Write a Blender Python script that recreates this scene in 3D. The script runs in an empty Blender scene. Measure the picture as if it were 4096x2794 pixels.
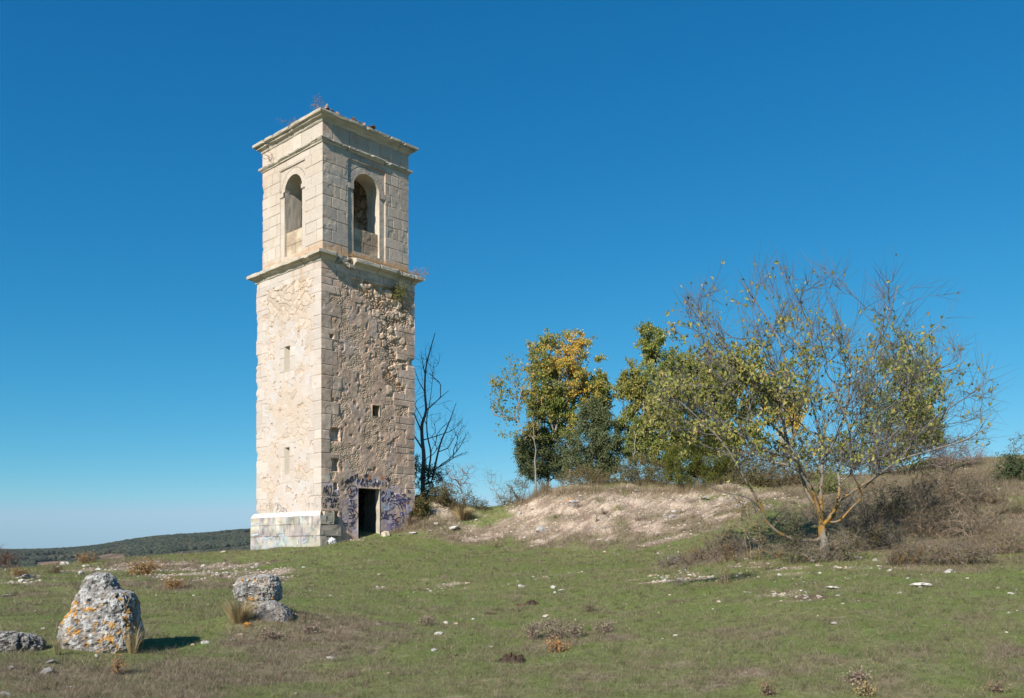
import bpy, math, random
import numpy as np
from mathutils import Vector, Matrix
R_ = math.radians
scene = bpy.context.scene
# ------------------------------------------------------------------ camera
F, YH, CX = 3665.0, 2210.0, 2048.0          # focal length, horizon row and centre column, in pixels of the 4096 px frame
cam_d = bpy.data.cameras.new("camera")
cam = bpy.data.objects.new("camera", cam_d)
scene.collection.objects.link(cam)
cam_d.sensor_width = 36.0
cam_d.lens = 36.0 * F / 4096.0
cam_d.shift_y = (YH - 1397.0) / 4096.0
cam_d.clip_start, cam_d.clip_end = 0.1, 30000.0
cam.location = (0, 0, 0)
cam.rotation_euler = (R_(90), 0, 0)
scene.camera = cam
# ------------------------------------------------------------------ light
SUN_EL = R_(33.0)
SUN_H = Vector((-0.511, -0.858))            # towards the sun, on the ground plane
SUN_H.normalize()
SUN = Vector((SUN_H.x * math.cos(SUN_EL), SUN_H.y * math.cos(SUN_EL), math.sin(SUN_EL)))
sun_d = bpy.data.lights.new("sun", 'SUN')
sun_d.energy = 4.6
sun_d.angle = R_(0.53)
sun_d.color = (1.0, 0.94, 0.865)
sun = bpy.data.objects.new("sun", sun_d)
scene.collection.objects.link(sun)
sun.rotation_euler = SUN.to_track_quat('Z', 'Y').to_euler()
sun.location = (-40, -60, 60)
world = bpy.data.worlds.new("World")
scene.world = world
world.use_nodes = True
wn = world.node_tree
wn.nodes.clear()
sky = wn.nodes.new("ShaderNodeTexSky")
sky.sky_type = 'NISHITA'
sky.sun_disc = False
sky.sun_elevation = SUN_EL
sky.sun_rotation = math.atan2(SUN_H.x, SUN_H.y)
sky.altitude = 800
sky.air_density = 1.0
sky.dust_density = 0.1
sky.ozone_density = 3.0
def _m(op, a, b):
    n = wn.nodes.new('ShaderNodeMath'); n.operation = op
    wn.links.new(a, n.inputs[0]); n.inputs[1].default_value = b
    return n.outputs[0]
sep = wn.nodes.new('ShaderNodeSeparateColor'); com = wn.nodes.new('ShaderNodeCombineColor')   # deep clear autumn blue
wn.links.new(sky.outputs[0], sep.inputs[0])
def _min(a, b, k):
    n = wn.nodes.new('ShaderNodeMath'); n.operation = 'MINIMUM'
    wn.links.new(a, n.inputs[0]); wn.links.new(_m('MULTIPLY', b, k), n.inputs[1])
    return n.outputs[0]
bch = _m('MULTIPLY', _m('POWER', _m('MULTIPLY', sep.outputs[2], .1211), .68), 5.75)
gch = _min(_m('MULTIPLY', _m('POWER', _m('MULTIPLY', sep.outputs[1], .1211), .92), 4.98), bch, .80)
rch = _min(_m('MULTIPLY', _m('POWER', _m('MULTIPLY', sep.outputs[0], .2095), 1.95), 1.62), gch, .64)
wn.links.new(rch, com.inputs[0]); wn.links.new(gch, com.inputs[1]); wn.links.new(bch, com.inputs[2])
bg = wn.nodes.new("ShaderNodeBackground")
bg.inputs['Strength'].default_value = 0.095
wo = wn.nodes.new("ShaderNodeOutputWorld")
wn.links.new(com.outputs[0], bg.inputs['Color'])
wn.links.new(bg.outputs[0], wo.inputs['Surface'])
vs = scene.view_settings
vs.view_transform = 'Standard'
vs.look = 'None'
vs.gamma = 1.0
vs.use_curve_mapping = False
vs.exposure = 0.58
scene.cycles.max_bounces = 6
scene.cycles.transparent_max_bounces = 8

# ------------------------------------------------------------------ helpers
rng = np.random.default_rng(7)
random.seed(7)

def tag(o, label=None, cat=None, group=None, kind=None):
    if label: o['label'] = label
    if cat: o['category'] = cat
    if group: o['group'] = group
    if kind: o['kind'] = kind
    return o

def empty(name, loc=(0, 0, 0), rz=0.0):
    o = bpy.data.objects.new(name, None)
    o.empty_display_size = 0.2
    o.location = loc
    o.rotation_euler = (0, 0, rz)
    scene.collection.objects.link(o)
    return o

def make(name, verts, faces, mat, parent=None, col=None, smooth=False, loc=None, attrs=None):
    """verts (N,3); faces: one (M,k) int array or a list of them; links ONE mesh object."""
    verts = np.asarray(verts, dtype=np.float32)
    if isinstance(faces, np.ndarray): faces = [faces]
    faces = [np.asarray(f, dtype=np.int32) for f in faces if len(f)]
    me = bpy.data.meshes.new(name)
    me.vertices.add(len(verts))
    me.vertices.foreach_set('co', verts.ravel())
    nl = sum(f.size for f in faces); npoly = sum(len(f) for f in faces)
    me.loops.add(nl); me.polygons.add(npoly)
    me.loops.foreach_set('vertex_index', np.concatenate([f.ravel() for f in faces]))
    starts = []; s = 0
    for f in faces:
        starts.append(s + np.arange(len(f), dtype=np.int32) * f.shape[1]); s += f.size
    me.polygons.foreach_set('loop_start', np.concatenate(starts).astype(np.int32))
    me.polygons.foreach_set('use_smooth', np.full(npoly, smooth, dtype=bool))
    if col is not None:
        col = np.asarray(col, dtype=np.float32)
        if col.shape[1] == 3: col = np.concatenate([col, np.ones((len(col), 1), np.float32)], 1)
        a = me.attributes.new('Col', 'FLOAT_COLOR', 'POINT')
        a.data.foreach_set('color', col.ravel())
    if attrs:
        for k, v in attrs.items():
            a = me.attributes.new(k, 'FLOAT', 'POINT')
            a.data.foreach_set('value', np.asarray(v, dtype=np.float32))
    me.update(calc_edges=True)
    me.validate()
    if mat is not None: me.materials.append(mat)
    o = bpy.data.objects.new(name, me)
    scene.collection.objects.link(o)
    if parent is not None: o.parent = parent
    if loc is not None: o.location = loc
    return o

def _hash(ix, iy, iz, seed):
    h = (ix.astype(np.int64) * 374761393 + iy.astype(np.int64) * 668265263 + iz.astype(np.int64) * 1274126177 + seed * 974634541) & 0xffffffff
    h = ((h ^ (h >> 13)) * 1274126177) & 0xffffffff
    h = ((h ^ (h >> 15)) * 2246822519) & 0xffffffff
    return ((h ^ (h >> 16)) & 0xffffff) / float(0xffffff)

def noise3(x, y, z, seed=0):
    x, y, z = np.broadcast_arrays(np.asarray(x, float), np.asarray(y, float), np.asarray(z, float))
    ix, iy, iz = np.floor(x), np.floor(y), np.floor(z)
    fx, fy, fz = x - ix, y - iy, z - iz
    fx, fy, fz = [f * f * f * (f * (f * 6 - 15) + 10) for f in (fx, fy, fz)]
    ix, iy, iz = ix.astype(np.int64), iy.astype(np.int64), iz.astype(np.int64)
    r = 0
    for dx in (0, 1):
        for dy in (0, 1):
            for dz in (0, 1):
                w = (fx if dx else 1 - fx) * (fy if dy else 1 - fy) * (fz if dz else 1 - fz)
                r = r + w * _hash(ix + dx, iy + dy, iz + dz, seed)
    return r * 2 - 1

def fbm(x, y, z=0.0, seed=0, octs=4, gain=0.5):
    a, t, s = 1.0, 0, 0
    for k in range(octs):
        t = t + a * noise3(np.asarray(x) * 2**k + 17.3 * k, np.asarray(y) * 2**k - 9.1 * k, np.asarray(z) * 2**k + 3.7 * k, seed + k)
        s += a; a *= gain
    return t / s * 1.6

def worley(x, y, seed=0, jit=0.9):
    """F1, F2 and a random id for each point."""
    x = np.asarray(x, float); y = np.asarray(y, float)
    ix, iy = np.floor(x).astype(np.int64), np.floor(y).astype(np.int64)
    f1 = np.full(x.shape, 9.0); f2 = np.full(x.shape, 9.0); idv = np.zeros(x.shape)
    z0 = np.zeros_like(ix)
    for dx in (-1, 0, 1):
        for dy in (-1, 0, 1):
            cx, cy = ix + dx, iy + dy
            px = cx + 0.5 + jit * (_hash(cx, cy, z0, seed) - 0.5)
            py = cy + 0.5 + jit * (_hash(cx, cy, z0 + 1, seed) - 0.5)
            d = np.hypot(x - px, y - py)
            i = _hash(cx, cy, z0 + 2, seed)
            m = d < f1
            f2 = np.where(m, f1, np.minimum(f2, d))
            idv = np.where(m, i, idv)
            f1 = np.where(m, d, f1)
    return f1, f2, idv

def sstep(a, b, x):
    t = np.clip((np.asarray(x, float) - a) / (b - a), 0, 1)
    return t * t * (3 - 2 * t)

def lerp(a, b, t):
    t = np.asarray(t)[..., None] if np.ndim(a) > np.ndim(t) or np.ndim(b) > np.ndim(t) else t
    return a * (1 - t) + b * t

def srgb(r, g, b):
    c = np.array([r, g, b]) / 255.0
    return np.where(c <= 0.04045, c / 12.92, ((c + 0.055) / 1.055) ** 2.4)

def Pw(px, py, d):
    """a point seen at pixel (px, py) of the 4096 px photograph at depth d"""
    return np.array([(px - CX) / F * d, d, (YH - py) / F * d])

def material(name, rough=0.9, attr=True, color=(0.5, 0.5, 0.5), noise_scale=30.0, noise_amt=0.25, bump=0.3, bump_scale=60.0, bump_dist=0.01, spec=0.2, translucent=0.0):
    m = bpy.data.materials.new(name)
    m.use_nodes = True
    nt = m.node_tree
    b = nt.nodes['Principled BSDF']
    b.inputs['Roughness'].default_value = rough
    b.inputs['Specular IOR Level'].default_value = spec
    tc = nt.nodes.new('ShaderNodeTexCoord')
    if attr:
        src = nt.nodes.new('ShaderNodeAttribute'); src.attribute_name = 'Col'
        csock = src.outputs['Color']
    else:
        src = nt.nodes.new('ShaderNodeRGB'); src.outputs[0].default_value = (*color, 1)
        csock = src.outputs[0]
    if noise_amt > 0:
        n = nt.nodes.new('ShaderNodeTexNoise')
        n.inputs['Scale'].default_value = noise_scale; n.inputs['Detail'].default_value = 5; n.inputs['Roughness'].default_value = 0.65
        nt.links.new(tc.outputs['Object'], n.inputs['Vector'])
        mr = nt.nodes.new('ShaderNodeMapRange')
        mr.inputs['From Min'].default_value = 0.3; mr.inputs['From Max'].default_value = 0.7
        mr.inputs['To Min'].default_value = 1 - noise_amt; mr.inputs['To Max'].default_value = 1 + noise_amt
        nt.links.new(n.outputs['Fac'], mr.inputs['Value'])
        mx = nt.nodes.new('ShaderNodeVectorMath'); mx.operation = 'SCALE'
        nt.links.new(csock, mx.inputs[0]); nt.links.new(mr.outputs[0], mx.inputs['Scale'])
        csock = mx.outputs[0]
    nt.links.new(csock, b.inputs['Base Color'])
    if bump > 0:
        n2 = nt.nodes.new('ShaderNodeTexNoise')
        n2.inputs['Scale'].default_value = bump_scale; n2.inputs['Detail'].default_value = 6; n2.inputs['Roughness'].default_value = 0.7
        nt.links.new(tc.outputs['Object'], n2.inputs['Vector'])
        bp = nt.nodes.new('ShaderNodeBump')
        bp.inputs['Strength'].default_value = bump; bp.inputs['Distance'].default_value = bump_dist
        nt.links.new(n2.outputs['Fac'], bp.inputs['Height'])
        nt.links.new(bp.outputs[0], b.inputs['Normal'])
    if translucent > 0:
        tr = nt.nodes.new('ShaderNodeBsdfTranslucent')
        nt.links.new(csock, tr.inputs['Color'])
        ms = nt.nodes.new('ShaderNodeMixShader'); ms.inputs[0].default_value = translucent
        out = nt.nodes['Material Output']
        nt.links.new(b.outputs[0], ms.inputs[1]); nt.links.new(tr.outputs[0], ms.inputs[2])
        nt.links.new(ms.outputs[0], out.inputs['Surface'])
    return m

class Geo:
    """collects vertices, quads, triangles and colours of ONE mesh"""
    def __init__(self): self.v, self.q, self.t, self.c, self.n = [], [], [], [], 0
    def add(self, v, q=None, t=None, c=(0.5, 0.5, 0.5)):
        v = np.asarray(v, float)
        c = np.asarray(c, float)
        if c.ndim == 1: c = np.tile(c, (len(v), 1))
        self.v.append(v); self.c.append(c)
        if q is not None and len(q): self.q.append(np.asarray(q, np.int64) + self.n)
        if t is not None and len(t): self.t.append(np.asarray(t, np.int64) + self.n)
        self.n += len(v)
    def build(self, name, mat, parent=None, smooth=False, loc=None):
        fs = []
        if self.q: fs.append(np.concatenate(self.q))
        if self.t: fs.append(np.concatenate(self.t))
        v = np.concatenate(self.v)
        if loc is not None: v = v - np.asarray(loc, float)
        return make(name, v, fs, mat, parent, np.concatenate(self.c), smooth, loc if parent is None else None)

def grid_quads(nu, nv, wrap=False):
    i = np.arange(nu if wrap else nu - 1); j = np.arange(nv - 1)
    I, J = np.meshgrid(i, j, indexing='ij')
    I2 = (I + 1) % nu
    return np.stack([I * nv + J, I2 * nv + J, I2 * nv + J + 1, I * nv + J + 1], -1).reshape(-1, 4)
# ------------------------------------------------------------------ the lie of the land
CTRL = [  # (px, py, depth) of ground points seen in the photograph
 (2048,2794,10),(2048,2600,13.5),(2048,2450,18),(2048,2330,23),(2048,2250,27.5),
 (1272,2178,32),(1130,2193,33.5),(1060,2201,34.2),(1200,2186,32.7),(1150,2216,31),(1250,2200,30.8),(1360,2166,32.6),(1002,2206,34.9),(1475,2149,33.5),(1640,2095,35.1),(1300,2250,28),(1300,2330,23.5),
 (0,2285,27),(200,2278,28),(400,2240,30),(650,2226,32),(900,2211,34),
 (300,2400,20),(300,2530,14.5),(0,2420,19),(0,2560,13.3),(300,2620,12),(0,2794,9.4),(700,2794,9.8),(650,2600,13.2),
 (600,2330,23),(800,2290,26),(1000,2490,15.6),(1000,2410,19),(1000,2320,24),(1000,2255,29.5),(1350,2490,16),(1350,2650,12.4),
 (3296,2240,22),(3296,2330,18.5),(3296,2450,15),(3296,2600,12.2),(3296,2794,9.8),(4096,2794,9.6),(4096,2450,14.5),
 (4096,2300,19),(4096,2215,21.5),(4096,2110,24.5),(4096,1960,29),(4096,1835,34),(3700,2190,23),(3700,2060,27),(3700,1900,33),(3700,1850,36),
 (3350,2120,25.5),(3350,1990,30),(3350,1915,35),
 (2100,2180,32.5),(2100,2110,34.5),(2060,2020,36.5),(2230,1965,37),(2450,1962,36.5),(2600,1958,36),(2900,1960,34),(2600,2180,29.5),(2600,2070,32.5),
 (2350,2180,31),(2350,2070,34),(2900,2190,26.5),(2900,2080,30),
 (1950,2042,37),(1850,2080,35.9),(1750,2105,34.7),(1690,2010,35.9),(1770,2000,36.4),(1850,2035,36.6),(1700,2075,35.1),(1790,2070,35.6),
]
pts = [tuple(Pw(*c)) for c in CTRL]
pts += [(-3.9, 37.4, 2.3), (-2.6, 38.4, 1.9), (-3.3, 40.5, 1.7), (-1.0, 43, 0.2), (0.6, 46, -0.5), (-7, 44, 0.3), (-10, 37, -0.4), (-15, 40, -1.6), (-22, 36, -2.6), (-25, 31, -2.2),
        (4, 42, 2.7), (9, 41, 2.7), (14, 40, 2.9), (20, 41, 3.6), (25, 42, 4.3), (32, 44, 4.8), (5, 50, 2.0), (15, 50, 2.6), (28, 54, 4.0),
        (0, 0, -1.62), (-8, 2, -1.55), (9, 2, -1.6), (-8, -8, -1.7), (9, -8, -1.7), (0, 6, -1.6), (-18, 10, -1.2), (20, 12, -1.0), (-24, 20, -1.2), (28, 22, 0.6), (30, 30, 3.0),
        (-30, 50, -8), (-10, 60, -8), (5, 65, -4), (25, 65, 0.0), (40, 40, 4.5), (-40, 30, -6), (-40, 10, -3), (40, 10, 0.0), (-60, 60, -13), (60, 60, 2.0), (0, 90, -12), (60, 0, -1), (-60, 0, -5), (0, -40, -3), (-50, -40, -5), (50, -40, -2)]
CP = np.array(pts)
def _tps(r2): return np.where(r2 > 1e-9, 0.5 * r2 * np.log(np.maximum(r2, 1e-9)), 0)
_d2 = ((CP[:, None, :2] - CP[None, :, :2]) ** 2).sum(-1)
_K = _tps(_d2) + np.eye(len(CP)) * 0.25
_Pm = np.concatenate([np.ones((len(CP), 1)), CP[:, :2]], 1)
_A = np.block([[_K, _Pm], [_Pm.T, np.zeros((3, 3))]])
_w = np.linalg.solve(_A, np.concatenate([CP[:, 2], np.zeros(3)]))
def far_z(x, y):
    """valley and wooded ridge beyond the crest"""
    r = np.hypot(x, y)
    z = -14 - 10 * sstep(60, 500, r) + 6 * fbm(x / 260, y / 260, 0, 5, 3)
    px = CX + x / np.maximum(y, 1) * F
    # wooded ridge: skyline read off the photograph, carried by a crest about 1.5 km out
    sky_px = np.array([-3000, -1200, -300, 0, 194, 301, 430, 516, 688, 775, 860, 968, 1100, 1400, 1900, 2600, 4000, 8000])
    sky_py = np.array([2204, 2202, 2205, 2209, 2206, 2200, 2187, 2168, 2148, 2146, 2140, 2126, 2122, 2130, 2150, 2170, 2180, 2190])
    ridge_d = 1500 + 0.0 * y
    zc = (YH - np.interp(px, sky_px, sky_py)) / F * ridge_d
    t = sstep(650, 1500, y)
    back = sstep(1500, 3200, y)
    z = z * (1 - t) + (zc + 3 * fbm(x / 90, y / 90, 0, 9, 3) * t * (1 - t) * 3) * t
    z = z * (1 - back) + (-30) * back
    return np.where(y > 60, z, -14 - 10 * sstep(60, 500, r))
def near_z(x, y):
    sh = np.shape(x)
    x = np.ravel(x).astype(float); y = np.ravel(y).astype(float)
    out = np.empty(len(x))
    for i in range(0, len(x), 20000):
        a, b = x[i:i + 20000], y[i:i + 20000]
        r2 = (a[:, None] - CP[None, :, 0]) ** 2 + (b[:, None] - CP[None, :, 1]) ** 2
        out[i:i + 20000] = _tps(r2) @ _w[:len(CP)] + _w[-3] + _w[-2] * a + _w[-1] * b
    return out.reshape(sh)
def terr_raw(x, y):
    x = np.asarray(x, float); y = np.asarray(y, float)
    r = np.hypot(x, y - 20)
    zn = near_z(np.clip(x, -70, 70), np.clip(y, -50, 95))
    t = sstep(48, 90, r)
    zf = far_z(x, y)
    z = zn * (1 - t) + zf * t
    near = 1 - t
    mound = sstep(31, 34, y) * sstep(-1, 3, x) + 0.7 * sstep(24, 30, y) * sstep(8, 12, x)
    z = z + near * (0.05 * fbm(x / 2.3, y / 2.3, 0, 21, 3) + 0.018 * fbm(x / 0.5, y / 0.5, 0, 22, 3) * (1 + 2.5 * np.clip(mound, 0, 1)) + 0.20 * np.clip(mound, 0, 1) * fbm(x / 1.6, y / 1.6, 0, 25, 4) - .10 * np.clip(mound, 0, 1) * sstep(.25, .0, np.abs(fbm(x / 1.1, y / 2.6, 0, 27, 3))))
    z = z + .24 * np.exp(-(((x + 4.25) / .75) ** 2 + ((y - 15.7) / .8) ** 2))
    return z
def axis(lo, hi, fine_lo, fine_hi, step, grow=1.13):
    a = [fine_lo + step * k for k in range(int(round((fine_hi - fine_lo) / step)) + 1)]
    s = step; x = a[-1]
    while x < hi: s *= grow; x += s; a.append(x)
    s = step; x = a[0]; pre = []
    while x > lo: s *= grow; x -= s; pre.append(x)
    return np.array(pre[::-1] + a)
GX = axis(-5200, 5200, -26, 28, 0.16, 1.07)
GY = axis(-60, 9000, 7.5, 46, 0.16, 1.045)
XX, YY = np.meshgrid(GX, GY, indexing='ij')
ZZ = terr_raw(XX, YY)
def terr(x, y):
    x = np.asarray(x, float); y = np.asarray(y, float)
    i = np.clip(np.searchsorted(GX, x) - 1, 0, len(GX) - 2); j = np.clip(np.searchsorted(GY, y) - 1, 0, len(GY) - 2)
    fx = (x - GX[i]) / (GX[i + 1] - GX[i]); fy = (y - GY[j]) / (GY[j + 1] - GY[j])
    return ZZ[i, j] * (1 - fx) * (1 - fy) + ZZ[i + 1, j] * fx * (1 - fy) + ZZ[i, j + 1] * (1 - fx) * fy + ZZ[i + 1, j + 1] * fx * fy
_DS = np.concatenate([np.arange(6, 60, 0.05), np.arange(60, 3000, 2.0)])
def ground_at(px, py):
    """where the sight line through a pixel of the photograph meets the ground"""
    x = (px - CX) / F * _DS; z = (YH - py) / F * _DS
    b = z <= terr(x, _DS)
    k = int(np.argmax(b)) if b.any() else len(_DS) - 1
    d = _DS[k]
    return np.array([(px - CX) / F * d, d, float(terr((px - CX) / F * d, d))])
def pix(x, y, z):
    return CX + x / np.maximum(y, .1) * F, YH - z / np.maximum(y, .1) * F

# what grows where: blobs given where they lie on the ground (pixel, half-axes in metres, amount)
def blobs(lst):
    return [(ground_at(a, b)[:2], rx, ry, k) for a, b, rx, ry, k in lst]
DIRT = blobs([(2200,2030,2.2,3.2,1),(2450,2020,2.4,3.0,1),(2650,2010,2.6,2.8,1),(2900,2000,2.2,2.4,.9),(2200,2110,2.6,1.3,.75),(2500,2120,2.6,1.1,.75),(2780,2100,2.4,1.3,.7),(1980,2110,1.4,1.2,.8),(3080,2020,1.6,1.6,.55),(3350,2010,1.6,1.4,.5),
  (700,2265,2.2,1.5,.72),(520,2275,1.6,1.3,.66),(900,2272,1.7,1.5,.72),(1020,2285,1.6,1.2,.66),(800,2310,2.2,1.7,.62),(1050,2305,1.4,1.1,.6),(60,2310,1.0,1.3,.8),(300,2290,1.0,.6,.6),
  (1720,2352,1.2,.6,.6),(2150,2310,.9,.45,.55),(2730,2322,1.0,.45,.8),(2600,2318,.8,.4,.6),(3200,2390,.8,.45,.75),(3350,2362,.5,.3,.5),(3130,2290,1.7,.8,.5),(2900,2270,1.4,.7,.5),(3500,2280,1.4,.5,.4),(1720,2060,.7,.8,.75),(1800,2050,.9,.8,.8),(1880,2075,.8,.6,.6),(1470,2160,1.2,.35,.5),(1900,2150,1.3,.6,.7),
  (50,2330,1.2,.7,.8),(2760,2300,.8,.4,.8)])
DRY = blobs([(150,2720,2.2,1.4,1),(450,2740,1.8,1.2,.9),(900,2690,1.6,1.1,.85),(1100,2520,1.3,1.4,.9),(1350,2490,1.2,.9,.9),(1500,2560,1.0,.8,.7),(1180,2600,1.2,.9,.8),(750,2270,3.2,1.6,.8),(700,2340,2.4,1.6,.75),(350,2350,1.7,2.2,.8),(950,2320,1.6,1.3,.6),(180,2430,1.0,1.5,.55),
  (2600,2130,3.5,1.6,.9),(2250,2130,3,1.4,.8),(3000,2200,3,1.8,.8),(2750,2260,1.5,1.0,.75),(3500,2150,3.0,2.2,.9),(3850,2250,2.4,.9,.8),(3800,2000,4.5,5,1),(4050,1900,4,5,1),(3500,1950,4,4,1),(4050,2080,3,2.5,.8),(3300,2050,3,3,.7),(2400,2060,5,3,1),(2700,2100,4,2,1),(2230,2600,1.2,.9,.6),(2900,2560,1.5,.8,.4),(3650,2290,2.4,.6,.7),
  (3300,2700,1.6,.9,.4),(2500,2700,1.4,.9,.45),(1900,2700,1.5,.9,.4),(3900,2600,1.4,.9,.3),(1700,2440,1.2,.6,.4),(2400,2460,1.4,.7,.3),(1600,2700,1.3,.8,.35),(1900,2150,2.2,1.5,.9),(1650,2110,1.0,.9,.9)])
def field(lst, x, y):
    r = np.zeros(np.shape(x))
    wx = x + 0.45 * fbm(x / 0.8, y / 0.8, 0, 61, 3); wy = y + 0.45 * fbm(x / 0.8, y / 0.8, 0, 64, 3)
    for (c, rx, ry, k) in lst:
        q = ((wx - c[0]) / rx) ** 2 + ((wy - c[1]) / ry) ** 2
        r = np.maximum(r, k * (1 - sstep(0.35, 1.35, q)))
    return r
def cover(x, y):
    n = fbm(x / 0.55, y / 0.55, 0, 41, 4); n2 = fbm(x / 2.5, y / 2.5, 0, 44, 3)
    dirt = field(DIRT, x, y)
    dry = field(DRY, x, y)
    dirt = sstep(0.34, 0.86, dirt * .92 + 0.50 * n)
    dry = np.clip(.05 + .14 * sstep(15, 10, y) + .24 * sstep(.1, .7, fbm(x / .7, y / .7, 0, 48, 4)) + .80 * sstep(0.22, 1.0, dry + 0.40 * n + 0.25 * n2) + .22 * fbm(x / .30, y / .30, 0, 47, 3), 0, 1)
    return dirt, dry
DIRT_A, DRY_A = np.zeros_like(XX), np.zeros_like(XX)
_m = (YY < 60) & (YY > 0) & (np.abs(XX) < 40)
DIRT_A[_m], DRY_A[_m] = cover(XX[_m], YY[_m])
DRY_A[~_m] = 0.5
def bil(A, x, y):
    i = np.clip(np.searchsorted(GX, x) - 1, 0, len(GX) - 2); j = np.clip(np.searchsorted(GY, y) - 1, 0, len(GY) - 2)
    fx = (x - GX[i]) / (GX[i + 1] - GX[i]); fy = (y - GY[j]) / (GY[j + 1] - GY[j])
    return A[i, j] * (1 - fx) * (1 - fy) + A[i + 1, j] * fx * (1 - fy) + A[i, j + 1] * (1 - fx) * fy + A[i + 1, j + 1] * fx * fy

GREEN, OLIVE = np.array([.125, .168, .044]), np.array([.180, .180, .072])
STRAW, BROWN = np.array([.27, .21, .14]), np.array([.165, .128, .090])
SAND, PALE = np.array([.27, .195, .145]), np.array([.48, .38, .29])
def ground_colour(x, y, dirt, dry):
    a = fbm(x / 0.9, y / 0.9, 0, 51, 4); b = fbm(x / 0.22, y / 0.22, 0, 54, 3)
    g = lerp(np.tile(GREEN, (len(x), 1)), np.tile(OLIVE, (len(x), 1)), np.clip(0.45 + 0.5 * a, 0, 1))
    d = lerp(np.tile(BROWN, (len(x), 1)), np.tile(STRAW, (len(x), 1)), np.clip(0.42 + 0.6 * b, 0, 1))
    s = lerp(np.tile(SAND, (len(x), 1)), np.tile(PALE, (len(x), 1)), np.clip(0.30 + 1.1 * b + 0.8 * a, 0, 1))
    c = lerp(g, d, np.clip(dry * 0.85 + 0.16 * np.maximum(b, 0), 0, 1))
    return lerp(c, s, dirt * np.clip(.80 + .5 * a, .3, 1))
gcol = ground_colour(XX.ravel(), YY.ravel(), DIRT_A.ravel(), DRY_A.ravel())
# far country: dry scrub floor under the oaks, bare ploughed fields
_fx, _fy = XX.ravel(), YY.ravel()
_far = np.hypot(_fx, _fy - 20) > 70
_ppx, _ppy = pix(_fx, _fy, ZZ.ravel())
def in_poly(px, py, poly):
    poly = np.array(poly, float); n = len(poly); ins = np.zeros(np.shape(px), bool)
    for i in range(n):
        x1, y1 = poly[i]; x2, y2 = poly[(i + 1) % n]
        c = ((y1 > py) != (y2 > py)) & (px < (x2 - x1) * (py - y1) / (y2 - y1 + 1e-9) + x1)
        ins ^= c
    return ins
FIELDS = [[(375, 2236), (405, 2222), (440, 2216), (508, 2215), (503, 2228), (445, 2238)], [(50, 2236), (120, 2226), (155, 2228), (100, 2238)], [(120, 2252), (200, 2246), (325, 2238), (315, 2249), (255, 2254), (245, 2263), (160, 2264)], [(640, 2222), (690, 2218), (720, 2222), (660, 2226)]]
def in_field(x, y, z):
    """bare ploughed fields in the valley"""
    a, b = pix(x, y, z); m = np.zeros(np.shape(x), bool)
    for f in FIELDS: m |= in_poly(a, b, f)
    return m
gcol[_far] = np.array([.060, .060, .038])
gcol[_far & in_field(_fx, _fy, ZZ.ravel())] = np.array([.27, .165, .105])
def ground_material():
    m = bpy.data.materials.new('turf_and_dirt'); m.use_nodes = True
    nt = m.node_tree; N = nt.nodes.new; L = nt.links.new
    b = nt.nodes['Principled BSDF']; b.inputs['Roughness'].default_value = 0.95; b.inputs['Specular IOR Level'].default_value = 0.1
    at = N('ShaderNodeAttribute'); at.attribute_name = 'Col'
    tc = N('ShaderNodeTexCoord')
    def noise(scale, det=6, rough=.7):
        n = N('ShaderNodeTexNoise'); n.inputs['Scale'].default_value = scale; n.inputs['Detail'].default_value = det; n.inputs['Roughness'].default_value = rough
        L(tc.outputs['Object'], n.inputs['Vector']); return n.outputs['Fac']
    def rng_(s, a, b_, c, d):
        r = N('ShaderNodeMapRange'); r.inputs[1].default_value = a; r.inputs[2].default_value = b_; r.inputs[3].default_value = c; r.inputs[4].default_value = d
        L(s, r.inputs[0]); return r.outputs[0]
    s1 = N('ShaderNodeVectorMath'); s1.operation = 'SCALE'; L(at.outputs['Color'], s1.inputs[0]); L(rng_(noise(9), .32, .68, .62, 1.35), s1.inputs['Scale'])
    s2 = N('ShaderNodeVectorMath'); s2.operation = 'SCALE'; L(s1.outputs[0], s2.inputs[0]); L(rng_(noise(70, 4), .35, .65, .75, 1.25), s2.inputs['Scale'])
    L(s2.outputs[0], b.inputs['Base Color'])
    bp = N('ShaderNodeBump'); bp.inputs['Strength'].default_value = .6; bp.inputs['Distance'].default_value = .03
    L(noise(28, 8), bp.inputs['Height']); L(bp.outputs[0], b.inputs['Normal'])
    return m
M_ground = ground_material()
ground = make('ground', np.stack([XX, YY, ZZ], -1).reshape(-1, 3), grid_quads(len(GX), len(GY)), M_ground, col=gcol, smooth=True)
tag(ground, 'grassy slope with dry and bare earthy patches', 'ground', kind='structure')

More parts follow.
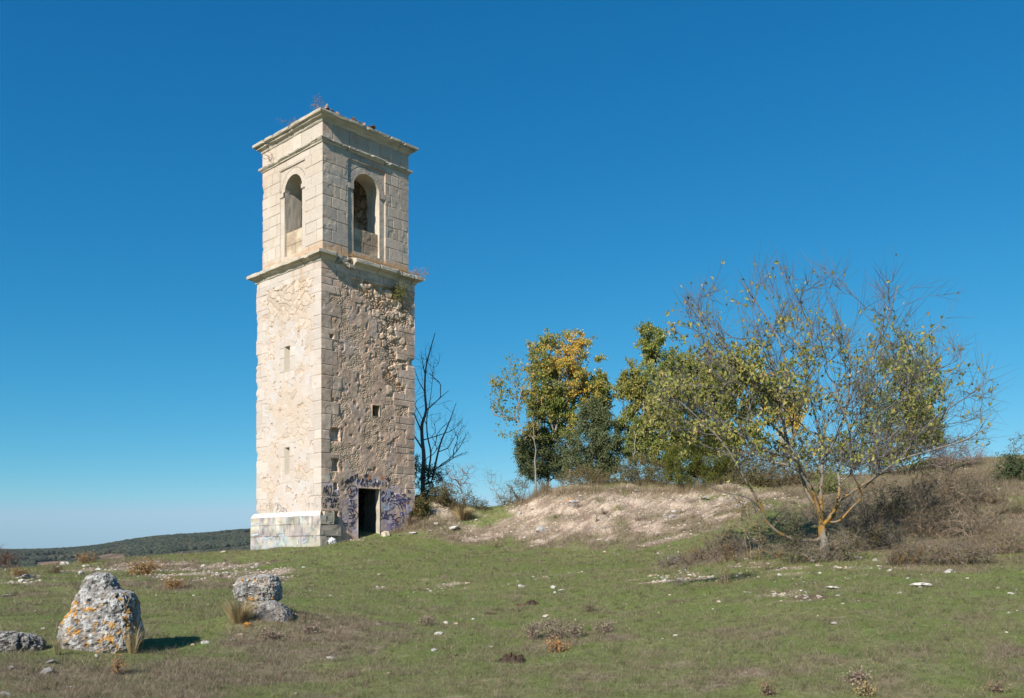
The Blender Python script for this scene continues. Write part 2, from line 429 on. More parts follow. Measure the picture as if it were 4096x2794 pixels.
# ------------------------------------------------------------------ far oak wood on the ridge
_t = (1 + 5 ** .5) / 2
ICO_V = np.array([(-1, _t, 0), (1, _t, 0), (-1, -_t, 0), (1, -_t, 0), (0, -1, _t), (0, 1, _t), (0, -1, -_t), (0, 1, -_t), (_t, 0, -1), (_t, 0, 1), (-_t, 0, -1), (-_t, 0, 1)], float)
ICO_V /= np.linalg.norm(ICO_V[0])
ICO_F = np.array([(0, 11, 5), (0, 5, 1), (0, 1, 7), (0, 7, 10), (0, 10, 11), (1, 5, 9), (5, 11, 4), (11, 10, 2), (10, 7, 6), (7, 1, 8), (3, 9, 4), (3, 4, 2), (3, 2, 6), (3, 6, 8), (3, 8, 9), (4, 9, 5), (2, 4, 11), (6, 2, 10), (8, 6, 7), (9, 8, 1)])
def ico(n):
    v, f = ICO_V, ICO_F
    for _ in range(n):
        cache = {}; vl = [tuple(p) for p in v]; nf = []
        def mid(a, b):
            k = (min(a, b), max(a, b))
            if k not in cache:
                m = (np.array(vl[a]) + np.array(vl[b])); m /= np.linalg.norm(m)
                cache[k] = len(vl); vl.append(tuple(m))
            return cache[k]
        for a, b, c in f:
            ab, bc, ca = mid(a, b), mid(b, c), mid(c, a)
            nf += [(a, ab, ca), (b, bc, ab), (c, ca, bc), (ab, bc, ca)]
        v, f = np.array(vl), np.array(nf)
    return v, f
ICO = [ico(n) for n in range(6)]
def far_wood():
    g = Geo(); bv, bf = ICO[1]
    r = np.random.default_rng(3)
    NW = 60000; y = 380 + 1300 * r.random(NW) ** .8
    pxs = -500 + 1650 * r.random(NW)
    x = (pxs - CX) / F * y
    z = terr(x, y)
    dens = fbm(x / 60, y / 60, 0, 77, 3)
    keep = ~in_field(x, y, z) & ~in_field(x, y, z + 4) & (dens > -0.42 + 0.25 * (y < 600))
    x, y, z = x[keep], y[keep], z[keep]
    n = len(x)
    s = (1.5 + 1.9 * r.random(n) ** 1.5) * (0.8 + 0.35 * (y > 900))
    disp = 1 + 0.42 * (r.random((n, len(bv))) - .5)
    v = bv[None] * disp[..., None] * s[:, None, None] * np.array([1, 1, .8]) + np.stack([x, y, z + s * .45], -1)[:, None]
    c1 = np.array([.058, .058, .034]); c2 = np.array([.022, .036, .022])
    k = np.clip(.5 + .5 * fbm(x / 40, y / 40, 0, 80, 3) + .5 * (r.random(n) - .5), 0, 1)
    c = lerp(np.tile(c2, (n, 1)), np.tile(c1, (n, 1)), k) * (0.75 + .5 * r.random(n))[:, None]
    f = (bf[None] + (np.arange(n) * len(bv))[:, None, None]).reshape(-1, 3)
    g.add(v.reshape(-1, 3), None, f, np.repeat(c, len(bv), 0))
    o = g.build('far_oak_wood', material('oak_wood_far', .95, noise_scale=.6, noise_amt=.35, bump=0), smooth=False)
    tag(o, 'dark oak wood covering the distant ridge and valley', 'wood', kind='stuff')
far_wood()
# ------------------------------------------------------------------ the bell tower
TW = 4.27                                   # side of the square shaft
T0 = np.array([-6.66, 32.0, 0.0])           # nearest corner
TA = math.atan2(.725, .688)
U_, V_ = np.array([math.cos(TA), math.sin(TA), 0]), np.array([-math.sin(TA), math.cos(TA), 0])
tower = empty('bell_tower', T0, TA)
tag(tower, 'tall weathered limestone bell tower with arched openings, a mouldered cornice and graffiti round its doorway', 'bell tower')
tower['label'] = 'tall ruined limestone bell tower with arched belfry openings, broken cornice and graffiti-covered doorway'
def onface(px, py, face, inset=0.0):
    """photograph pixel -> (distance from the near corner, height) on the right ('R') or left ('L') face"""
    d = np.array([(px - CX) / F, 1.0, (YH - py) / F])
    n = V_ if face == 'R' else U_
    t = (n @ T0 + inset) / (n @ d)
    p = d * t - T0
    return float(p @ (U_ if face == 'R' else V_)), float(p[2])

def stone_mat():
    return material('weathered_limestone', rough=.92, noise_scale=26, noise_amt=.16, bump=.45, bump_scale=42, bump_dist=.012, spec=.15)
M_stone = stone_mat()
M_dark = material('shaded_masonry', attr=False, color=(.30, .26, .21), noise_scale=6, noise_amt=.35, bump=.8, bump_scale=9, bump_dist=.06)

LIME = np.array([.50, .435, .345]); GREY = np.array([.40, .365, .315]); TAN = np.array([.43, .33, .225]); OCHRE = np.array([.45, .27, .13]); DUSK = np.array([.26, .235, .205])

def courses(zs, x, z, seed, avg=.62, x0=0.0, x1=TW):
    """ashlar: distance to the nearest joint and a block id"""
    zs = np.asarray(zs)
    zw = z + .010 * fbm(x * 1.3, z * 1.3, 0, seed + 90, 2)
    k = np.clip(np.searchsorted(zs, zw) - 1, 0, len(zs) - 2)
    dz = np.minimum(np.abs(zw - zs[k]), np.abs(zs[k + 1] - zw))
    dx = np.full(x.shape, 9.0); bid = np.zeros(x.shape)
    r = np.random.default_rng(seed)
    for c in range(len(zs) - 1):
        js = [x0]; 
        while js[-1] < x1 - .35: js.append(js[-1] + avg * r.uniform(.6, 1.4))
        js = np.array(js[:-1] + [x1]) if x1 - js[-1] < .25 else np.array(js + [x1])
        ids = r.random(len(js))
        m = k == c
        if not m.any(): continue
        xs = x[m] + .008 * fbm(x[m] * 3, z[m] * 3, 0, seed + 95, 2)
        j = np.clip(np.searchsorted(js, xs) - 1, 0, len(js) - 2)
        d1 = np.abs(xs - js[j]); d2 = np.abs(js[j + 1] - xs)
        d1 = np.where(js[j] <= x0 + 1e-6, 9, d1); d2 = np.where(js[j + 1] >= x1 - 1e-6, 9, d2)
        dx[m] = np.minimum(d1, d2); bid[m] = ids[j]
    return np.minimum(dz, dx), bid

def hole_dist(holes, s, z):
    """signed distance to the openings, negative inside"""
    r = np.full(np.shape(s), 99.0)
    for h in holes:
        if h[0] == 'rect':
            _, a, b, c, d = h
            q = np.maximum(np.maximum(a - s, s - b), np.maximum(c - z, z - d))
        else:
            _, sc, hw, zb, zs = h
            up = np.hypot(s - sc, z - zs) - hw
            lo = np.maximum(np.abs(s - sc) - hw, zb - z)
            q = np.where(z > zs, up, lo)
        r = np.minimum(r, q)
    return r

def wall(name, org, ax, n, L, z0, z1, du, hfun, cfun, holes=(), chips=None, parent=tower, mat=M_stone, taper=None):
    """one masonry face as a relief grid with its openings cut out; org, ax, n in tower coordinates"""
    S = np.linspace(0, L, int(round(L / du)) + 1); Z = np.linspace(z0, z1, int(round((z1 - z0) / du)) + 1)
    for h in holes:
        ss = (h[1], h[2]) if h[0] == 'rect' else (h[1] - h[2], h[1] + h[2])
        zz = (h[3], h[4]) if h[0] == 'rect' else (h[3], h[4])
        for q in ss:
            if 0 < q < L: S[np.argmin(abs(S - q))] = q
        for q in zz:
            if z0 < q < z1: Z[np.argmin(abs(Z - q))] = q
    s, z = np.meshgrid(S, Z, indexing='ij')
    s = s.copy(); z = z.copy()
    for h in holes:
        if h[0] == 'arch':
            _, sc, hw, zb, zs = h
            r = np.hypot(s - sc, z - zs)
            m = (z >= zs) & (abs(r - hw) < .72 * du)
            f = hw / np.maximum(r, 1e-6)
            s[m] = sc + (s[m] - sc) * f[m]; z[m] = zs + (z[m] - zs) * f[m]
    hh = hfun(s, z)
    cc = cfun(s, z, hh).reshape(-1, 3)
    P = np.asarray(org, float) + s[..., None] * np.asarray(ax, float) + hh[..., None] * np.asarray(n, float)
    P[..., 2] = z + P[..., 2]
    if chips is not None:
        w = .30
        e0, e1 = chips[0](z), chips[1](z)
        f0 = np.clip(1 - s / w, 0, 1) ** 1.5; f1 = np.clip(1 - (L - s) / w, 0, 1) ** 1.5
        P -= np.asarray(n, float) * (e0 * f0 + e1 * f1)[..., None]
        P += np.asarray(ax, float) * (e0 * f0 - e1 * f1)[..., None]
    q = grid_quads(len(S), len(Z))
    if holes:
        cs = s.ravel()[q].mean(1); cz = z.ravel()[q].mean(1)
        q = q[hole_dist(holes, cs, cz) > -1e-4]
    e1 = np.cross(ax, (0, 0, 1))
    if e1 @ np.asarray(n, float) < 0: q = q[:, ::-1]
    return make(name, P.reshape(-1, 3), q, mat, parent, cc, smooth=False)

def lab(o, t): o['label'] = t; return o
def reveal(name, outline, org, ax, n, depth0, depth1, col, parent=tower, closed=False, seg=8, mat=M_stone, rough=.012, seed=0):
    """the cut through the wall behind an opening: outline of (s, z), swept inwards"""
    o = np.array(outline, float)
    D = np.linspace(depth0, depth1, seg)
    s = np.repeat(o[:, :1], seg, 1); z = np.repeat(o[:, 1:], seg, 1); d = np.tile(D, (len(o), 1))
    k = np.ones_like(d); k[:, 0] = 0
    s = s + k * rough * fbm(s * 5, d * 5, z * 5, seed, 2); z = z + k * rough * fbm(s * 5 + 9, d * 5, z * 5, seed, 2)
    P = np.asarray(org, float) + s[..., None] * np.asarray(ax, float) - d[..., None] * np.asarray(n, float); P[..., 2] += z
    v = P.reshape(-1, 3)
    cn = fbm(v[:, 0] * 2, v[:, 1] * 2, v[:, 2] * 2, seed + 3, 3)[:, None]
    return make(name, v, grid_quads(len(o), seg, closed), mat, parent, np.asarray(col) * (1 + .25 * cn))

def arch_outline(sc, hw, zb, zs, n=28, bottom=False):
    a = np.linspace(0, math.pi, n)
    jl = [(sc + hw, zb + (zs - zb) * k / 8) for k in range(8)]
    jr = [(sc - hw, zs - (zs - zb) * k / 8) for k in range(1, 9)]
    return jl + [(sc + hw * math.cos(t), zs + hw * math.sin(t)) for t in a] + jr

NR, NL = np.array([0, -1., 0]), np.array([-1., 0, 0])
AXU, AXV = np.array([1., 0, 0]), np.array([0, 1., 0])
ZB0 = -.6
Z_PL, Z_PC = 1.46, 1.29                     # head and lower edge of the plinth slope
Z_C1a, Z_C1b = 10.22, 10.54                 # lower cornice
Z_S0, Z_S1 = 14.45, 14.63                   # string course
Z_C2a, Z_C2b = 15.18, 15.50                 # crowning cornice
INS = .17                                   # set-back of the belfry
# course heights read off the corner quoins
def zc(py): return (YH - py) / F * 32.0
QY = [1069.8, 1103.8, 1132.5, 1165.7, 1201, 1257, 1307, 1354, 1395, 1455, 1497, 1552, 1602, 1654, 1717, 1757, 1811, 1871, 1933, 1982, 2043]
QZ = np.array(sorted([zc(q) for q in QY] + [10.3, .98, .573, .1, -.7]))

def chip(seed, amt, thr):
    def f(z):
        n = fbm(np.asarray(z) * 2.2, seed * 7.7, 0, seed, 3)
        return .004 + .004 * noise3(np.asarray(z) * 9, seed, 0, seed) + amt * np.maximum(n - thr, 0)
    return f
CH_near, CH_right, CH_left, CH_back = chip(1, .03, .45), chip(2, .26, .30), chip(3, .05, .35), chip(4, .2, .2)

# ---- openings
du0, dz1 = onface(1433, 1952, 'R'); du1, _ = onface(1519.5, 1955, 'R')
DOOR = ('rect', du0, du1, -.6, dz1)
w0 = onface(1490, 1664, 'R'); w1 = onface(1519, 1624, 'R')
WIN = ('rect', w0[0], w1[0], w0[1], w1[1])
def slit(xa, xb, yt, yb):
    a = onface(xa, yb, 'L'); b = onface(xb, yt, 'L')
    c = onface(xa, yt + 6, 'L')
    return ('rect', min(a[0], b[0]), max(a[0], b[0]), a[1], c[1])
SL1, SL2 = slit(1137, 1159.5, 1383, 1490), slit(1138, 1158, 1786, 1900)

def q_width(z, seed, lo=.42, hi=.85):
    k = np.clip(np.searchsorted(QZ, z) - 1, 0, len(QZ) - 2)
    w = np.where(k % 2 == 0, lo, hi)
    return w + .16 * (_hash(k, k * 0, k * 0, seed) - .5), k

def rubble(s, z, size, seed):
    ws = s + .06 * fbm(s * 4, z * 4, 0, seed + 1, 2); wz = z + .06 * fbm(s * 4, z * 4, 5, seed + 2, 2)
    f1, f2, i = worley(ws / (size * 1.35), wz / size, seed)
    return f2 - f1, i

def right_h(s, z, colours=False):
    """relief of the weathered right-hand face of the shaft"""
    j, bid = courses(QZ, s, z, 11, .7)
    wl, k = q_width(z, 5, .42, .80); wr, _ = q_width(z + .2, 6, .38, .95)
    edge = .05 * fbm(s * 3, z * 3, 0, 12, 3)
    q_l = sstep(-.03, .03, wl + edge - s)
    q_r = sstep(-.03, .03, s - (TW - wr) + edge)
    quoin = np.maximum(q_l, q_r)
    top_ash = sstep(9.86, 9.9, z + edge)
    # collapsed band of core masonry running from the top middle down the right-hand side
    line = np.where(z > 8.6, 1.25 + (10.0 - z) * .9, 2.55 + (8.6 - z) * .22)
    up = sstep(-.12, .12, s - line + .28 * fbm(s * 1.4, z * 1.4, 0, 14, 3)) * sstep(4.9, 6.2, z + .35 * fbm(s * 2, z * 1.2, 2, 15, 3)) * sstep(9.97, 9.9, z)
    q_r2 = q_r * (1 - .75 * up * sstep(8.3, 8.8, z + .4 * fbm(s * 2, z * 2, 0, 16, 2)))
    core = np.clip(up * (1 - q_r2), 0, 1) * (1 - q_l)
    rj, rid = rubble(s, z, .24, 31)
    rj2, rid2 = rubble(s, z, .085, 32)
    bigm = sstep(.4, .5, rid)
    r_h = -.06 + .060 * sstep(.02, .30, rj) * (.55 + .6 * rid) * bigm + (1 - bigm) * (.055 * sstep(.02, .4, rj2) - .03) + .010 * fbm(s * 8, z * 8, 0, 33, 3)
    # plaster with the pebbly core showing where it has fallen
    pn = fbm(s * 1.9, z * 1.9, 0, 17, 4) + .25 * fbm(s * 6, z * 6, 0, 18, 3)
    fall = sstep(.08, .20, pn) * sstep(1.5, 2.3, z)
    pb, pid = worley(s / .055, z / .05, 34)[0], worley(s / .055, z / .05, 34)[2]
    pl_h = -.012 + .010 * fbm(s * 2.2, z * 2.2, 0, 35, 3) + .004 * fbm(s * 11, z * 11, 0, 36, 3)
    pits = sstep(.42, .6, fbm(s * 5.5, z * 5, 0, 38, 3))
    pl_h = pl_h - .022 * pits * sstep(1.6, 2.4, z)
    fa_h = -.024 + .012 * (1 - sstep(.1, .6, pb)) + .010 * fbm(s * 5, z * 5, 0, 37, 2)
    mid = lerp(pl_h, fa_h, fall)
    h = lerp(mid, r_h, core)
    q_h = -.016 * (1 - sstep(.003, .018, j)) + .006 * (bid - .5) + .0022 * fbm(s * 7, z * 7, 0, 39, 3) - .010 * sstep(.45, .75, fbm(s * 2.2, z * 2.2, 0, 40, 3))
    qq = np.maximum(np.maximum(q_l, q_r2), top_ash)
    h = lerp(h, q_h, qq)
    # a few quoins have fallen out near the corner, leaving dark sockets
    for (a, b, c, d) in SOCKETS:
        wob = .035 * fbm(s * 7, z * 7, 0, 42, 3)
        inside = sstep(-.02, .02, s - a + wob) * sstep(-.02, .02, b - s + wob) * sstep(-.02, .02, z - c) * sstep(-.02, .02, d - z + wob)
        h = h - .17 * inside * (.75 + .3 * fbm(s * 5, z * 5, 0, 41, 2))
    hd = hole_dist([DOOR, WIN], s, z)
    h = h * sstep(.0, .06, hd)
    if not colours: return h
    return h, core, fall, qq, bid, j, rid, pid, rj, pb, pits
def sock(x0, y0, x1, y1):
    a = onface(x0, y1, 'R'); b = onface(x1, y0, 'R'); return (a[0], b[0], a[1], b[1])
SOCKETS = [sock(1322, 1716, 1358, 1762), sock(1328, 1838, 1356, 1884), sock(1338, 1934, 1352, 1958), sock(1320, 1340, 1334, 1352), sock(1325, 2047, 1354, 2096)]

PURPLE, LILAC, ORNG, INK = np.array([.23, .22, .35]), np.array([.40, .385, .45]), np.array([.42, .22, .10]), np.array([.020, .020, .028])
def paint_mask(lst, s, z, face):
    r = np.zeros(np.shape(s))
    for (px, py, wx, wy, k) in lst:
        c = onface(px, py, face)
        w = np.abs(onface(px + wx, py, face)[0] - c[0]); hgt = abs(onface(px, py + wy, face)[1] - c[1])
        q = ((s - c[0]) / w) ** 2 + ((z - c[1]) / hgt) ** 2
        r = np.maximum(r, k * (1 - sstep(.55, 1.15, q + .35 * fbm(s * 6, z * 6, 0, 71, 3))))
    return r
def right_c(s, z, h):
    _, core, fall, qq, bid, j, rid, pid, rj, pb, pits = right_h(s, z, True)
    a = fbm(s * .9, z * .7, 0, 51, 4); b = fbm(s * 4, z * 2.4, 0, 52, 4)
    sh = s.shape + (3,)
    T = lambda c: np.broadcast_to(c, sh)
    c = lerp(T(np.array([.42, .355, .29])), T(np.array([.47, .365, .275])), np.clip(.4 + .6 * a, 0, 1))
    c = lerp(c, T(np.array([.38, .35, .33])), .6 * sstep(.0, .6, fbm(s * 1.6 + 5, z * 1.1, 0, 53, 3)))
    c = lerp(c, T(np.array([.44, .365, .275])) * (.82 + .30 * pid[..., None]), fall * .8)
    c = lerp(c, c * .8, pits)
    cr = T(np.array([.44, .375, .29])) * (.68 + .55 * rid[..., None])
    cr = lerp(cr, T(OCHRE), .35 * sstep(.1, .5, b))
    c = lerp(c, cr, core)
    cq = T(np.array([.42, .365, .305])) * (.84 + .3 * bid[..., None])
    cq = lerp(cq, T(np.array([.42, .33, .25])), .5 * sstep(.1, .6, fbm(s * 1.3, z * 1.3, 0, 55, 3)))
    cq = lerp(cq, cq * .5, .65 * (1 - sstep(.004, .02, j)))
    c = lerp(c, cq, qq)
    c = c * (1 + .22 * fbm(s * 9, z * 8, 0, 49, 4) + .12 * fbm(s * 2.6, z * 3, 7, 48, 3))[..., None]
    # rain streaks
    st = sstep(.25, .7, fbm(s * 5, z * .35, 0, 56, 3)) * sstep(2, 5, z)
    c = lerp(c, c * np.array([.86, .80, .76]), .6 * st)
    # aerosol paint round the doorway
    p1 = paint_mask([(1418, 1990, 34, 50, .75), (1400, 2060, 26, 40, .65), (1421, 2110, 22, 40, .8), (1480, 1925, 80, 24, .8), (1550, 2000, 40, 44, .8), (1558, 2060, 34, 24, .55), (1585, 2095, 30, 26, .9), (1610, 2015, 34, 26, .8), (1622, 2050, 20, 40, .7), (1585, 1960, 30, 20, .6), (1560, 2100, 40, 30, .7), (1378, 2060, 24, 60, .55), (1330, 1980, 34, 40, .45), (1312, 1940, 22, 16, .7), (1326, 2015, 26, 26, .45)], s, z, 'R')
    n = fbm(s * 3.3, z * 3.3, 0, 57, 3)
    pc = lerp(T(LILAC), T(PURPLE), np.clip(.45 + .9 * n, 0, 1))
    pc = lerp(pc, T(np.array([.46, .45, .44])), sstep(.25, .5, fbm(s * 4 + 3, z * 4, 0, 58, 3)) * .6)
    c = lerp(c, pc, np.clip(p1 * (.85 + .6 * fbm(s * 5, z * 5, 9, 60, 3)), 0, .94))
    p2 = paint_mask([(1403, 1965, 9, 14, .8), (1441, 1911, 12, 9, .7), (1478, 1910, 9, 12, .9), (1531, 1914, 9, 9, .95), (1545, 2011, 5, 8, .9), (1590, 1990, 10, 6, .9), (1626, 2012, 10, 6, .8), (1474, 1905, 5, 6, .9), (1592, 2082, 9, 10, .7), (1403, 1928, 9, 7, .6)], s, z, 'R')
    c = lerp(c, T(ORNG), p2)
    p3 = paint_mask([(1320, 1909, 34, 14, .35)], s, z, 'R')
    c = lerp(c, T(np.array([.25, .42, .42])), p3 * np.clip(.5 + n, 0, 1))
    p4 = paint_mask([(1380, 1935, 16, 22, .8), (1470, 1908, 16, 14, .85), (1590, 2095, 18, 10, .6), (1600, 2025, 8, 14, .8), (1556, 1920, 8, 10, .9), (1313, 1965, 22, 16, .35)], s, z, 'R')
    c = lerp(c, T(INK), p4 * sstep(-.35, .2, fbm(s * 9, z * 9, 0, 59, 3)))
    return np.clip(c * np.array([1.22, 1.06, .97]), .015, .7)

def left_h(s, z, colours=False):
    j, bid = courses(QZ, s, z, 21, .75)
    wl, k = q_width(z, 8, .45, .80); wr, _ = q_width(z + .15, 9, .42, .78)
    edge = .06 * fbm(s * 3, z * 3, 0, 22, 3)
    quoin = np.maximum(sstep(-.03, .03, wl + edge - s), sstep(-.03, .03, s - (TW - wr) + edge))
    top_ash = sstep(9.80, 9.84, z + .5 * edge)
    quoin = np.maximum(quoin, top_ash)
    # frames of dressed stone round the two loopholes
    fr = hole_dist([SL1, SL2], s, z)
    quoin = np.maximum(quoin, sstep(.34, .26, fr + .8 * edge))
    core = sstep(7.9, 8.7, z + .5 * fbm(s * 1.2, z * 1.2, 0, 23, 3) - .25 * np.abs(s - 2.0)) * (1 - quoin)
    rj, rid = rubble(s + .10 * fbm(s * 1.7, z * 1.7, 4, 46, 2), z + .10 * fbm(s * 1.7, z * 1.7, 8, 47, 2), .27, 43)
    r_h = -.026 + .028 * sstep(.0, .30 - .2 * rid, rj) * (.45 + .75 * rid) + .014 * fbm(s * 8, z * 8, 0, 44, 3)
    pn = fbm(s * 1.5, z * 1.7, 0, 24, 4) + .3 * fbm(s * 6, z * 6, 0, 25, 3)
    rj2, rid2 = rubble(s, z, .26, 45)
    show = sstep(.12, .34, pn)
    pl = -.008 + .012 * fbm(s * 2.2, z * 2.2, 0, 26, 4)
    st = -.016 + .016 * sstep(.02, .16, rj2) + .005 * fbm(s * 8, z * 8, 0, 27, 2)
    pits = sstep(.55, .75, fbm(s * 5, z * 4, 0, 28, 3))
    h = lerp(lerp(pl - .03 * pits, st, show), r_h, core)
    q_h = -.013 * (1 - sstep(.004, .02, j)) + .005 * (bid - .5) + .003 * fbm(s * 7, z * 7, 0, 29, 3) - .015 * sstep(.5, .8, fbm(s * 2.4, z * 2.4, 0, 30, 3))
    h = lerp(h, q_h, quoin)
    h = h * sstep(0, .05, fr)
    if not colours: return h
    return h, core, show, quoin, bid, j, rid, rid2, rj, rj2, pits
def left_c(s, z, h):
    _, core, show, quoin, bid, j, rid, rid2, rj, rj2, pits = left_h(s, z, True)
    sh = s.shape + (3,)
    T = lambda c: np.broadcast_to(c, sh)
    a = fbm(s * .8, z * .6, 0, 61, 4); b = fbm(s * 3.5, z * 2.6, 0, 62, 4)
    c = lerp(T(np.array([.53, .455, .365])), T(np.array([.52, .49, .435])), np.clip(.5 + .8 * b, 0, 1))
    c = lerp(c, T(np.array([.50, .40, .285])), .6 * sstep(.05, .5, a))
    cs = T(np.array([.52, .445, .345])) * (.86 + .24 * rid2[..., None])
    cs = lerp(T(np.array([.50, .37, .25])), cs, sstep(.015, .14, rj2))
    c = lerp(c, cs, show * .85)
    c = lerp(c, T(np.array([.45, .32, .21])), .7 * pits * sstep(-.1, .3, b))
    cr = T(np.array([.52, .44, .335])) * (.8 + .3 * rid[..., None])
    cr = lerp(T(np.array([.45, .34, .235])), cr, sstep(.0, .12, rj))
    c = lerp(c, cr, core)
    cq = T(np.array([.53, .475, .395])) * (.91 + .16 * bid[..., None])
    cq = lerp(cq, T(np.array([.47, .40, .32])), .45 * sstep(.1, .6, fbm(s * 1.4, z * 1.4, 0, 63, 3)))
    cq = lerp(cq, cq * np.array([.72, .62, .52]), .70 * (1 - sstep(.003, .016, j)))
    c = lerp(c, cq, quoin)
    st = sstep(.3, .75, fbm(s * 4, z * .4, 0, 64, 3)) * sstep(6.5, 10, z)
    c = lerp(c, c * np.array([.84, .72, .58]), .55 * st)
    return np.clip(c * np.array([.95, .92, .95]), .02, .68)

# ---- visible shaft faces
W_R = wall('shaft_wall', (0, 0, 0), AXU, NR, TW, ZB0, 10.45, .028, right_h, right_c, [DOOR, WIN], (CH_near, CH_right))
W_L = wall('shaft_wall', (0, 0, 0), AXV, NL, TW, ZB0, 10.45, .030, left_h, left_c, [SL1, SL2], (CH_near, CH_left))
lab(W_R, 'doorway face of grey-brown peeling plaster and exposed rubble'); lab(W_L, 'sunlit cream face with two narrow loopholes')
def plain_h(s, z): return -.012 + .015 * fbm(s * 3, z * 3, 0, 81, 3)
def plain_c(s, z, h): return np.broadcast_to(GREY, s.shape + (3,)) * (1 + .25 * fbm(s * 2, z * 2, 0, 82, 3)[..., None])
wall('shaft_wall', (TW, 0, 0), AXV, np.array([1., 0, 0]), TW, ZB0, 10.45, .06, plain_h, plain_c, (), (CH_right, CH_back))
wall('shaft_wall', (0, TW, 0), AXU, np.array([0, 1., 0]), TW, ZB0, 10.45, .06, plain_h, plain_c, (), (CH_left, CH_back))
# ---- inside of the shaft: rough walls, floor of rubble and the belfry floor
TH = .95
def inner_h(s, z):
    rj, rid = rubble(s, z, .26, 91); return -.05 + .06 * sstep(.02, .25, rj) * (.5 + .6 * rid) + .02 * fbm(s * 5, z * 5, 0, 92, 3)
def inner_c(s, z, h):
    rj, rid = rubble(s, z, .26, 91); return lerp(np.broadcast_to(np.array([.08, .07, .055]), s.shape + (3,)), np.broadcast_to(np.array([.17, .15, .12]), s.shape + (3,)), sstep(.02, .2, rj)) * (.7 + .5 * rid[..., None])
I0, I1 = TH, TW - TH
IW = I1 - I0
di = ('rect', DOOR[1] - I0 - .03, DOOR[2] - I0 + .05, -.5, DOOR[4] + .06)
wi = ('rect', WIN[1] - I0, WIN[2] - I0, WIN[3], WIN[4])
def shaft_inside():
    wall('inner_wall', (I0, I0, 0), AXU, -NR, IW, ZB0, 10.4, .07, inner_h, inner_c, [di, wi])
    wall('inner_wall', (I0, I0, 0), AXV, -NL, IW, ZB0, 10.4, .07, inner_h, inner_c)
    wall('inner_wall', (I1, I0, 0), AXV, NL, IW, ZB0, 10.4, .07, inner_h, inner_c)
    wall('inner_wall', (I0, I1, 0), AXU, NR, IW, ZB0, 10.4, .07, inner_h, inner_c)
shaft_inside()
# door and window reveals
def rect_outline(r, n=10):
    _, a, b, c, d = r
    L = [(a, c + (d - c) * k / n) for k in range(n)] + [(a + (b - a) * k / n, d) for k in range(n)] + [(b, d - (d - c) * k / n) for k in range(n + 1)]
    return L
reveal('door_frame', rect_outline(DOOR, 24), (0, 0, 0), AXU, NR, 0, .26, LIME * .95, seed=5, seg=6, rough=.02, parent=W_R)
_o = np.array(rect_outline(DOOR, 24)); _o[:, 0] += np.where(_o[:, 0] > (DOOR[1] + DOOR[2]) / 2, .05, -.03); _o[:, 1] += np.where(_o[:, 1] > DOOR[4] - .02, .06, 0)
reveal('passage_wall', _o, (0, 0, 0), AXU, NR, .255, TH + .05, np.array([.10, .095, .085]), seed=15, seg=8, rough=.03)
reveal('window_reveal', rect_outline(WIN) + [(WIN[1] + (WIN[2] - WIN[1]) * (1 - k / 4), WIN[3]) for k in range(1, 4)], (0, 0, 0), AXU, NR, 0, TH + .02, TAN, closed=True, seed=6, parent=W_R)
for r_, dep in ((SL1, .30), (SL2, .26)):
    L = rect_outline(r_, 12) + [(r_[1] + (r_[2] - r_[1]) * (1 - k / 4), r_[3]) for k in range(1, 4)]
    # the loophole narrows to a slot at the back
    g = Geo()
    o = np.array(L); cs = (r_[1] + r_[2]) / 2
    ring0 = np.stack([np.zeros(len(o)), o[:, 0], o[:, 1]], -1)
    o2 = o.copy(); o2[:, 0] = r_[1] + (r_[2] - r_[1]) * (.30 + .22 * (o[:, 0] - r_[1]) / (r_[2] - r_[1]))
    ring1 = np.stack([np.full(len(o), dep), o2[:, 0], o2[:, 1]], -1)
    n = len(o); v = np.concatenate([ring0, ring1])
    q = np.array([(i, (i + 1) % n, n + (i + 1) % n, n + i) for i in range(n)])
    g.add(v, q, None, LIME * .98)
    a, b, c, d = r_[1], r_[2], r_[3], r_[4]
    m0, m1 = a + (b - a) * .30, a + (b - a) * .52
    bk = np.array([(dep, m0, c), (dep, m1, c), (dep, m1, d), (dep, m0, d), (dep + .5, m0, c), (dep + .5, m1, c), (dep + .5, m1, d), (dep + .5, m0, d)])
    g.add(bk, [(0, 4, 7, 3), (1, 2, 6, 5), (4, 5, 6, 7), (0, 1, 5, 4), (3, 7, 6, 2)], None, LIME * (.5 if r_ is SL2 else .9))
    g.build('loophole', M_stone, W_L)
# threshold and earth floor
gf = Geo()
xs = np.linspace(.3, TW - .3, 24); A, B = np.meshgrid(xs, np.linspace(.02, TW - .3, 24), indexing='ij')
gf.add(np.stack([A, B, .42 + .05 * fbm(A * 2, B * 2, 0, 93, 3) + .0 * A], -1).reshape(-1, 3), grid_quads(24, 24), None, (.20, .16, .12))
gf.build('earth_floor', M_dark, tower)

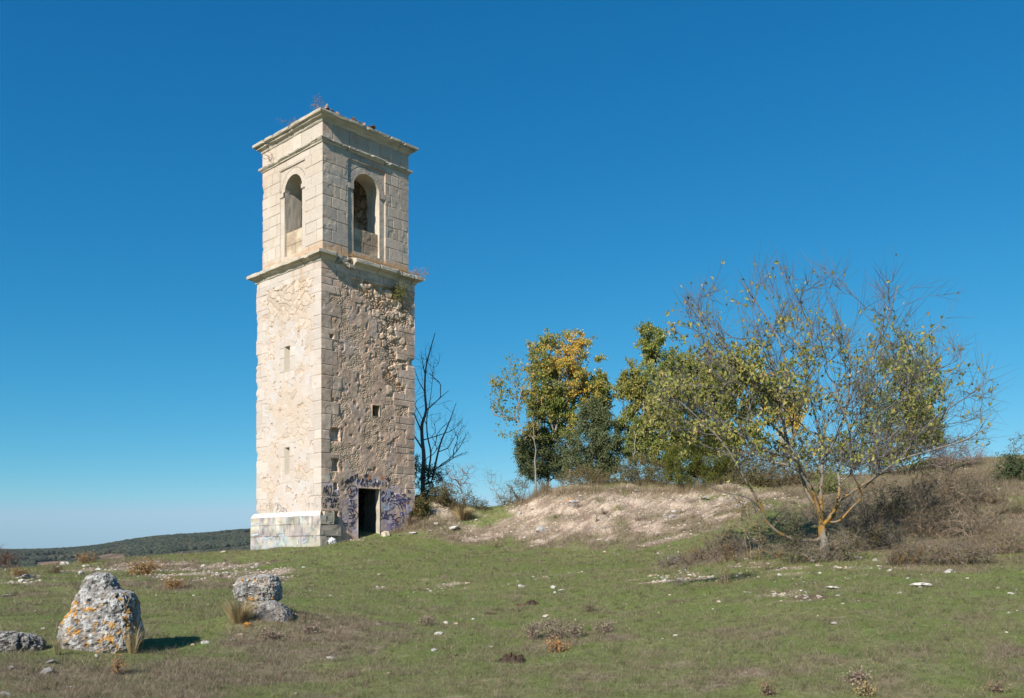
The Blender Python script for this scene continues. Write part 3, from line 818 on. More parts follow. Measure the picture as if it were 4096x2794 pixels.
# ---- plinth
def box_rough(g, lo, hi, col, seed, n=8, amp=.015, bev=.0):
    """a block of stone with uneven faces"""
    lo, hi = np.asarray(lo, float), np.asarray(hi, float)
    v, f = ICO[4]
    p = np.sign(v) * np.abs(v) ** .18
    p = p / np.abs(p).max(1, keepdims=True)
    p = np.clip(p * 1.0, -1, 1)
    r = np.linalg.norm(p, axis=1, keepdims=True)
    q = (lo + hi) / 2 + p * (hi - lo) / 2
    nn = fbm(q[:, 0] * 4, q[:, 1] * 4, q[:, 2] * 4, seed, 3)
    q = q + v * (nn[:, None] * amp * 1.2 - amp * .3)
    cn = fbm(q[:, 0] * 3, q[:, 1] * 3, q[:, 2] * 3, seed + 7, 3)
    g.add(q, None, f, np.asarray(col) * (1 + .22 * cn[:, None]))
PP = .15
PZ = np.array([-.7, .573, .98, Z_PC + .2])
def plinth_c(s, z, h):
    sh = s.shape + (3,); T = lambda c: np.broadcast_to(c, sh)
    j, bid = courses(PZ, s, z, 61, 1.3, 0, TW + 2 * PP)
    c = T(np.array([.50, .445, .37])) * (.9 + .2 * bid[..., None])
    n1 = fbm(s * 2.6, z * 1.6, 0, 65, 4); n2 = fbm(s * 3.2, z * 2.2, 3, 66, 4); n3 = fbm(s * 2.4, z * 2.6, 7, 67, 4)
    c = lerp(c, T(np.array([.50, .40, .43])), .55 * sstep(-.1, .45, n1))
    c = lerp(c, T(np.array([.36, .46, .55])), .7 * sstep(.22, .55, n2))
    c = lerp(c, T(np.array([.42, .49, .38])), .5 * sstep(.3, .55, n3))
    c = lerp(c, T(np.array([.40, .37, .44])), .6 * sstep(.22, .48, fbm(s * 4, z * 2, 11, 68, 4)))
    c = lerp(c, T(np.array([.26, .245, .24])), .75 * sstep(.10, .45, fbm(s * 6, z * .8, 21, 69, 4)) * sstep(.55, .95, z))
    c = lerp(c, T(np.array([.22, .21, .22])), .6 * sstep(.30, .5, fbm(s * 7, z * 5, 2, 78, 4)))
    c = lerp(c, T(np.array([.54, .48, .36])), .8 * sstep(.0, .4, fbm(s * 1.1, z * .9, 31, 70, 3)))
    c = c * (.86 + .25 * fbm(s * 1.4, z * 3, 5, 77, 3))[..., None]
    return lerp(c, c * np.array([.42, .36, .32]), .8 * (1 - sstep(.003, .018, j)))
def plinth_h(s, z):
    j, bid = courses(PZ, s, z, 61, 1.3, 0, TW + 2 * PP)
    return -.018 * (1 - sstep(.003, .016, j)) + .008 * fbm(s * 5, z * 5, 0, 72, 3) - .015 * sstep(.5, .75, fbm(s * 3, z * 3, 0, 73, 3))
PLINTH = wall('plinth', (-PP, -PP + .002, 0), AXV, NL, TW + 2 * PP, -1.0, Z_PC, .03, plinth_h, plinth_c)
# sloping top of the plinth on the left face
def plinth_slope():
    S = np.linspace(0, 1, 150); D = np.linspace(0, 1, 9)
    s, d = np.meshgrid(S, D, indexing='ij')
    y = (-PP + (TW + 2 * PP) * s) * (1 - d) + d * (TW * s)
    x = -PP + (PP - .01) * d
    z = Z_PC + (Z_PL - Z_PC) * np.sin(d * math.pi / 2) ** .9 + .012 * fbm(y * 4, d * 2, 0, 74, 3) * (d > 0)
    z = z - .05 * sstep(.3, .7, fbm(y * 2.2, 4, 0, 75, 3)) * (1 - d)
    c = np.broadcast_to(np.array([.60, .57, .52]), s.shape + (3,)) * (1 + .15 * fbm(y * 3, d, 0, 76, 3)[..., None])
    make('plinth_slope', np.stack([x, y, z], -1).reshape(-1, 3), grid_quads(150, 9)[:, ::-1], M_stone, tower, c.reshape(-1, 3))
plinth_slope()
# what is left of the plinth on the doorway side: three loose courses of corner blocks
g = Geo(); box_rough(g, (-PP + .01, -PP, .985), (.10, .3, Z_PC + .01), (.47, .40, .32), 3)
box_rough(g, (.04, -PP + .01, .985), (.47, .3, Z_PL - .01), (.47, .40, .31), 4, amp=.03)
g.build('plinth_block', M_stone, tower)
g = Geo(); box_rough(g, (-PP + .01, -PP, .575), (.72, .3, .975), (.39, .33, .27), 5, amp=.02); g.build('plinth_block', M_stone, tower)
g = Geo(); box_rough(g, (-PP + .01, -PP, -.4), (.12, .3, .565), (.42, .37, .30), 6); box_rough(g, (.13, -PP + .03, -.4), (.42, .3, .545), (.46, .38, .30), 7)
g.build('plinth_block', M_stone, tower)

# ---- belfry
BW = TW - 2 * INS
def bface(px, py, face): 
    s, z = onface(px, py, face, INS); return s - INS, z
def arch_from(face, xl, xr, ytop, yspr, ypar):
    a, b = bface(xl, yspr, face)[0], bface(xr, yspr, face)[0]
    sc, hw = (a + b) / 2, abs(b - a) / 2
    xm = (xl + xr) / 2
    ztop = bface(xm, ytop, face)[1]; zp = bface(xm, ypar, face)[1]
    return sc, hw, ztop - hw, zp
aR = arch_from('R', 1416, 1521, 697, 790, 920)
aL = arch_from('L', 1134, 1204, 697, 800, 917)
Z_B0 = Z_C1b - .05
ARCH_R = ('arch', aR[0], aR[1], aR[3] - .9, aR[2]); ARCH_L = ('arch', aL[0], aL[1], aL[3] - .9, aL[2])
print('arches', aR, aL, BW)
BZ = np.array([Z_B0, 10.98, 11.42, 11.80, 12.22, 12.62, 13.0, 13.42, 13.80, 14.2, 14.46, 14.62, 15.2])
def belfry_fns(arch, seed, sunny):
    _, sc, hw, zb, zs = arch
    px = hw + .24; ztop = zs + hw + .30
    def h(s, z, colours=False):
        j, bid = courses(BZ, s, z, seed, .62, 0, BW)
        hh = -.013 * (1 - sstep(.003, .017, j)) + .006 * (bid - .5) + .0022 * fbm(s * 7, z * 7, 0, seed + 2, 3) - .009 * sstep(.42, .7, fbm(s * 2.6, z * 2.6, 0, seed + 3, 3)) * (1 if not sunny else .5)
        inp = sstep(.006, -.006, np.maximum(np.abs(s - sc) - px, z - ztop))
        imp = sstep(.006, -.006, np.maximum(np.abs(s - sc) - px - .002, np.abs(z - (zs - .03)) - .10)) * (np.abs(s - sc) > hw - .01)
        # joint between the arch stones and the wall
        rr = np.hypot(s - sc, z - zs)
        ring = np.abs(rr - (hw + .235)); ang = np.arctan2(z - zs, s - sc)
        vj = np.abs(((ang / math.pi * 7) % 1) - .5)
        panel = -.05 + .004 * fbm(s * 7, z * 7, 0, seed + 4, 3)
        panel = panel - .012 * ((z > zs) & (ring < .010)) - .010 * ((z > zs) & (rr < hw + .235) & (vj > .475))
        hp = lerp(hh, panel, inp)
        hp = lerp(hp, .004 + 0 * hp, imp)
        hd = hole_dist([arch], s, z)
        edgev = np.where(imp > .5, .004, -.05)
        hp = lerp(edgev, hp, sstep(0, .04, hd))
        hp = np.where((z < zb + .02), hp, hp)
        if not colours: return hp
        return hp, bid, j, inp, imp, ring, rr, vj
    def c(s, z, hv):
        _, bid, j, inp, imp, ring, rr, vj = h(s, z, True)
        sh = s.shape + (3,); T = lambda q: np.broadcast_to(q, sh)
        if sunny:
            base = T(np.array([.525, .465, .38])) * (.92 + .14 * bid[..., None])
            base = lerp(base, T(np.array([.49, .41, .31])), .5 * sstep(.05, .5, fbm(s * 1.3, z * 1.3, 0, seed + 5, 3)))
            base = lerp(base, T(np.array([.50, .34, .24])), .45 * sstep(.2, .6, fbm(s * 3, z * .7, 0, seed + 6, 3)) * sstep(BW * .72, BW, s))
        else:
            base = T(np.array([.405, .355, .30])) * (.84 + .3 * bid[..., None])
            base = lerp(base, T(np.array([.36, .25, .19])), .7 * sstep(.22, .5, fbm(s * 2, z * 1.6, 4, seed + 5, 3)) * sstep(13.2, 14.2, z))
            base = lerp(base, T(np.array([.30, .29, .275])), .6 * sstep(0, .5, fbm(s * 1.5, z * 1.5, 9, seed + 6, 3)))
        low = sstep(11.05, 10.75, z + .12 * fbm(s * 3, z * 3, 0, seed + 7, 3))
        base = lerp(base, T(np.array([.46, .30, .17])), .75 * low)
        base = lerp(base, base * np.array([.50, .42, .36]), .7 * (1 - sstep(.003, .016, j)) * (1 - inp))
        base = lerp(base, base * .5, ((z > ARCHZ[seed]) & (ring < .010)) * .9)
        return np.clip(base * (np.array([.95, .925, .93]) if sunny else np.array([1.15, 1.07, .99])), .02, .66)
    return h, c
ARCHZ = {101: ARCH_R[4], 201: ARCH_L[4]}
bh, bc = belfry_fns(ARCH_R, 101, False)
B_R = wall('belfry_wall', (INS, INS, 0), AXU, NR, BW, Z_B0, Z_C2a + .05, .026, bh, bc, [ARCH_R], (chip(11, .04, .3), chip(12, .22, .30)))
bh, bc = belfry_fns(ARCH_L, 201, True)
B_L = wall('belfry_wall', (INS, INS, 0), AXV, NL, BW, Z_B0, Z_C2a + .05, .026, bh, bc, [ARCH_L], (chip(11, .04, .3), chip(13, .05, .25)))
wall('belfry_wall', (TW - INS, INS, 0), AXV, -NL, BW, Z_B0, Z_C2a + .05, .08, plain_h, plain_c, (), (chip(12, .22, .30), chip(14, .1, .2)))
wall('belfry_wall', (INS, TW - INS, 0), AXU, -NR, BW, Z_B0, Z_C2a + .05, .08, plain_h, plain_c, (), (chip(13, .05, .25), chip(14, .1, .2)))
BT = .78
for arch, ax, n, sd in ((ARCH_R, AXU, NR, 7), (ARCH_L, AXV, NL, 8)):
    _, sc, hw, zb, zs = arch
    o = (INS, INS, 0)
    reveal('arch_reveal', arch_outline(sc, hw - .002, zb, zs), o, ax, n, .045, BT, np.array([.52, .45, .36]), seg=14, seed=sd, parent=B_R if sd == 7 else B_L)
    # parapet slab walling up the foot of the opening
    zp = aR[3] if sd == 7 else aL[3]
    S = np.linspace(sc - hw + .003, sc + hw - .003, 34); Z = np.linspace(zb - .05, zp, 40)
    s, z = np.meshgrid(S, Z, indexing='ij')
    jj, bb = courses([zb - .06, zb + .42, zp + .5], s, z, 300 + sd, .5, sc - hw, sc + hw)
    dpt = .15 + .012 * (1 - sstep(.003, .018, jj)) - .010 * fbm(s * 6, z * 6, 0, 301, 3)
    top = np.stack([s[:, -1], np.full(34, .45), z[:, -1]], -1)
    P = np.asarray(o) + s[..., None] * ax - dpt[..., None] * n; P[..., 2] += z
    tp = np.asarray(o) + s[:, -1][:, None] * ax - .5 * np.asarray(n); tp[:, 2] += zp + .02 * fbm(S * 4, 0, 0, 302, 2)
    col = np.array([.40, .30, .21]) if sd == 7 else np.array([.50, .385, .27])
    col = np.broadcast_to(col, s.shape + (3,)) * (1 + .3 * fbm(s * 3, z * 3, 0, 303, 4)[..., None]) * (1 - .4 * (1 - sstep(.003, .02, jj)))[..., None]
    V = np.concatenate([P.reshape(-1, 3), tp]); nq = grid_quads(34, 40)
    edge = np.array([(i * 40 + 39, (i + 1) * 40 + 39, 34 * 40 + i + 1, 34 * 40 + i) for i in range(33)])
    make('parapet', V, np.concatenate([nq, edge]), M_stone, B_R if sd == 7 else B_L, np.concatenate([col.reshape(-1, 3), np.tile(col.mean((0, 1)), (34, 1))]))
# inside of the belfry
J0, JW = INS + BT, BW - 2 * BT
def inb(face_arch, seed):
    _, sc, hw, zb, zs = face_arch
    return ('arch', sc - BT, hw, zb, zs)
def b_in_h(s, z):
    rj, rid = rubble(s, z, .25, 95); return -.07 + .10 * sstep(.02, .3, rj) * (.4 + .7 * rid) + .03 * fbm(s * 6, z * 6, 0, 96, 3)
def b_in_c(s, z, h):
    rj, rid = rubble(s, z, .25, 95); return lerp(np.broadcast_to(np.array([.20, .15, .10]), s.shape + (3,)), np.broadcast_to(np.array([.62, .51, .38]), s.shape + (3,)), sstep(.02, .2, rj)) * (.65 + .5 * rid[..., None])
wall('belfry_inner_wall', (J0, J0, 0), AXU, -NR, JW, 10.3, 15.1, .05, b_in_h, b_in_c, [inb(ARCH_R, 0)])
wall('belfry_inner_wall', (J0, J0, 0), AXV, -NL, JW, 10.3, 15.1, .05, b_in_h, b_in_c, [inb(ARCH_L, 0)])
wall('belfry_inner_wall', (J0 + JW, J0, 0), AXV, NL, JW, 10.3, 15.1, .035, b_in_h, b_in_c)
wall('belfry_inner_wall', (J0, J0 + JW, 0), AXU, NR, JW, 10.3, 15.1, .035, b_in_h, b_in_c)
for zz, nm in ((10.35, 'belfry_floor'), (15.12, 'belfry_ceiling')):
    g = Geo(); g.add([(.2, .2, zz), (TW - .2, .2, zz), (TW - .2, TW - .2, zz), (.2, TW - .2, zz)], [(0, 1, 2, 3)], None, (.3, .25, .2)); g.build(nm, M_dark, tower)

# ---- cornices: a profile carried round the tower with mitred corners
def cornice(name, base, prof, z0, spans, seed, col, amp=.012, joints=.85):
    """prof: (out, up) points from wall to top; spans: list of (side, from, to); base: half-side line position (inset)"""
    g = Geo()
    lo, hi = base, TW - base
    sides = {'R': (AXU, NR, (lo, lo)), 'L': (AXV, NL, (lo, lo)), 'B': (AXV, -NL, (hi, lo)), 'K': (AXU, -NR, (lo, hi))}
    Ls = hi - lo
    prof = np.array(prof, float)
    r = np.random.default_rng(seed)
    for side, a, b in spans:
        ax, n, og = sides[side]
        m = max(2, int((b - a) / .045))
        S = np.linspace(a, b, m)
        jt = [a]
        while jt[-1] < b - .3: jt.append(jt[-1] + joints * r.uniform(.6, 1.4))
        jt = np.array(jt[1:]) if len(jt) > 1 else np.array([99.])
        ids = r.random(len(jt) + 1)
        s, k = np.meshgrid(S, np.arange(len(prof)), indexing='ij')
        out = prof[k, 0]; up = prof[k, 1]
        # mitres at the two ends that reach the corners
        ext = s.copy()
        t0, t1 = a <= 1e-6, b >= Ls - 1e-6
        f = (s - a) / (b - a)
        ext = s + (out * (-(1 - f)) if t0 else 0) + (out * f if t1 else 0)
        if t0 or t1:
            # only the end pieces stretch: blend linearly over the first/last 5 cm
            ext = s.copy()
            if t0: ext = ext - out * np.clip(1 - (s - a) / .05, 0, 1)
            if t1: ext = ext + out * np.clip(1 - (b - s) / .05, 0, 1)
        dj = np.min(np.abs(s[..., None] - jt[None, None]), -1)
        bi = ids[np.searchsorted(jt, s)]
        nz = fbm(s * 2.2, k * .5, 0, seed + 3, 3)
        chipn = sstep(.35, .8, fbm(s * 3.5, k * .3, 2, seed + 4, 3))
        o2 = out + amp * nz + .012 * (bi - .5) - .03 * (1 - sstep(.004, .03, dj)) * (out > .03) - .05 * chipn * (out > .1)
        u2 = up + .018 * (bi - .5) + amp * .7 * fbm(s * 2.5, k * .4, 5, seed + 5, 3)
        P = np.zeros(s.shape + (3,))
        P[..., :2] = np.array(og); P += ext[..., None] * ax + o2[..., None] * n; P[..., 2] = z0 + u2
        base_c = np.broadcast_to(np.asarray(col), s.shape + (3,)) * (.9 + .2 * bi[..., None]) * (1 + .22 * fbm(s * 3, k * .8, 0, seed + 6, 4)[..., None])
        lich = sstep(.0, .5, fbm(s * 2.2, k * .5, 8, seed + 7, 3)) * (up > prof[:, 1].max() - .13)
        base_c = lerp(base_c, np.broadcast_to(np.array([.27, .25, .21]), s.shape + (3,)), .75 * lich)
        base_c = lerp(base_c, base_c * .4, .8 * (1 - sstep(.004, .022, dj)))
        q = grid_quads(m, len(prof))
        if np.cross(ax, (0, 0, 1)) @ n < 0: q = q[:, ::-1]
        np_ = P.reshape(-1, 3); cc = base_c.reshape(-1, 3)
        caps = []
        # close the broken ends
        for end, flag in ((0, t0), (m - 1, t1)):
            if not flag:
                ring = P[end]; cen = ring.mean(0) * .4 + (np.array([og[0], og[1], z0 + prof[:, 1].max() * .5]) + S[end] * ax) * .6
                i0 = len(np_); np_ = np.concatenate([np_, ring, cen[None]]); cc = np.concatenate([cc, np.tile(np.asarray(col) * 1.05, (len(prof) + 1, 1))])
                for t in range(len(prof) - 1): caps.append((i0 + t, i0 + t + 1, i0 + len(prof)))
        g.add(np_, q, np.array(caps) if caps else None, cc)
    return g.build(name, M_stone, tower)
CP2 = [(-.05, 0), (.02, 0), (.045, .03), (.06, .075), (.10, .115), (.165, .135), (.17, .165), (.185, .20), (.225, .21), (.26, .215), (.268, .25), (.268, .315), (.20, .335), (.05, .36), (-.25, .40)]
B1 = BW
COR_C = np.array([.47, .41, .32])
cornice('crowning_cornice', INS, CP2, Z_C2a, [('R', 0, B1), ('L', 0, B1), ('B', 0, B1), ('K', 0, B1)], 401, COR_C)
SP = [(-.03, 0), (.03, .01), (.045, .05), (.075, .065), (.105, .09), (.118, .125), (.11, .155), (.06, .175), (-.02, .19)]
cornice('string_course', INS, SP, Z_S0, [('R', 0, B1), ('L', 0, B1), ('B', 0, B1), ('K', 0, B1)], 402, COR_C * .98, joints=1.3)
CP1 = [(-.05, 0), (.02, 0), (.04, .03), (.06, .08), (.11, .115), (.17, .135), (.18, .155), (.235, .165), (.26, .18), (.265, .285), (.25, .31), (.10, .345), (-.16, .40), (-.30, .44)]
cornice('middle_cornice', 0, CP1, Z_C1a, [('R', 0, .55), ('R', 1.32, TW), ('L', 0, TW), ('B', 0, TW), ('K', 0, TW)], 403, COR_C)
# torn bed of the missing length of cornice
g = Geo()
for k in range(26):
    s = .5 + .85 * rng.random(); z = Z_C1a + .02 + .27 * rng.random()
    w = .05 + .09 * rng.random(); o = .03 + .10 * rng.random() * (1.2 - (z - Z_C1a) * 2)
    box_rough(g, (s - w, -o, z - w * .5), (s + w, .15, z + w * .5), np.array([.42, .36, .28]) * (.8 + .4 * rng.random()), 500 + k, amp=.03)
g.build('broken_bed', M_stone, tower)
# ---- low roof of broken tile and rubble
g = Geo()
n = 60
A, B = np.meshgrid(np.linspace(-.0, TW, n), np.linspace(-.0, TW, n), indexing='ij')
m = np.minimum(np.minimum(A, TW - A), np.minimum(B, TW - B))
zr = Z_C2b - .04 + .20 * np.clip(m, 0, 2.2) + .05 * fbm(A * 3, B * 3, 0, 97, 3)
g.add(np.stack([A, B, zr], -1).reshape(-1, 3), grid_quads(n, n), None, lerp(np.broadcast_to(np.array([.30, .17, .11]), (n * n, 3)), np.broadcast_to(np.array([.24, .22, .17]), (n * n, 3)), np.clip(.5 + fbm(A * 2, B * 2, 0, 98, 3).ravel(), 0, 1)))
M_tile = material('tile_rubble', .9, noise_scale=20, noise_amt=.3, bump=.6, bump_scale=25, bump_dist=.02)
g.build('roof', M_tile, tower)
def tile(seed):
    """a piece of curved clay tile"""
    r = np.random.default_rng(seed); g = Geo()
    n = 7; a = np.linspace(.15, .85, n) * math.pi
    L = r.uniform(.14, .3); rad = r.uniform(.07, .1)
    for th in (0, .015):
        pass
    o = np.stack([np.cos(a) * rad, np.zeros(n), np.sin(a) * rad - rad * .45], -1); i = o * np.array([.82, 1, .82])
    v = np.concatenate([o, o + [0, L, 0], i, i + [0, L, 0]])
    v[:, 1] += .03 * np.sin(v[:, 0] * 40)
    q = []
    for k in range(n - 1):
        q += [(k, k + 1, n + k + 1, n + k), (2 * n + k, 3 * n + k, 3 * n + k + 1, 2 * n + k + 1), (k, 2 * n + k, 2 * n + k + 1, k + 1), (n + k, n + k + 1, 3 * n + k + 1, 3 * n + k)]
    q += [(0, n, 3 * n, 2 * n), (n - 1, 3 * n - 1, 4 * n - 1, 2 * n - 1)]
    c = np.array([.33, .21, .15]) * r.uniform(.65, 1.25)
    return v, np.array(q), c
def tile_heap(n, s0, s1, seed):
    r = np.random.default_rng(seed)
    g = Geo()
    for k in range(n):
        v, q, c = tile(seed * 100 + k)
        s = r.uniform(s0, s1); d = abs(r.normal(0, .20)) + .02
        rot = Matrix.Rotation(r.uniform(0, 6.28), 3, 'Z') @ Matrix.Rotation(r.normal(0, .35), 3, 'X') @ Matrix.Rotation(r.normal(0, .35), 3, 'Y')
        v = v @ np.array(rot).T + np.array([s, d, Z_C2b + .01 + .12 * max(d, 0) + r.uniform(0, .05)])
        g.add(v, q, None, c)
    g.build('broken_tiles', M_tile, tower)
tile_heap(5, .1, .3, 3); tile_heap(16, .55, 1.15, 4); tile_heap(26, 1.5, 2.4, 5)
# ------------------------------------------------------------------ aerosol writing on the tower
GL = {  # a small hand-drawn letter set: strokes in a unit box
 'A': [[(0,0),(.45,1),(.9,0)],[(.18,.4),(.75,.4)]], 'R': [[(0,0),(.05,1),(.6,.95),(.7,.7),(.5,.5),(.1,.48),(.8,0)]],
 'T': [[(0,.95),(.9,1)],[(.45,1),(.42,0)]], 'Z': [[(0,.95),(.8,1),(.05,.05),(.9,0)]], 'O': [[(.5,1),(.1,.75),(.08,.25),(.45,0),(.85,.25),(.85,.75),(.5,1)]],
 'X': [[(0,0),(.85,1)],[(.05,1),(.8,0)]], 'I': [[(.3,1),(.3,0)]], 'S': [[(.8,.9),(.4,1),(.1,.75),(.4,.5),(.75,.3),(.5,0),(.05,.1)]],
 'H': [[(0,0),(0,1)],[(.75,0),(.75,1)],[(0,.5),(.75,.5)]], 'M': [[(0,0),(.1,1),(.45,.4),(.8,1),(.9,0)]], 'K': [[(0,0),(0,1)],[(.75,1),(.05,.5),(.85,0)]],
 'Y': [[(0,1),(.4,.5),(.8,1)],[(.4,.5),(.4,0)]], 'J': [[(.75,1),(.7,.2),(.35,-.15),(0,.1)]], 'a': [[(.7,.55),(.3,.6),(.1,.3),(.35,0),(.7,.2),(.7,.6),(.8,0)]],
 'r': [[(.1,.6),(.15,0)],[(.12,.4),(.4,.62),(.65,.55)]], 'e': [[(.1,.3),(.7,.35),(.5,.62),(.15,.5),(.1,.2),(.4,0),(.75,.12)]],
 '9': [[(.7,.7),(.4,1),(.1,.75),(.3,.5),(.7,.65),(.72,1),(.6,0)]], '3': [[(.1,.9),(.6,1),(.65,.7),(.3,.5),(.7,.35),(.5,0),(.05,.1)]], '-': [[(.1,.5),(.8,.5)]],
 '0': [[(.45,1),(.1,.6),(.15,.1),(.5,0),(.8,.4),(.7,.9),(.45,1)]], '4': [[(.6,0),(.6,1),(.05,.35),(.9,.35)]], 'P': [[(.1,0),(.15,1),(.7,.9),(.7,.55),(.12,.45)]],
 'o': [[(.4,.6),(.1,.35),(.3,0),(.7,.15),(.7,.5),(.4,.6)]], 's': [[(.65,.55),(.3,.62),(.15,.42),(.6,.22),(.4,0),(.05,.08)]], 'L': [[(.6,1),(.2,.5),(.3,0),(.75,.05)]],
 'E': [[(.8,1),(.1,.95),(.1,0),(.8,.02)],[(.1,.5),(.65,.5)]], 'N': [[(0,0),(.05,1),(.7,0),(.75,1)]], 'D': [[(.1,0),(.1,1),(.7,.75),(.7,.25),(.1,0)]], 'C': [[(.8,.85),(.4,1),(.1,.6),(.15,.2),(.5,0),(.85,.15)]],
 'B': [[(.1,0),(.1,1),(.6,.9),(.6,.6),(.1,.52),(.75,.35),(.6,.02),(.1,0)]], 'U': [[(0,1),(.05,.2),(.4,0),(.75,.2),(.8,1)]], '&': [[(.8,.1),(.2,.8),(.45,1),(.6,.8),(.1,.3),(.3,0),(.85,.45)]],
}
def word(txt, x, y, h, w, slope=0.0, adv=None, jit=.06, seed=0):
    """strokes in picture coordinates of a close-up: (x, y) foot of the first letter, h tall, w wide each"""
    r = np.random.default_rng(seed); out = []
    adv = adv or w * 1.15
    for i, ch in enumerate(txt):
        if ch == ' ': continue
        for st in GL[ch]:
            out.append([(x + i * adv + (p[0] + r.normal(0, jit)) * w, y + i * adv * slope - (p[1] + r.normal(0, jit)) * h) for p in st])
    return out
def smooth_line(p, n=5):
    p = np.array(p, float)
    if len(p) < 3: 
        t = np.linspace(0, 1, 6)[:, None]; return p[0] * (1 - t) + p[-1] * t
    q = np.concatenate([2 * p[:1] - p[1:2], p, 2 * p[-1:] - p[-2:-1]]); o = []
    for i in range(1, len(q) - 2):
        for k in range(n):
            t = k / n; a, b, c, d = q[i - 1], q[i], q[i + 1], q[i + 2]
            o.append(.5 * ((2 * b) + (c - a) * t + (2 * a - 5 * b + 4 * c - d) * t * t + (3 * b - a - 3 * c + d) * t ** 3))
    o.append(p[-1]); return np.array(o)
def R6(x, y): return onface(1270 + x / 4.528, 1850 + y / 4.528, 'R')
def L7(x, y): return onface(990 + x / 4.661, 1880 + y / 4.661, 'L')
def L7p(x, y): return onface(990 + x / 4.661, 1880 + y / 4.661, 'L', -.15)
M_paint = material('aerosol_paint', .55, noise_scale=30, noise_amt=.5, bump=0, spec=.3)
def graffiti(strokes, conv, face, width, col, label, plinth=False, seed=0, apart=False):
    if apart:
        for i, st in enumerate(strokes): graffiti([st], conv, face, width, col, label, plinth, seed + i)
        return
    g = Geo(); r = np.random.default_rng(seed)
    col = np.asarray(col, float)
    for st in strokes:
        P = np.array([conv(*p) for p in smooth_line(st)])
        # resample finely so that the paint follows the wall
        L = np.concatenate([[0], np.cumsum(np.hypot(*np.diff(P, axis=0).T))])
        m = max(3, int(L[-1] / .02)); t = np.linspace(0, L[-1], m)
        P = np.stack([np.interp(t, L, P[:, 0]), np.interp(t, L, P[:, 1])], -1)
        d = np.gradient(P, axis=0); d /= np.maximum(np.linalg.norm(d, axis=1, keepdims=True), 1e-6)
        nn = np.stack([-d[:, 1], d[:, 0]], -1)
        w = width * 1.25 * (.75 + .35 * noise3(t * 9, seed, 0, seed))[:, None] * .5
        rows = [P + nn * w * k for k in (-1, -.33, .33, 1)]
        sz = np.stack(rows, 1)
        s, z = sz[..., 0], sz[..., 1]
        if face == 'R': h = right_h(s, z) + .006; V = np.stack([s, -h, z], -1)
        elif plinth: h = plinth_h(s + PP, z) + PP + .006; V = np.stack([-h, s, z], -1)
        else: h = left_h(s, z) + .006; V = np.stack([-h, s, z], -1)
        g.add(V.reshape(-1, 3), grid_quads(m, 4) if face == 'R' else grid_quads(m, 4)[:, ::-1], None, col * r.uniform(.8, 1.3))
    o = g.build('graffiti', M_paint, PLINTH if plinth else (W_R if face == 'R' else W_L))
    o['label'] = label
    return o
BLK = (.022, .022, .030)
graffiti(word('ARTZ', 100, 570, 130, 52, -.12, seed=1) + word('OTAL', 175, 612, 50, 40, -.02, seed=2), R6, 'R', .030, BLK, 'black letters sprayed on the corner stones', seed=1)
graffiti(word('OTXAR', 132, 740, 85, 44, -.06, seed=3) + word('Y ARTZ', 140, 835, 70, 38, -.06, seed=4), R6, 'R', .028, BLK, 'two lines of black letters below the first', seed=2)
graffiti(word('TRASTI', 495, 440, 95, 40, -.72, adv=42, seed=5), R6, 'R', .034, BLK, 'black letters slanting up above the door', seed=3)
graffiti(word('Jarea', 700, 385, 80, 52, -.12, adv=58, seed=6) + word('9x3-04'.replace('x', 'X'), 775, 440, 60, 44, .02, adv=56, seed=7), R6, 'R', .030, BLK, 'black writing and a date above the door', seed=4)
graffiti(word('Pos', 1105, 430, 95, 55, -.02, adv=62, seed=8) + [[(1310, 395), (1290, 430), (1300, 465), (1335, 470)]] + [[(1285, 300), (1300, 345), (1290, 375)], [(1310, 290), (1330, 320), (1295, 360)]], R6, 'R', .026, BLK, 'loose black letters right above the door', seed=5)
graffiti([[(600, 430), (560, 470), (555, 560), (600, 620), (680, 600), (715, 520), (690, 440), (610, 425)], [(595, 470), (610, 540), (590, 580)], [(610, 540), (670, 490)], [(570, 600), (600, 655), (640, 620), (600, 600)],
          [(545, 850), (620, 850), (700, 890), (730, 960), (700, 1060), (640, 1115), (575, 1095)], [(600, 900), (625, 960), (570, 970)], [(570, 1020), (640, 1010), (680, 960)], [(580, 1170), (620, 1150), (668, 1180), (660, 1210)], [(570, 1200), (575, 1240), (620, 1260)],
          [(580, 700), (620, 720), (600, 760)], [(560, 790), (660, 790)], [(590, 690), (660, 700), (640, 770)], [(470, 1120), (540, 1100), (530, 1150), (480, 1150)]], R6, 'R', .030, (.035, .035, .07), 'looped dark blue tags left of the door', seed=6)
graffiti([[(1160, 600), (1190, 520), (1230, 600), (1215, 650)], [(1240, 520), (1260, 600), (1290, 640)], [(1180, 560), (1225, 560)], [(1165, 660), (1240, 610), (1300, 560), (1350, 520), (1380, 560)], [(1330, 600), (1350, 560), (1390, 590), (1370, 640), (1330, 620)],
          [(1300, 770), (1380, 740), (1450, 770), (1490, 860)], [(1470, 740), (1520, 790), (1540, 860)], [(1490, 730), (1545, 740), (1560, 800)], [(1200, 890), (1170, 940), (1180, 990), (1230, 990)], [(1200, 920), (1225, 1000)], [(1230, 890), (1280, 870), (1225, 950), (1300, 960)],
          [(1300, 960), (1340, 940), (1360, 1000), (1400, 950), (1430, 950)], [(1140, 1030), (1290, 1000)], [(1390, 1080), (1430, 1020), (1500, 1000), (1540, 1060), (1500, 1130), (1430, 1120), (1400, 1060)], [(1350, 1040), (1400, 1030), (1440, 1080)], [(1320, 1130), (1400, 1110), (1480, 1140)],
          [(1330, 690), (1400, 700), (1480, 680), (1520, 700)], [(1260, 690), (1300, 650), (1290, 720), (1340, 690)], [(1150, 690), (1200, 660), (1180, 720), (1240, 680)]], R6, 'R', .028, (.035, .035, .075), 'tangled dark blue tags right of the door', seed=7)
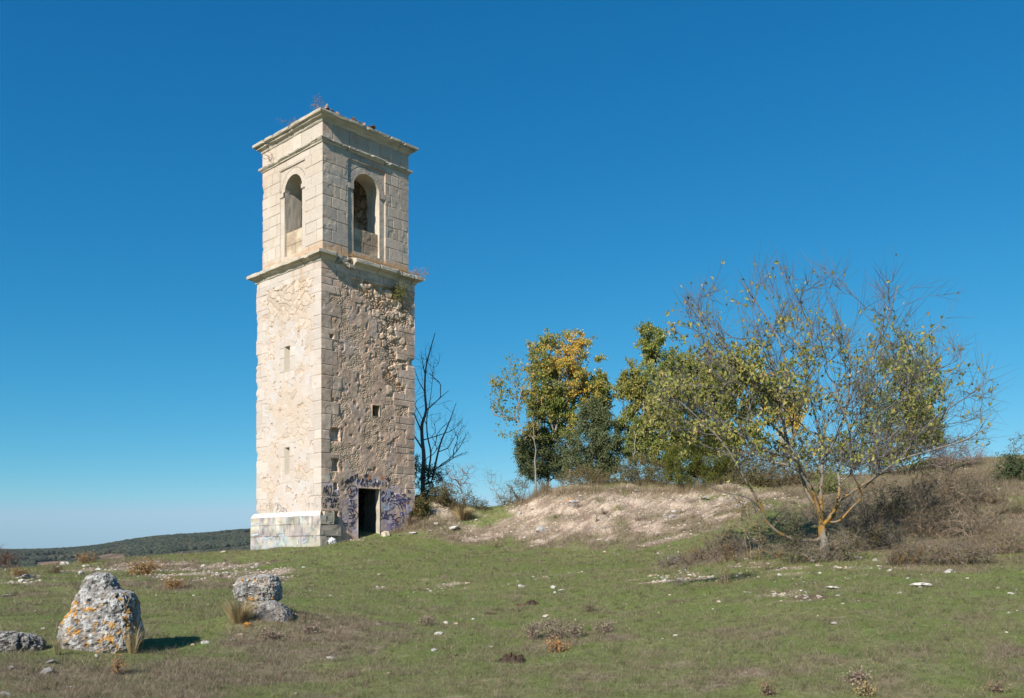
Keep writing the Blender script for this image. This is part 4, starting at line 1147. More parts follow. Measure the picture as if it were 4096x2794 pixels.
graffiti([[(1420, 590), (1480, 610), (1560, 660), (1660, 710)], [(1430, 650), (1520, 680), (1560, 740), (1570, 820)], [(1575, 760), (1600, 850), (1600, 950)], [(1310, 1180), (1340, 1130), (1420, 1150), (1480, 1130)], [(1320, 1210), (1420, 1180), (1500, 1190)], [(1530, 900), (1560, 1000), (1550, 1100)]],
         R6, 'R', .060, (.17, .15, .33), 'broad violet strokes near the right corner', seed=8)
GREYP = (.17, .16, .18)
graffiti([[(545, 640), (570, 630), (610, 670), (640, 690), (650, 720), (700, 730), (730, 770), (715, 805), (670, 805)], [(545, 640), (560, 700), (540, 750), (520, 820)], [(560, 650), (575, 720), (550, 740)], [(600, 670), (610, 760), (580, 800)], [(640, 700), (630, 770), (690, 760)]], L7, 'L', .030, GREYP, 'grey sprayed outline above the plinth', seed=9)
graffiti([[(345, 640), (350, 800)], [(415, 560), (415, 800)], [(350, 665), (415, 660)], [(240, 620), (245, 760)], [(450, 620), (455, 780)], [(470, 640), (475, 770)], [(1270, 520), (1260, 590), (1280, 690), (1310, 660)], [(1290, 470), (1300, 450), (1330, 490), (1360, 515)], [(1195, 380), (1195, 460)], [(1150, 410), (1195, 410)],
          [(1080, 570), (1100, 640), (1090, 680)], [(1120, 640), (1150, 600), (1160, 680)], [(1190, 640), (1230, 630), (1220, 690)]], L7, 'L', .020, (.30, .27, .26), 'thin faded scratch of grey paint', seed=10, apart=True)
graffiti([[(530, 1320), (525, 1260), (560, 1230), (600, 1270), (590, 1310), (560, 1290)], [(540, 1210), (620, 1190), (680, 1200)], [(620, 1320), (560, 1390), (540, 1430)], [(270, 1110), (310, 1100), (300, 1170), (260, 1190)], [(400, 1100), (410, 1170), (440, 1200)], [(650, 900), (640, 980)], [(700, 1090), (690, 1250)],
          [(700, 1380), (690, 1350), (720, 1370), (700, 1420), (740, 1400)], [(880, 1050), (900, 1130)], [(420, 900), (440, 990), (480, 980), (500, 1010)], [(560, 930), (600, 980), (640, 960)], [(960, 1150), (1000, 1200), (1050, 1210)], [(200, 1150), (230, 1210), (300, 1200)], [(770, 880), (820, 940), (850, 900)]], L7p, 'L', .016, (.16, .15, .17), 'thin dark scribble on the plinth', True, seed=11, apart=True)
graffiti([[(230, 1000), (150, 1010), (100, 1060)], [(230, 1010), (190, 1070), (230, 1140), (200, 1200), (90, 1220)], [(960, 890), (1000, 900), (990, 990)], [(1040, 880), (1060, 960)], [(230, 1290), (300, 1270), (360, 1280), (420, 1260), (480, 1240)], [(930, 1320), (940, 1390)], [(1020, 1290), (1040, 1350), (1110, 1310)], [(120, 1400), (160, 1420)], [(300, 1420), (360, 1440)]], L7p, 'L', .045, (.38, .45, .50), 'broad pale blue stroke on the plinth', True, seed=12, apart=True)

def scrawl(n, x0, x1, y0, y1, size, width, col, label, seed):
    """fast looping tags, each one stroke of the can"""
    r = np.random.default_rng(seed); S = []
    for _ in range(n):
        cx, cy = r.uniform(x0, x1), r.uniform(y0, y1); m = r.integers(5, 10); a = r.uniform(0, 6.28); p = []
        for k in range(m):
            a += r.uniform(.9, 2.1) * r.choice([1, 1, -1]); rad = size * r.uniform(.4, 1)
            cx += size * r.uniform(-.15, .45); p.append((np.clip(cx + np.cos(a) * rad, x0, x1), np.clip(cy + np.sin(a) * rad * 1.2, y0, y1)))
        S.append(p)
    graffiti(S, R6, 'R', width, col, label, seed=seed, apart=True)
scrawl(7, 1145, 1680, 500, 800, 46, .024, (.04, .04, .09), 'quick dark blue tag right of the door', 31)
scrawl(6, 1150, 1600, 850, 1180, 44, .026, (.10, .09, .22), 'quick violet tag low on the right of the door', 32)
scrawl(6, 470, 725, 470, 1180, 40, .024, (.05, .05, .12), 'quick blue tag left of the door', 33)
scrawl(4, 90, 370, 400, 830, 40, .020, (.03, .03, .05), 'quick black tag on the corner stones', 34)
scrawl(4, 500, 1300, 230, 430, 40, .022, (.03, .03, .04), 'quick black tag above the door', 35)
scrawl(5, 1150, 1700, 520, 1150, 70, .07, (.36, .37, .46), 'broad pale lilac tag on the right of the door', 36)
# ------------------------------------------------------------------ trees and shrubs
def unit(v): v = np.asarray(v, float); return v / np.maximum(np.linalg.norm(v, axis=-1, keepdims=True), 1e-9)
M_bark = material('bark', .9, noise_scale=25, noise_amt=.3, bump=.5, bump_scale=40, bump_dist=.01)
M_leaf = material('leaves', .55, noise_amt=0, bump=0, spec=.35, translucent=.38)
M_dark_leaf = material('leathery_leaves', .6, noise_amt=0, bump=0, spec=.25, translucent=.2)
M_dry = material('dry_stalks', .8, noise_amt=0, bump=0, spec=.15, translucent=.15)

class Skel:
    """branch skeleton grown towards points of the crown, thickness from the number of twigs carried"""
    def __init__(self, seed): self.P, self.par, self.D, self.chains, self.minr, self.r = [], [], [], [], [], np.random.default_rng(seed)
    def path(self, pts, parent=-1, rad=None):
        ch = [parent] if parent >= 0 else []
        pts = np.asarray(pts, float)
        rr = np.linspace(rad[0], rad[1], len(pts)) if rad is not None else np.zeros(len(pts))
        for k, p in enumerate(pts):
            prev = self.P[parent] if parent >= 0 else p - (pts[min(1, len(pts) - 1)] - p)
            self.P.append(p); self.D.append(unit(p - prev + 1e-6)); self.par.append(parent); self.minr.append(rr[k])
            parent = len(self.P) - 1; ch.append(parent)
        self.chains.append(ch); return parent
    def nearest(self, p): return int(np.argmin(((np.array(self.P) - p) ** 2).sum(1)))
    def grow(self, targets, step=.22, ang=1.6, wander=.05, lo=0, droop=0.0):
        r = self.r
        P = np.array(self.P); D = np.array(self.D); n = len(P)
        cap = n + len(targets) * 30
        PB = np.zeros((cap, 3)); DB = np.zeros((cap, 3)); PB[:n] = P; DB[:n] = D
        for t in targets:
            v = t - PB[lo:n]; L = np.linalg.norm(v, axis=1) + 1e-6
            cosv = (v * DB[lo:n]).sum(1) / L
            cost = L * (1 + ang * (1 - cosv) ** 1.3)
            k = int(np.argmin(cost)) + lo
            L0 = np.linalg.norm(t - PB[k])
            m = int(np.clip(round(L0 / step), 2, 14))
            c1 = PB[k] + DB[k] * L0 * .38; c2 = t - unit(t - PB[k]) * L0 * .25 + np.array([0, 0, -droop * L0])
            u = np.linspace(0, 1, m + 1)[1:, None]
            pts = (1 - u) ** 3 * PB[k] + 3 * (1 - u) ** 2 * u * c1 + 3 * (1 - u) * u ** 2 * c2 + u ** 3 * t
            pts = pts + r.normal(0, wander * step, pts.shape)
            prev = np.concatenate([PB[k:k + 1], pts[:-1]])
            ch = [k]; par = k
            for q, a in zip(pts, unit(pts - prev)):
                PB[n], DB[n] = q, a; self.P.append(q); self.D.append(a); self.par.append(par); self.minr.append(0); par = n; ch.append(n); n += 1
            self.chains.append(ch)
    def radii(self, tip, power=.5, top=None):
        n = len(self.P); cnt = np.zeros(n); ends = set(c[-1] for c in self.chains)
        for e in ends: cnt[e] += 1
        for k in range(n - 1, -1, -1):
            if self.par[k] >= 0: cnt[self.par[k]] += max(cnt[k], 0)
        rad = tip * np.maximum(cnt, 1) ** power
        mr = np.array(self.minr); rad = np.where(mr > 0, mr, rad)
        if top: rad = np.minimum(rad, top)
        for k in range(n):
            if self.par[k] >= 0: rad[k] = min(rad[k], rad[self.par[k]])
        return rad

def tubes(g, polys, colf, sides_f):
    """polys: list of (points, radii); grouped and swept in bulk"""
    groups = {}
    for p, r in polys:
        groups.setdefault((len(p), sides_f(r[0])), []).append((p, r))
    for (n, sd), L in groups.items():
        P = np.array([a for a, _ in L]); R = np.array([b for _, b in L])
        T = np.gradient(P, axis=1); T = unit(T)
        ref = np.where(np.abs(T[..., 2:3]) > .9, np.array([1., 0, 0]), np.array([0, 0, 1.]))
        A = unit(np.cross(T, ref)); B = np.cross(T, A)
        a = np.arange(sd) * 2 * math.pi / sd
        V = P[:, :, None] + R[:, :, None, None] * (A[:, :, None] * np.cos(a)[None, None, :, None] + B[:, :, None] * np.sin(a)[None, None, :, None])
        b = np.arange(len(L))[:, None, None] * n * sd; i = np.arange(n - 1)[None, :, None] * sd; k = np.arange(sd)[None, None, :]; k2 = (k + 1) % sd
        q = np.stack(np.broadcast_arrays(b + i + k, b + i + k2, b + i + sd + k2, b + i + sd + k), -1).reshape(-1, 4)
        v = V.reshape(-1, 3); rr = np.repeat(R.reshape(-1), sd)
        g.add(v, q, None, colf(v, rr))

def leaves(g, pos, size, pal, seed, droop=.5, aspect=.62, jitter=.0, fold=.18, up=.3):
    """leaf blades: two faces folded along the midrib, 4 corners each"""
    r = np.random.default_rng(seed); n = len(pos)
    ax = unit(r.normal(0, 1, (n, 3)) + np.array([0, 0, -droop * 1.6]))
    nr = r.normal(0, 1, (n, 3)) + np.array([-.45, -.9, up * 2.4]); nr = unit(nr - ax * (nr * ax).sum(1, keepdims=True))
    sd = np.cross(ax, nr)
    L = size * (.65 + .6 * r.random(n))[:, None]
    base = pos + r.normal(0, 1, (n, 3)) * jitter
    mid = base + ax * L * .45
    V = np.stack([base, mid + sd * L * aspect * .5 + nr * L * fold, base + ax * L - nr * L * .08, mid - sd * L * aspect * .5 + nr * L * fold], 1)
    pal = np.asarray(pal, float)
    c = pal[r.integers(0, len(pal), n)] * (.95 + .55 * r.random(n))[:, None]
    t = np.array([(0, 2, 1), (0, 3, 2)])[None] + (np.arange(n) * 4)[:, None, None]
    g.add(V.reshape(-1, 3), None, t.reshape(-1, 3), np.repeat(c, 4, 0))

def sample_crown(n, ells, d, seed, depth=.85, hollow=.35):
    """points of a crown made of rounded masses: (px, py, rx, ry, weight) read off the photograph at depth d"""
    r = np.random.default_rng(seed); w = np.array([e[4] for e in ells], float); w /= w.sum(); out = []
    for (px, py, rx, ry, _), m in zip(ells, r.multinomial(n, w)):
        u = unit(r.normal(0, 1, (m, 3))) * (hollow + (1 - hollow) * r.random(m) ** .45)[:, None]
        dd = d + u[:, 1] * (rx + ry) / 2 * depth / F * d
        out.append(np.stack([(px + u[:, 0] * rx - CX) / F * d, dd, (YH - (py + u[:, 2] * ry)) / F * d], -1))
    return np.concatenate(out)

GREYBARK, BROWNBARK = np.array([.25, .225, .19]), np.array([.12, .09, .065])
def bark_col(c, lichen=0.0, lich_h=99, z0=0, lich_lo=False):
    def f(v, r):
        n = fbm(v[:, 0] * 3, v[:, 1] * 3, v[:, 2] * 2, 55, 3)
        col = np.asarray(c) * (1 + .35 * n[:, None])
        if lichen:
            thr = .42 - 1.3 * lichen; h = v[:, 2] - z0
            m = sstep(thr, thr + .16, fbm(v[:, 0] * 7, v[:, 1] * 7, v[:, 2] * 6, 58, 4, .65)) * sstep(lich_h + .5, lich_h - .4, h) * (sstep(.45, .72, h) if lich_lo else 1)
            col = lerp(col, np.broadcast_to(np.array([.33, .185, .038]), col.shape) * (.7 + .5 * noise3(v[:, 0] * 20, v[:, 1] * 20, v[:, 2] * 20, 4)[:, None] ** 2), m)
        return col
    return f
def twigs(sk, rad, seed, per=3, L=.35, r0=.003, from_frac=.0, spread=.9, up=.3, lo=0, maxr=.02):
    """fine shoots along the thin branches; returns polylines and leaf sites"""
    r = np.random.default_rng(seed); P = np.array(sk.P); D = np.array(sk.D)
    idx = np.where(rad < maxr)[0]; idx = idx[idx >= lo]
    idx = np.repeat(idx, per); idx = idx[r.random(len(idx)) < .55]
    n = len(idx)
    d = unit(D[idx] + spread * r.normal(0, 1, (n, 3)) + np.array([0, 0, up]))
    l = L * (.4 + r.random(n))[:, None]
    p0 = P[idx]; b = r.normal(0, .16, (n, 3)) * l
    p1 = p0 + d * l * .5 + b * .5; p2 = p0 + d * l + b
    polys = [(np.stack([a, m, e]), np.array([r0, r0 * .75, r0 * .4])) for a, m, e in zip(p0, p1, p2)]
    return polys, np.stack([p0, p1, p2], 1)

def plant(name, label, cat, base, sk, rad, loc_cols, twig=None, leafspec=None, group=None, split_r=None, names=('trunk', 'branches', 'crown'), mats=None, leafmat=None, sides=lambda r: 8 if r > .04 else (5 if r > .012 else 3)):
    """one tree or shrub: an empty at its foot with trunk, branches and crown under it"""
    root = empty(name, tuple(base)); tag(root, label, cat, group)
    P = np.array(sk.P)
    big, small = [], []
    for ch in sk.chains:
        p = P[ch]; rr = rad[ch].copy()
        if len(ch) > 1 and sk.par[ch[1]] == ch[0] and ch[0] != 0: rr[0] = rr[1]
        (big if (split_r is not None and rr[0] > split_r) else small).append((p, rr))
    if twig is not None: small = small + twig
    if split_r is None: big = []
    if big:
        g = Geo(); tubes(g, big, loc_cols[0], sides); g.build(names[0], M_bark, root, True, base)
    if small:
        g = Geo(); tubes(g, small, loc_cols[1], sides); g.build(names[1], M_bark, root, True, base)
    if leafspec is not None:
        g = Geo()
        for ls in leafspec: leaves(g, **ls)
        g.build(names[2], leafmat or M_leaf, root, False, base)
    return root

def pick(r, sites, n, spread):
    """leaf sites along the shoots"""
    k = r.integers(0, len(sites), n); t = r.random((n, 1)) ** .6
    a, b, c = sites[k, 0], sites[k, 1], sites[k, 2]
    p = (1 - t) ** 2 * a + 2 * t * (1 - t) * b + t * t * c
    return p + r.normal(0, spread, (n, 3))

def crown_tree(label, cat, px, d, ells, ntarget, seed, trunk_py=None, nleaf=8000, leaf=.09, pal=((.1, .1, .03),), top=None, tip=.006, trunk_r=.10, bark=GREYBARK, twig_bark=None, group=None, twig_L=.35, name='tree', leafmat=None, droop=.5, leafjit=.06, lichen=0, lean=None, leaf_mask=None, palf=None, ang=1.6, per=2, power=.46, step=.22, aspect=.62, trunk_top=None):
    r = np.random.default_rng(seed)
    x = (px - CX) / F * d; base = np.array([x, d, float(terr(x, d)) - .05])
    T = sample_crown(ntarget, ells, d, seed)
    sk = Skel(seed)
    tt = trunk_top if trunk_top is not None else (px + (lean or 0), min(e[1] + e[3] * .4 for e in ells))
    topp = np.array([(tt[0] - CX) / F * d, d, (YH - tt[1]) / F * d])
    u = np.linspace(0, 1, 9)[:, None]
    tr = base * (1 - u) + topp * u + np.concatenate([np.zeros((1, 3)), r.normal(0, .05, (8, 3))]) * np.array([1, 1, 0])
    sk.path(tr, rad=(trunk_r, trunk_r * .35))
    o = np.argsort(np.linalg.norm(T - tr[2], axis=1) + r.normal(0, .25, len(T)))
    sk.grow(T[o], step=step, ang=ang, lo=2)
    rad = sk.radii(tip, power, trunk_r * .6 + .0 if False else trunk_r)
    tw, sites = twigs(sk, rad, seed + 1, per=per, L=twig_L, r0=tip * .55, lo=9, maxr=tip * 3.2)
    pos = pick(r, sites, nleaf, leafjit)
    if leaf_mask is not None:
        qx, qy = pix(pos[:, 0], pos[:, 1], pos[:, 2]); pos = pos[r.random(len(pos)) < leaf_mask(qx, qy)]
    specs = []
    if palf is None: specs = [dict(pos=pos, size=leaf, pal=pal, seed=seed + 2, droop=droop, aspect=aspect)]
    else:
        w = palf(pos); 
        for k, pl in enumerate(pal):
            m = w == k
            if m.any(): specs.append(dict(pos=pos[m], size=leaf, pal=pl, seed=seed + 2 + k, droop=droop, aspect=aspect))
    return plant(name, label, cat, base, sk, rad, (bark_col(bark, lichen, 1.2, base[2]), bark_col(twig_bark if twig_bark is not None else bark)), tw, specs, group, split_r=trunk_r * .45, leafmat=leafmat)

OLIVE_L = [(.265, .25, .058), (.205, .215, .048), (.31, .27, .08), (.145, .165, .04), (.24, .235, .06)]
GREEN_L = [(.195, .225, .048), (.155, .19, .042), (.26, .26, .06), (.115, .15, .036)]
YELL_L = [(.60, .42, .07), (.52, .40, .085), (.42, .36, .075), (.62, .38, .06)]
RUST_L = [(.46, .30, .10), (.40, .29, .12), (.34, .22, .08)]
HOLM_L = [(.085, .108, .040), (.115, .135, .055), (.060, .078, .032), (.165, .175, .085)]
JUNI_L = [(.19, .20, .035), (.14, .16, .032), (.10, .125, .028), (.23, .22, .05)]

# ---- the elm in front, laid out limb by limb
def E(x, y): return (2900 + x / 2.905, 1850 + y / 2.905)
def limb(pts, d0, d1): 
    q = smooth_line(pts, 3); dd = np.linspace(d0, d1, len(q)); return np.array([Pw(a, b, c) for (a, b), c in zip(q, dd)])
def elm():
    d = 22.0; sk = Skel(50); r = np.random.default_rng(51)
    x = (3297 - CX) / F * d; base = np.array([x, d, float(terr(x, d)) - .06])
    tr = np.array([base] + [Pw(*E(a, b), d) for a, b in ((1150, 1090), (1160, 1000), (1150, 900), (1130, 800), (1125, 740))])
    sk.path(tr, rad=(.125, .095)); sk.minr[0] = .165
    def at(pt, dd): return sk.nearest(Pw(*pt, dd))
    def add(pts, d0, d1, r0, r1, par=None):
        L = limb(pts, d0, d1); k = sk.nearest(L[0]) if par is None else par
        sk.path(L[1:], k, (r0 * .86, r1))
    add([E(1130, 860), E(1050, 912), E(940, 905), E(830, 905), E(640, 830), E(480, 690), E(430, 560), E(350, 390), E(240, 210), E(140, 30), (2890, 1770), (2800, 1680), (2700, 1590)], 22, 20.9, .058, .012)
    add([E(1130, 790), E(1080, 560), E(950, 340), E(880, 120), (3170, 1800), (3090, 1700), (2990, 1620), (2880, 1520)], 22, 22.6, .068, .012)
    add([E(1130, 780), E(1060, 440), E(960, 230), (3172, 1830), (3135, 1700), (3140, 1550), (3130, 1400), (3050, 1250), (2960, 1120)], 22, 21.4, .066, .011)
    add([E(1130, 700), E(1110, 350), E(1130, 180), (3290, 1850), (3340, 1760), (3380, 1650), (3400, 1500), (3390, 1350), (3320, 1200)], 22, 22.7, .060, .011)
    add([(3380, 1650), (3440, 1500), (3530, 1350), (3590, 1150)], 22.45, 22.2, .030, .009)
    add([E(1150, 740), E(1270, 560), E(1340, 440), E(1470, 350), E(1700, 200), E(1900, 60), (3600, 1840), (3730, 1800), (3860, 1760), (3970, 1700)], 22, 21.0, .060, .009)
    add([(3600, 1840), (3720, 1690), (3850, 1600), (3960, 1520)], 21.3, 21.6, .020, .009)
    add([E(1240, 700), E(1310, 460), E(1330, 250), E(1310, 100), (3360, 1850), (3400, 1720), (3500, 1560), (3620, 1430), (3760, 1300)], 21.9, 23.0, .052, .011)
    add([E(1180, 700), E(1330, 680), E(1460, 540), E(1580, 420), E(1600, 320), (3520, 1900), (3600, 1880)], 22, 21.5, .038, .008)
    add([E(1330, 250), E(1580, 10), (3560, 1750), (3680, 1640), (3800, 1500)], 22.3, 22.6, .028, .009)
    add([(3135, 1700), (3040, 1560), (2930, 1420), (2800, 1280), (2740, 1200)], 21.7, 21.0, .034, .009)
    add([E(430, 560), E(280, 420), E(0, 350), (2840, 1950), (2750, 1900)], 21.4, 21.0, .016, .006)
    add([(3290, 1850), (3270, 1700), (3230, 1550), (3200, 1400), (3180, 1200)], 22.3, 23.2, .034, .009)
    n0 = len(sk.P)
    POLY = [(2690, 1330), (2760, 1170), (2880, 1055), (3000, 1090), (3105, 1045), (3200, 1110), (3320, 1060), (3460, 1130), (3600, 1060), (3680, 1150), (3830, 1180), (3790, 1300), (3900, 1420), (3990, 1520), (3930, 1690), (4010, 1690), (3900, 1790), (3700, 1830), (3560, 1880), (3440, 1900), (3200, 1880), (3050, 1850), (2900, 1830), (2750, 1790), (2640, 1700), (2600, 1560)]
    px, py = r.uniform(2590, 4020, 3600), r.uniform(1040, 1900, 3600)
    m = in_poly(px, py, POLY); px, py = px[m], py[m]
    gap = fbm(px / 95, py / 95, 0, 57, 3)
    keep = (gap > -.30) & (r.random(len(px)) < np.where(py < 1250, .55, 1.0)); keep &= r.random(len(px)) < np.where(px > 3350, .75, 1.0) * np.where(px > 3750, .5, 1); px, py = px[keep][:1350], py[keep][:1350]
    half = np.clip(1 - ((px - 3270) / 760) ** 2, .05, 1) ** .5 * 2.1
    dd = d + r.uniform(-1, 1, len(px)) * half
    T = np.array([Pw(a, b, c) for a, b, c in zip(px, py, dd)])
    f = Pw(3290, 2060, 22)
    o = np.argsort(np.linalg.norm(T - f, axis=1) + r.normal(0, .3, len(T)))
    sk.grow(T[o], step=.20, ang=2.6, wander=.07, lo=14)
    rad = sk.radii(.0036, .44)
    tw, sites = twigs(sk, rad, 52, per=3, L=.55, r0=.0046, lo=n0, maxr=.010, spread=.42, up=.25)
    qx, qy = pix(*sites[:, 2].T)
    dens = np.clip(.02 + 1.6 * sstep(3150, 2780, qx) * sstep(1280, 1480, qy) + .11 * sstep(1330, 1560, qy) + .16 * sstep(3560, 3660, qx) * sstep(1240, 1340, qy) + .05 * sstep(1150, 1300, qy), 0, 1) * np.where(qx > 3780, .12, 1) * np.where(qy > 1820, .5, 1)
    w = dens / dens.sum()
    dens = dens * np.clip(.35 + 2.2 * fbm(sites[:, 2, 0] * 1.1, sites[:, 2, 1] * 1.1, sites[:, 2, 2] * 1.1, 59, 3), .06, 2); w = dens / dens.sum()
    NL_ = 8200; k = r.choice(len(sites), NL_, p=w); t = r.random((NL_, 1))
    pos = sites[k, 0] * (1 - t) + sites[k, 2] * t + r.normal(0, .04, (NL_, 3))
    ye = r.random(NL_) < .10
    sp = [dict(pos=pos[~ye], size=.115, pal=OLIVE_L, seed=53, droop=.9), dict(pos=pos[ye], size=.105, pal=[(.40, .27, .10), (.28, .24, .07), (.36, .28, .15)], seed=54, droop=.9)]
    P = np.array(sk.P)
    root = plant('elm_tree', 'wide spreading elm on a short pale trunk with orange lichen limbs and half-bare crown', 'tree', base, sk, rad,
          (bark_col((.185, .168, .15), .54, 1.75, base[2], True), bark_col((.135, .122, .118))), tw, sp, None, split_r=.018)
elm()
# ---- the trees on the mound behind
def yellow_w(r):
    return lambda pos: np.where(r.random(len(pos)) < np.clip(.20 + .75 * fbm(pos[:, 0] * 1.1, pos[:, 1] * 1.1, pos[:, 2] * 1.1, 5, 3) + .22 * (pos[:, 2] - 6.5) / 2, 0, 1), np.where(r.random(len(pos)) < .25, 2, 0), 1)
crown_tree('round-crowned tree turning yellow at the left end of the clump on the mound', 'tree', 2290, 40, [(2240, 1530, 110, 120, 3), (2190, 1430, 80, 90, 2), (2300, 1480, 90, 110, 2), (2380, 1570, 70, 80, 2), (2190, 1620, 80, 70, 1.5), (2290, 1370, 60, 50, .6), (2330, 1440, 60, 60, .5), (2150, 1490, 50, 60, .6), (2250, 1700, 80, 70, 1.6), (2180, 1690, 75, 80, 1.8), (2150, 1590, 60, 70, 1.2), (2250, 1620, 70, 70, 1.4), (2400, 1600, 50, 60, 1)], 560, 60,
           nleaf=36000, leaf=.095, pal=(YELL_L, GREEN_L, RUST_L), palf=yellow_w(np.random.default_rng(61)), trunk_r=.075, tip=.005, trunk_top=(2262, 1680), droop=.7)
crown_tree('slender pale-stemmed tree with few leaves, leftmost of the trees on the mound', 'tree', 2150, 38.3, [(2040, 1560, 70, 130, 2), (2090, 1480, 60, 90, 1), (2020, 1640, 60, 70, 1.5), (2110, 1650, 50, 60, 1), (2060, 1740, 90, 25, 1), (1985, 1570, 30, 60, .8)], 120, 62,
           nleaf=900, leaf=.115, pal=(GREEN_L + [(.3, .2, .05)],), palf=lambda p: np.zeros(len(p)), trunk_r=.045, tip=.005, trunk_top=(2130, 1690), droop=.8, lichen=.0, bark=np.array([.24, .21, .165]))
crown_tree('dark green holm oak standing in front of the yellowing tree', 'tree', 2370, 38.6, [(2370, 1670, 60, 70, 2), (2340, 1780, 90, 90, 3), (2420, 1760, 75, 90, 3), (2440, 1840, 60, 70, 2), (2310, 1850, 70, 50, 1.5), (2390, 1880, 60, 40, 1)], 300, 64,
           nleaf=40000, leaf=.068, pal=HOLM_L, trunk_r=.09, tip=.005, leafmat=M_dark_leaf, droop=.1, twig_L=.22, leafjit=.07, bark=BROWNBARK, per=3)
crown_tree('low dark holm oak behind the slender pale stem', 'tree', 2190, 40.5, [(2150, 1830, 70, 80, 3), (2100, 1800, 45, 70, 2), (2220, 1820, 70, 80, 2), (2130, 1890, 70, 40, 1.5), (2180, 1740, 60, 40, 1), (2250, 1880, 60, 50, 1)], 240, 66,
           nleaf=30000, leaf=.07, pal=HOLM_L, trunk_r=.07, tip=.005, leafmat=M_dark_leaf, droop=.1, twig_L=.22, leafjit=.08, bark=BROWNBARK, per=3)
crown_tree('tall green tree with a pointed ragged top in the middle of the clump', 'tree', 2660, 38.5, [(2610, 1370, 50, 80, 1.2), (2640, 1500, 130, 90, 3), (2570, 1570, 80, 70, 2.2), (2700, 1620, 150, 90, 3.4), (2560, 1680, 90, 80, 2.4), (2500, 1540, 35, 45, .6), (2800, 1540, 100, 90, 2), (2650, 1750, 130, 70, 2.0), (2540, 1780, 50, 60, .9), (2740, 1480, 90, 60, 1.4), (2850, 1640, 90, 90, 2), (2620, 1820, 110, 60, 1.5), (2900, 1520, 90, 90, 1.6), (2950, 1700, 90, 90, 1.4)], 900, 68,
           nleaf=80000, leaf=.088, pal=(OLIVE_L, GREEN_L, YELL_L), palf=lambda p, r=np.random.default_rng(69): np.where(r.random(len(p)) < .05, 2, np.where(fbm(p[:, 0], p[:, 1], p[:, 2], 6, 3) > -.05, 0, 1)), trunk_r=.085, tip=.005, trunk_top=(2660, 1720), droop=.8, per=2)
crown_tree('bushy yellow-green juniper at the foot of the tall green tree', 'juniper', 2790, 34.9, [(2790, 1760, 90, 70, 2), (2740, 1840, 90, 70, 2.4), (2850, 1850, 90, 70, 2.4), (2800, 1910, 120, 40, 2), (2880, 1760, 70, 60, 1.2)], 420, 70,
           nleaf=46000, leaf=.075, pal=(JUNI_L,), palf=lambda p: np.zeros(len(p)), trunk_r=.06, tip=.004, droop=-.2, twig_L=.22, leafjit=.05, aspect=.22, bark=BROWNBARK, per=4)
crown_tree('small golden-leaved tree glowing behind the elm branches', 'tree', 3140, 37.5, [(3110, 1620, 70, 70, 2), (3180, 1640, 60, 80, 2), (3150, 1720, 60, 50, 1)], 130, 72,
           nleaf=4200, leaf=.10, pal=(YELL_L,), palf=lambda p: np.zeros(len(p)), trunk_r=.06, tip=.006, trunk_top=(3140, 1700), droop=.7)
crown_tree('tall dark green tree behind the right side of the elm', 'tree', 3560, 36.5, [(3620, 1420, 110, 90, 2), (3560, 1540, 130, 110, 3), (3670, 1560, 110, 110, 3), (3630, 1680, 130, 90, 2.4), (3520, 1680, 80, 80, 1.4), (3700, 1720, 70, 70, 1.2)], 420, 74,
           nleaf=19000, leaf=.08, pal=(GREEN_L, HOLM_L, OLIVE_L), palf=lambda p, r=np.random.default_rng(75): r.integers(0, 3, len(p)), trunk_r=.07, tip=.005, trunk_top=(3560, 1640), droop=.5, bark=np.array([.28, .255, .22]), leafjit=.08)
crown_tree('thin bare sapling rising between the holm oak and the tall green tree', 'sapling', 2545, 38, [(2540, 1760, 40, 70, 1), (2560, 1850, 50, 50, 1), (2580, 1800, 40, 40, .6)], 46, 76,
           nleaf=140, leaf=.08, pal=GREEN_L, trunk_r=.035, tip=.005, trunk_top=(2535, 1720), bark=np.array([.30, .28, .2]), lichen=.1)
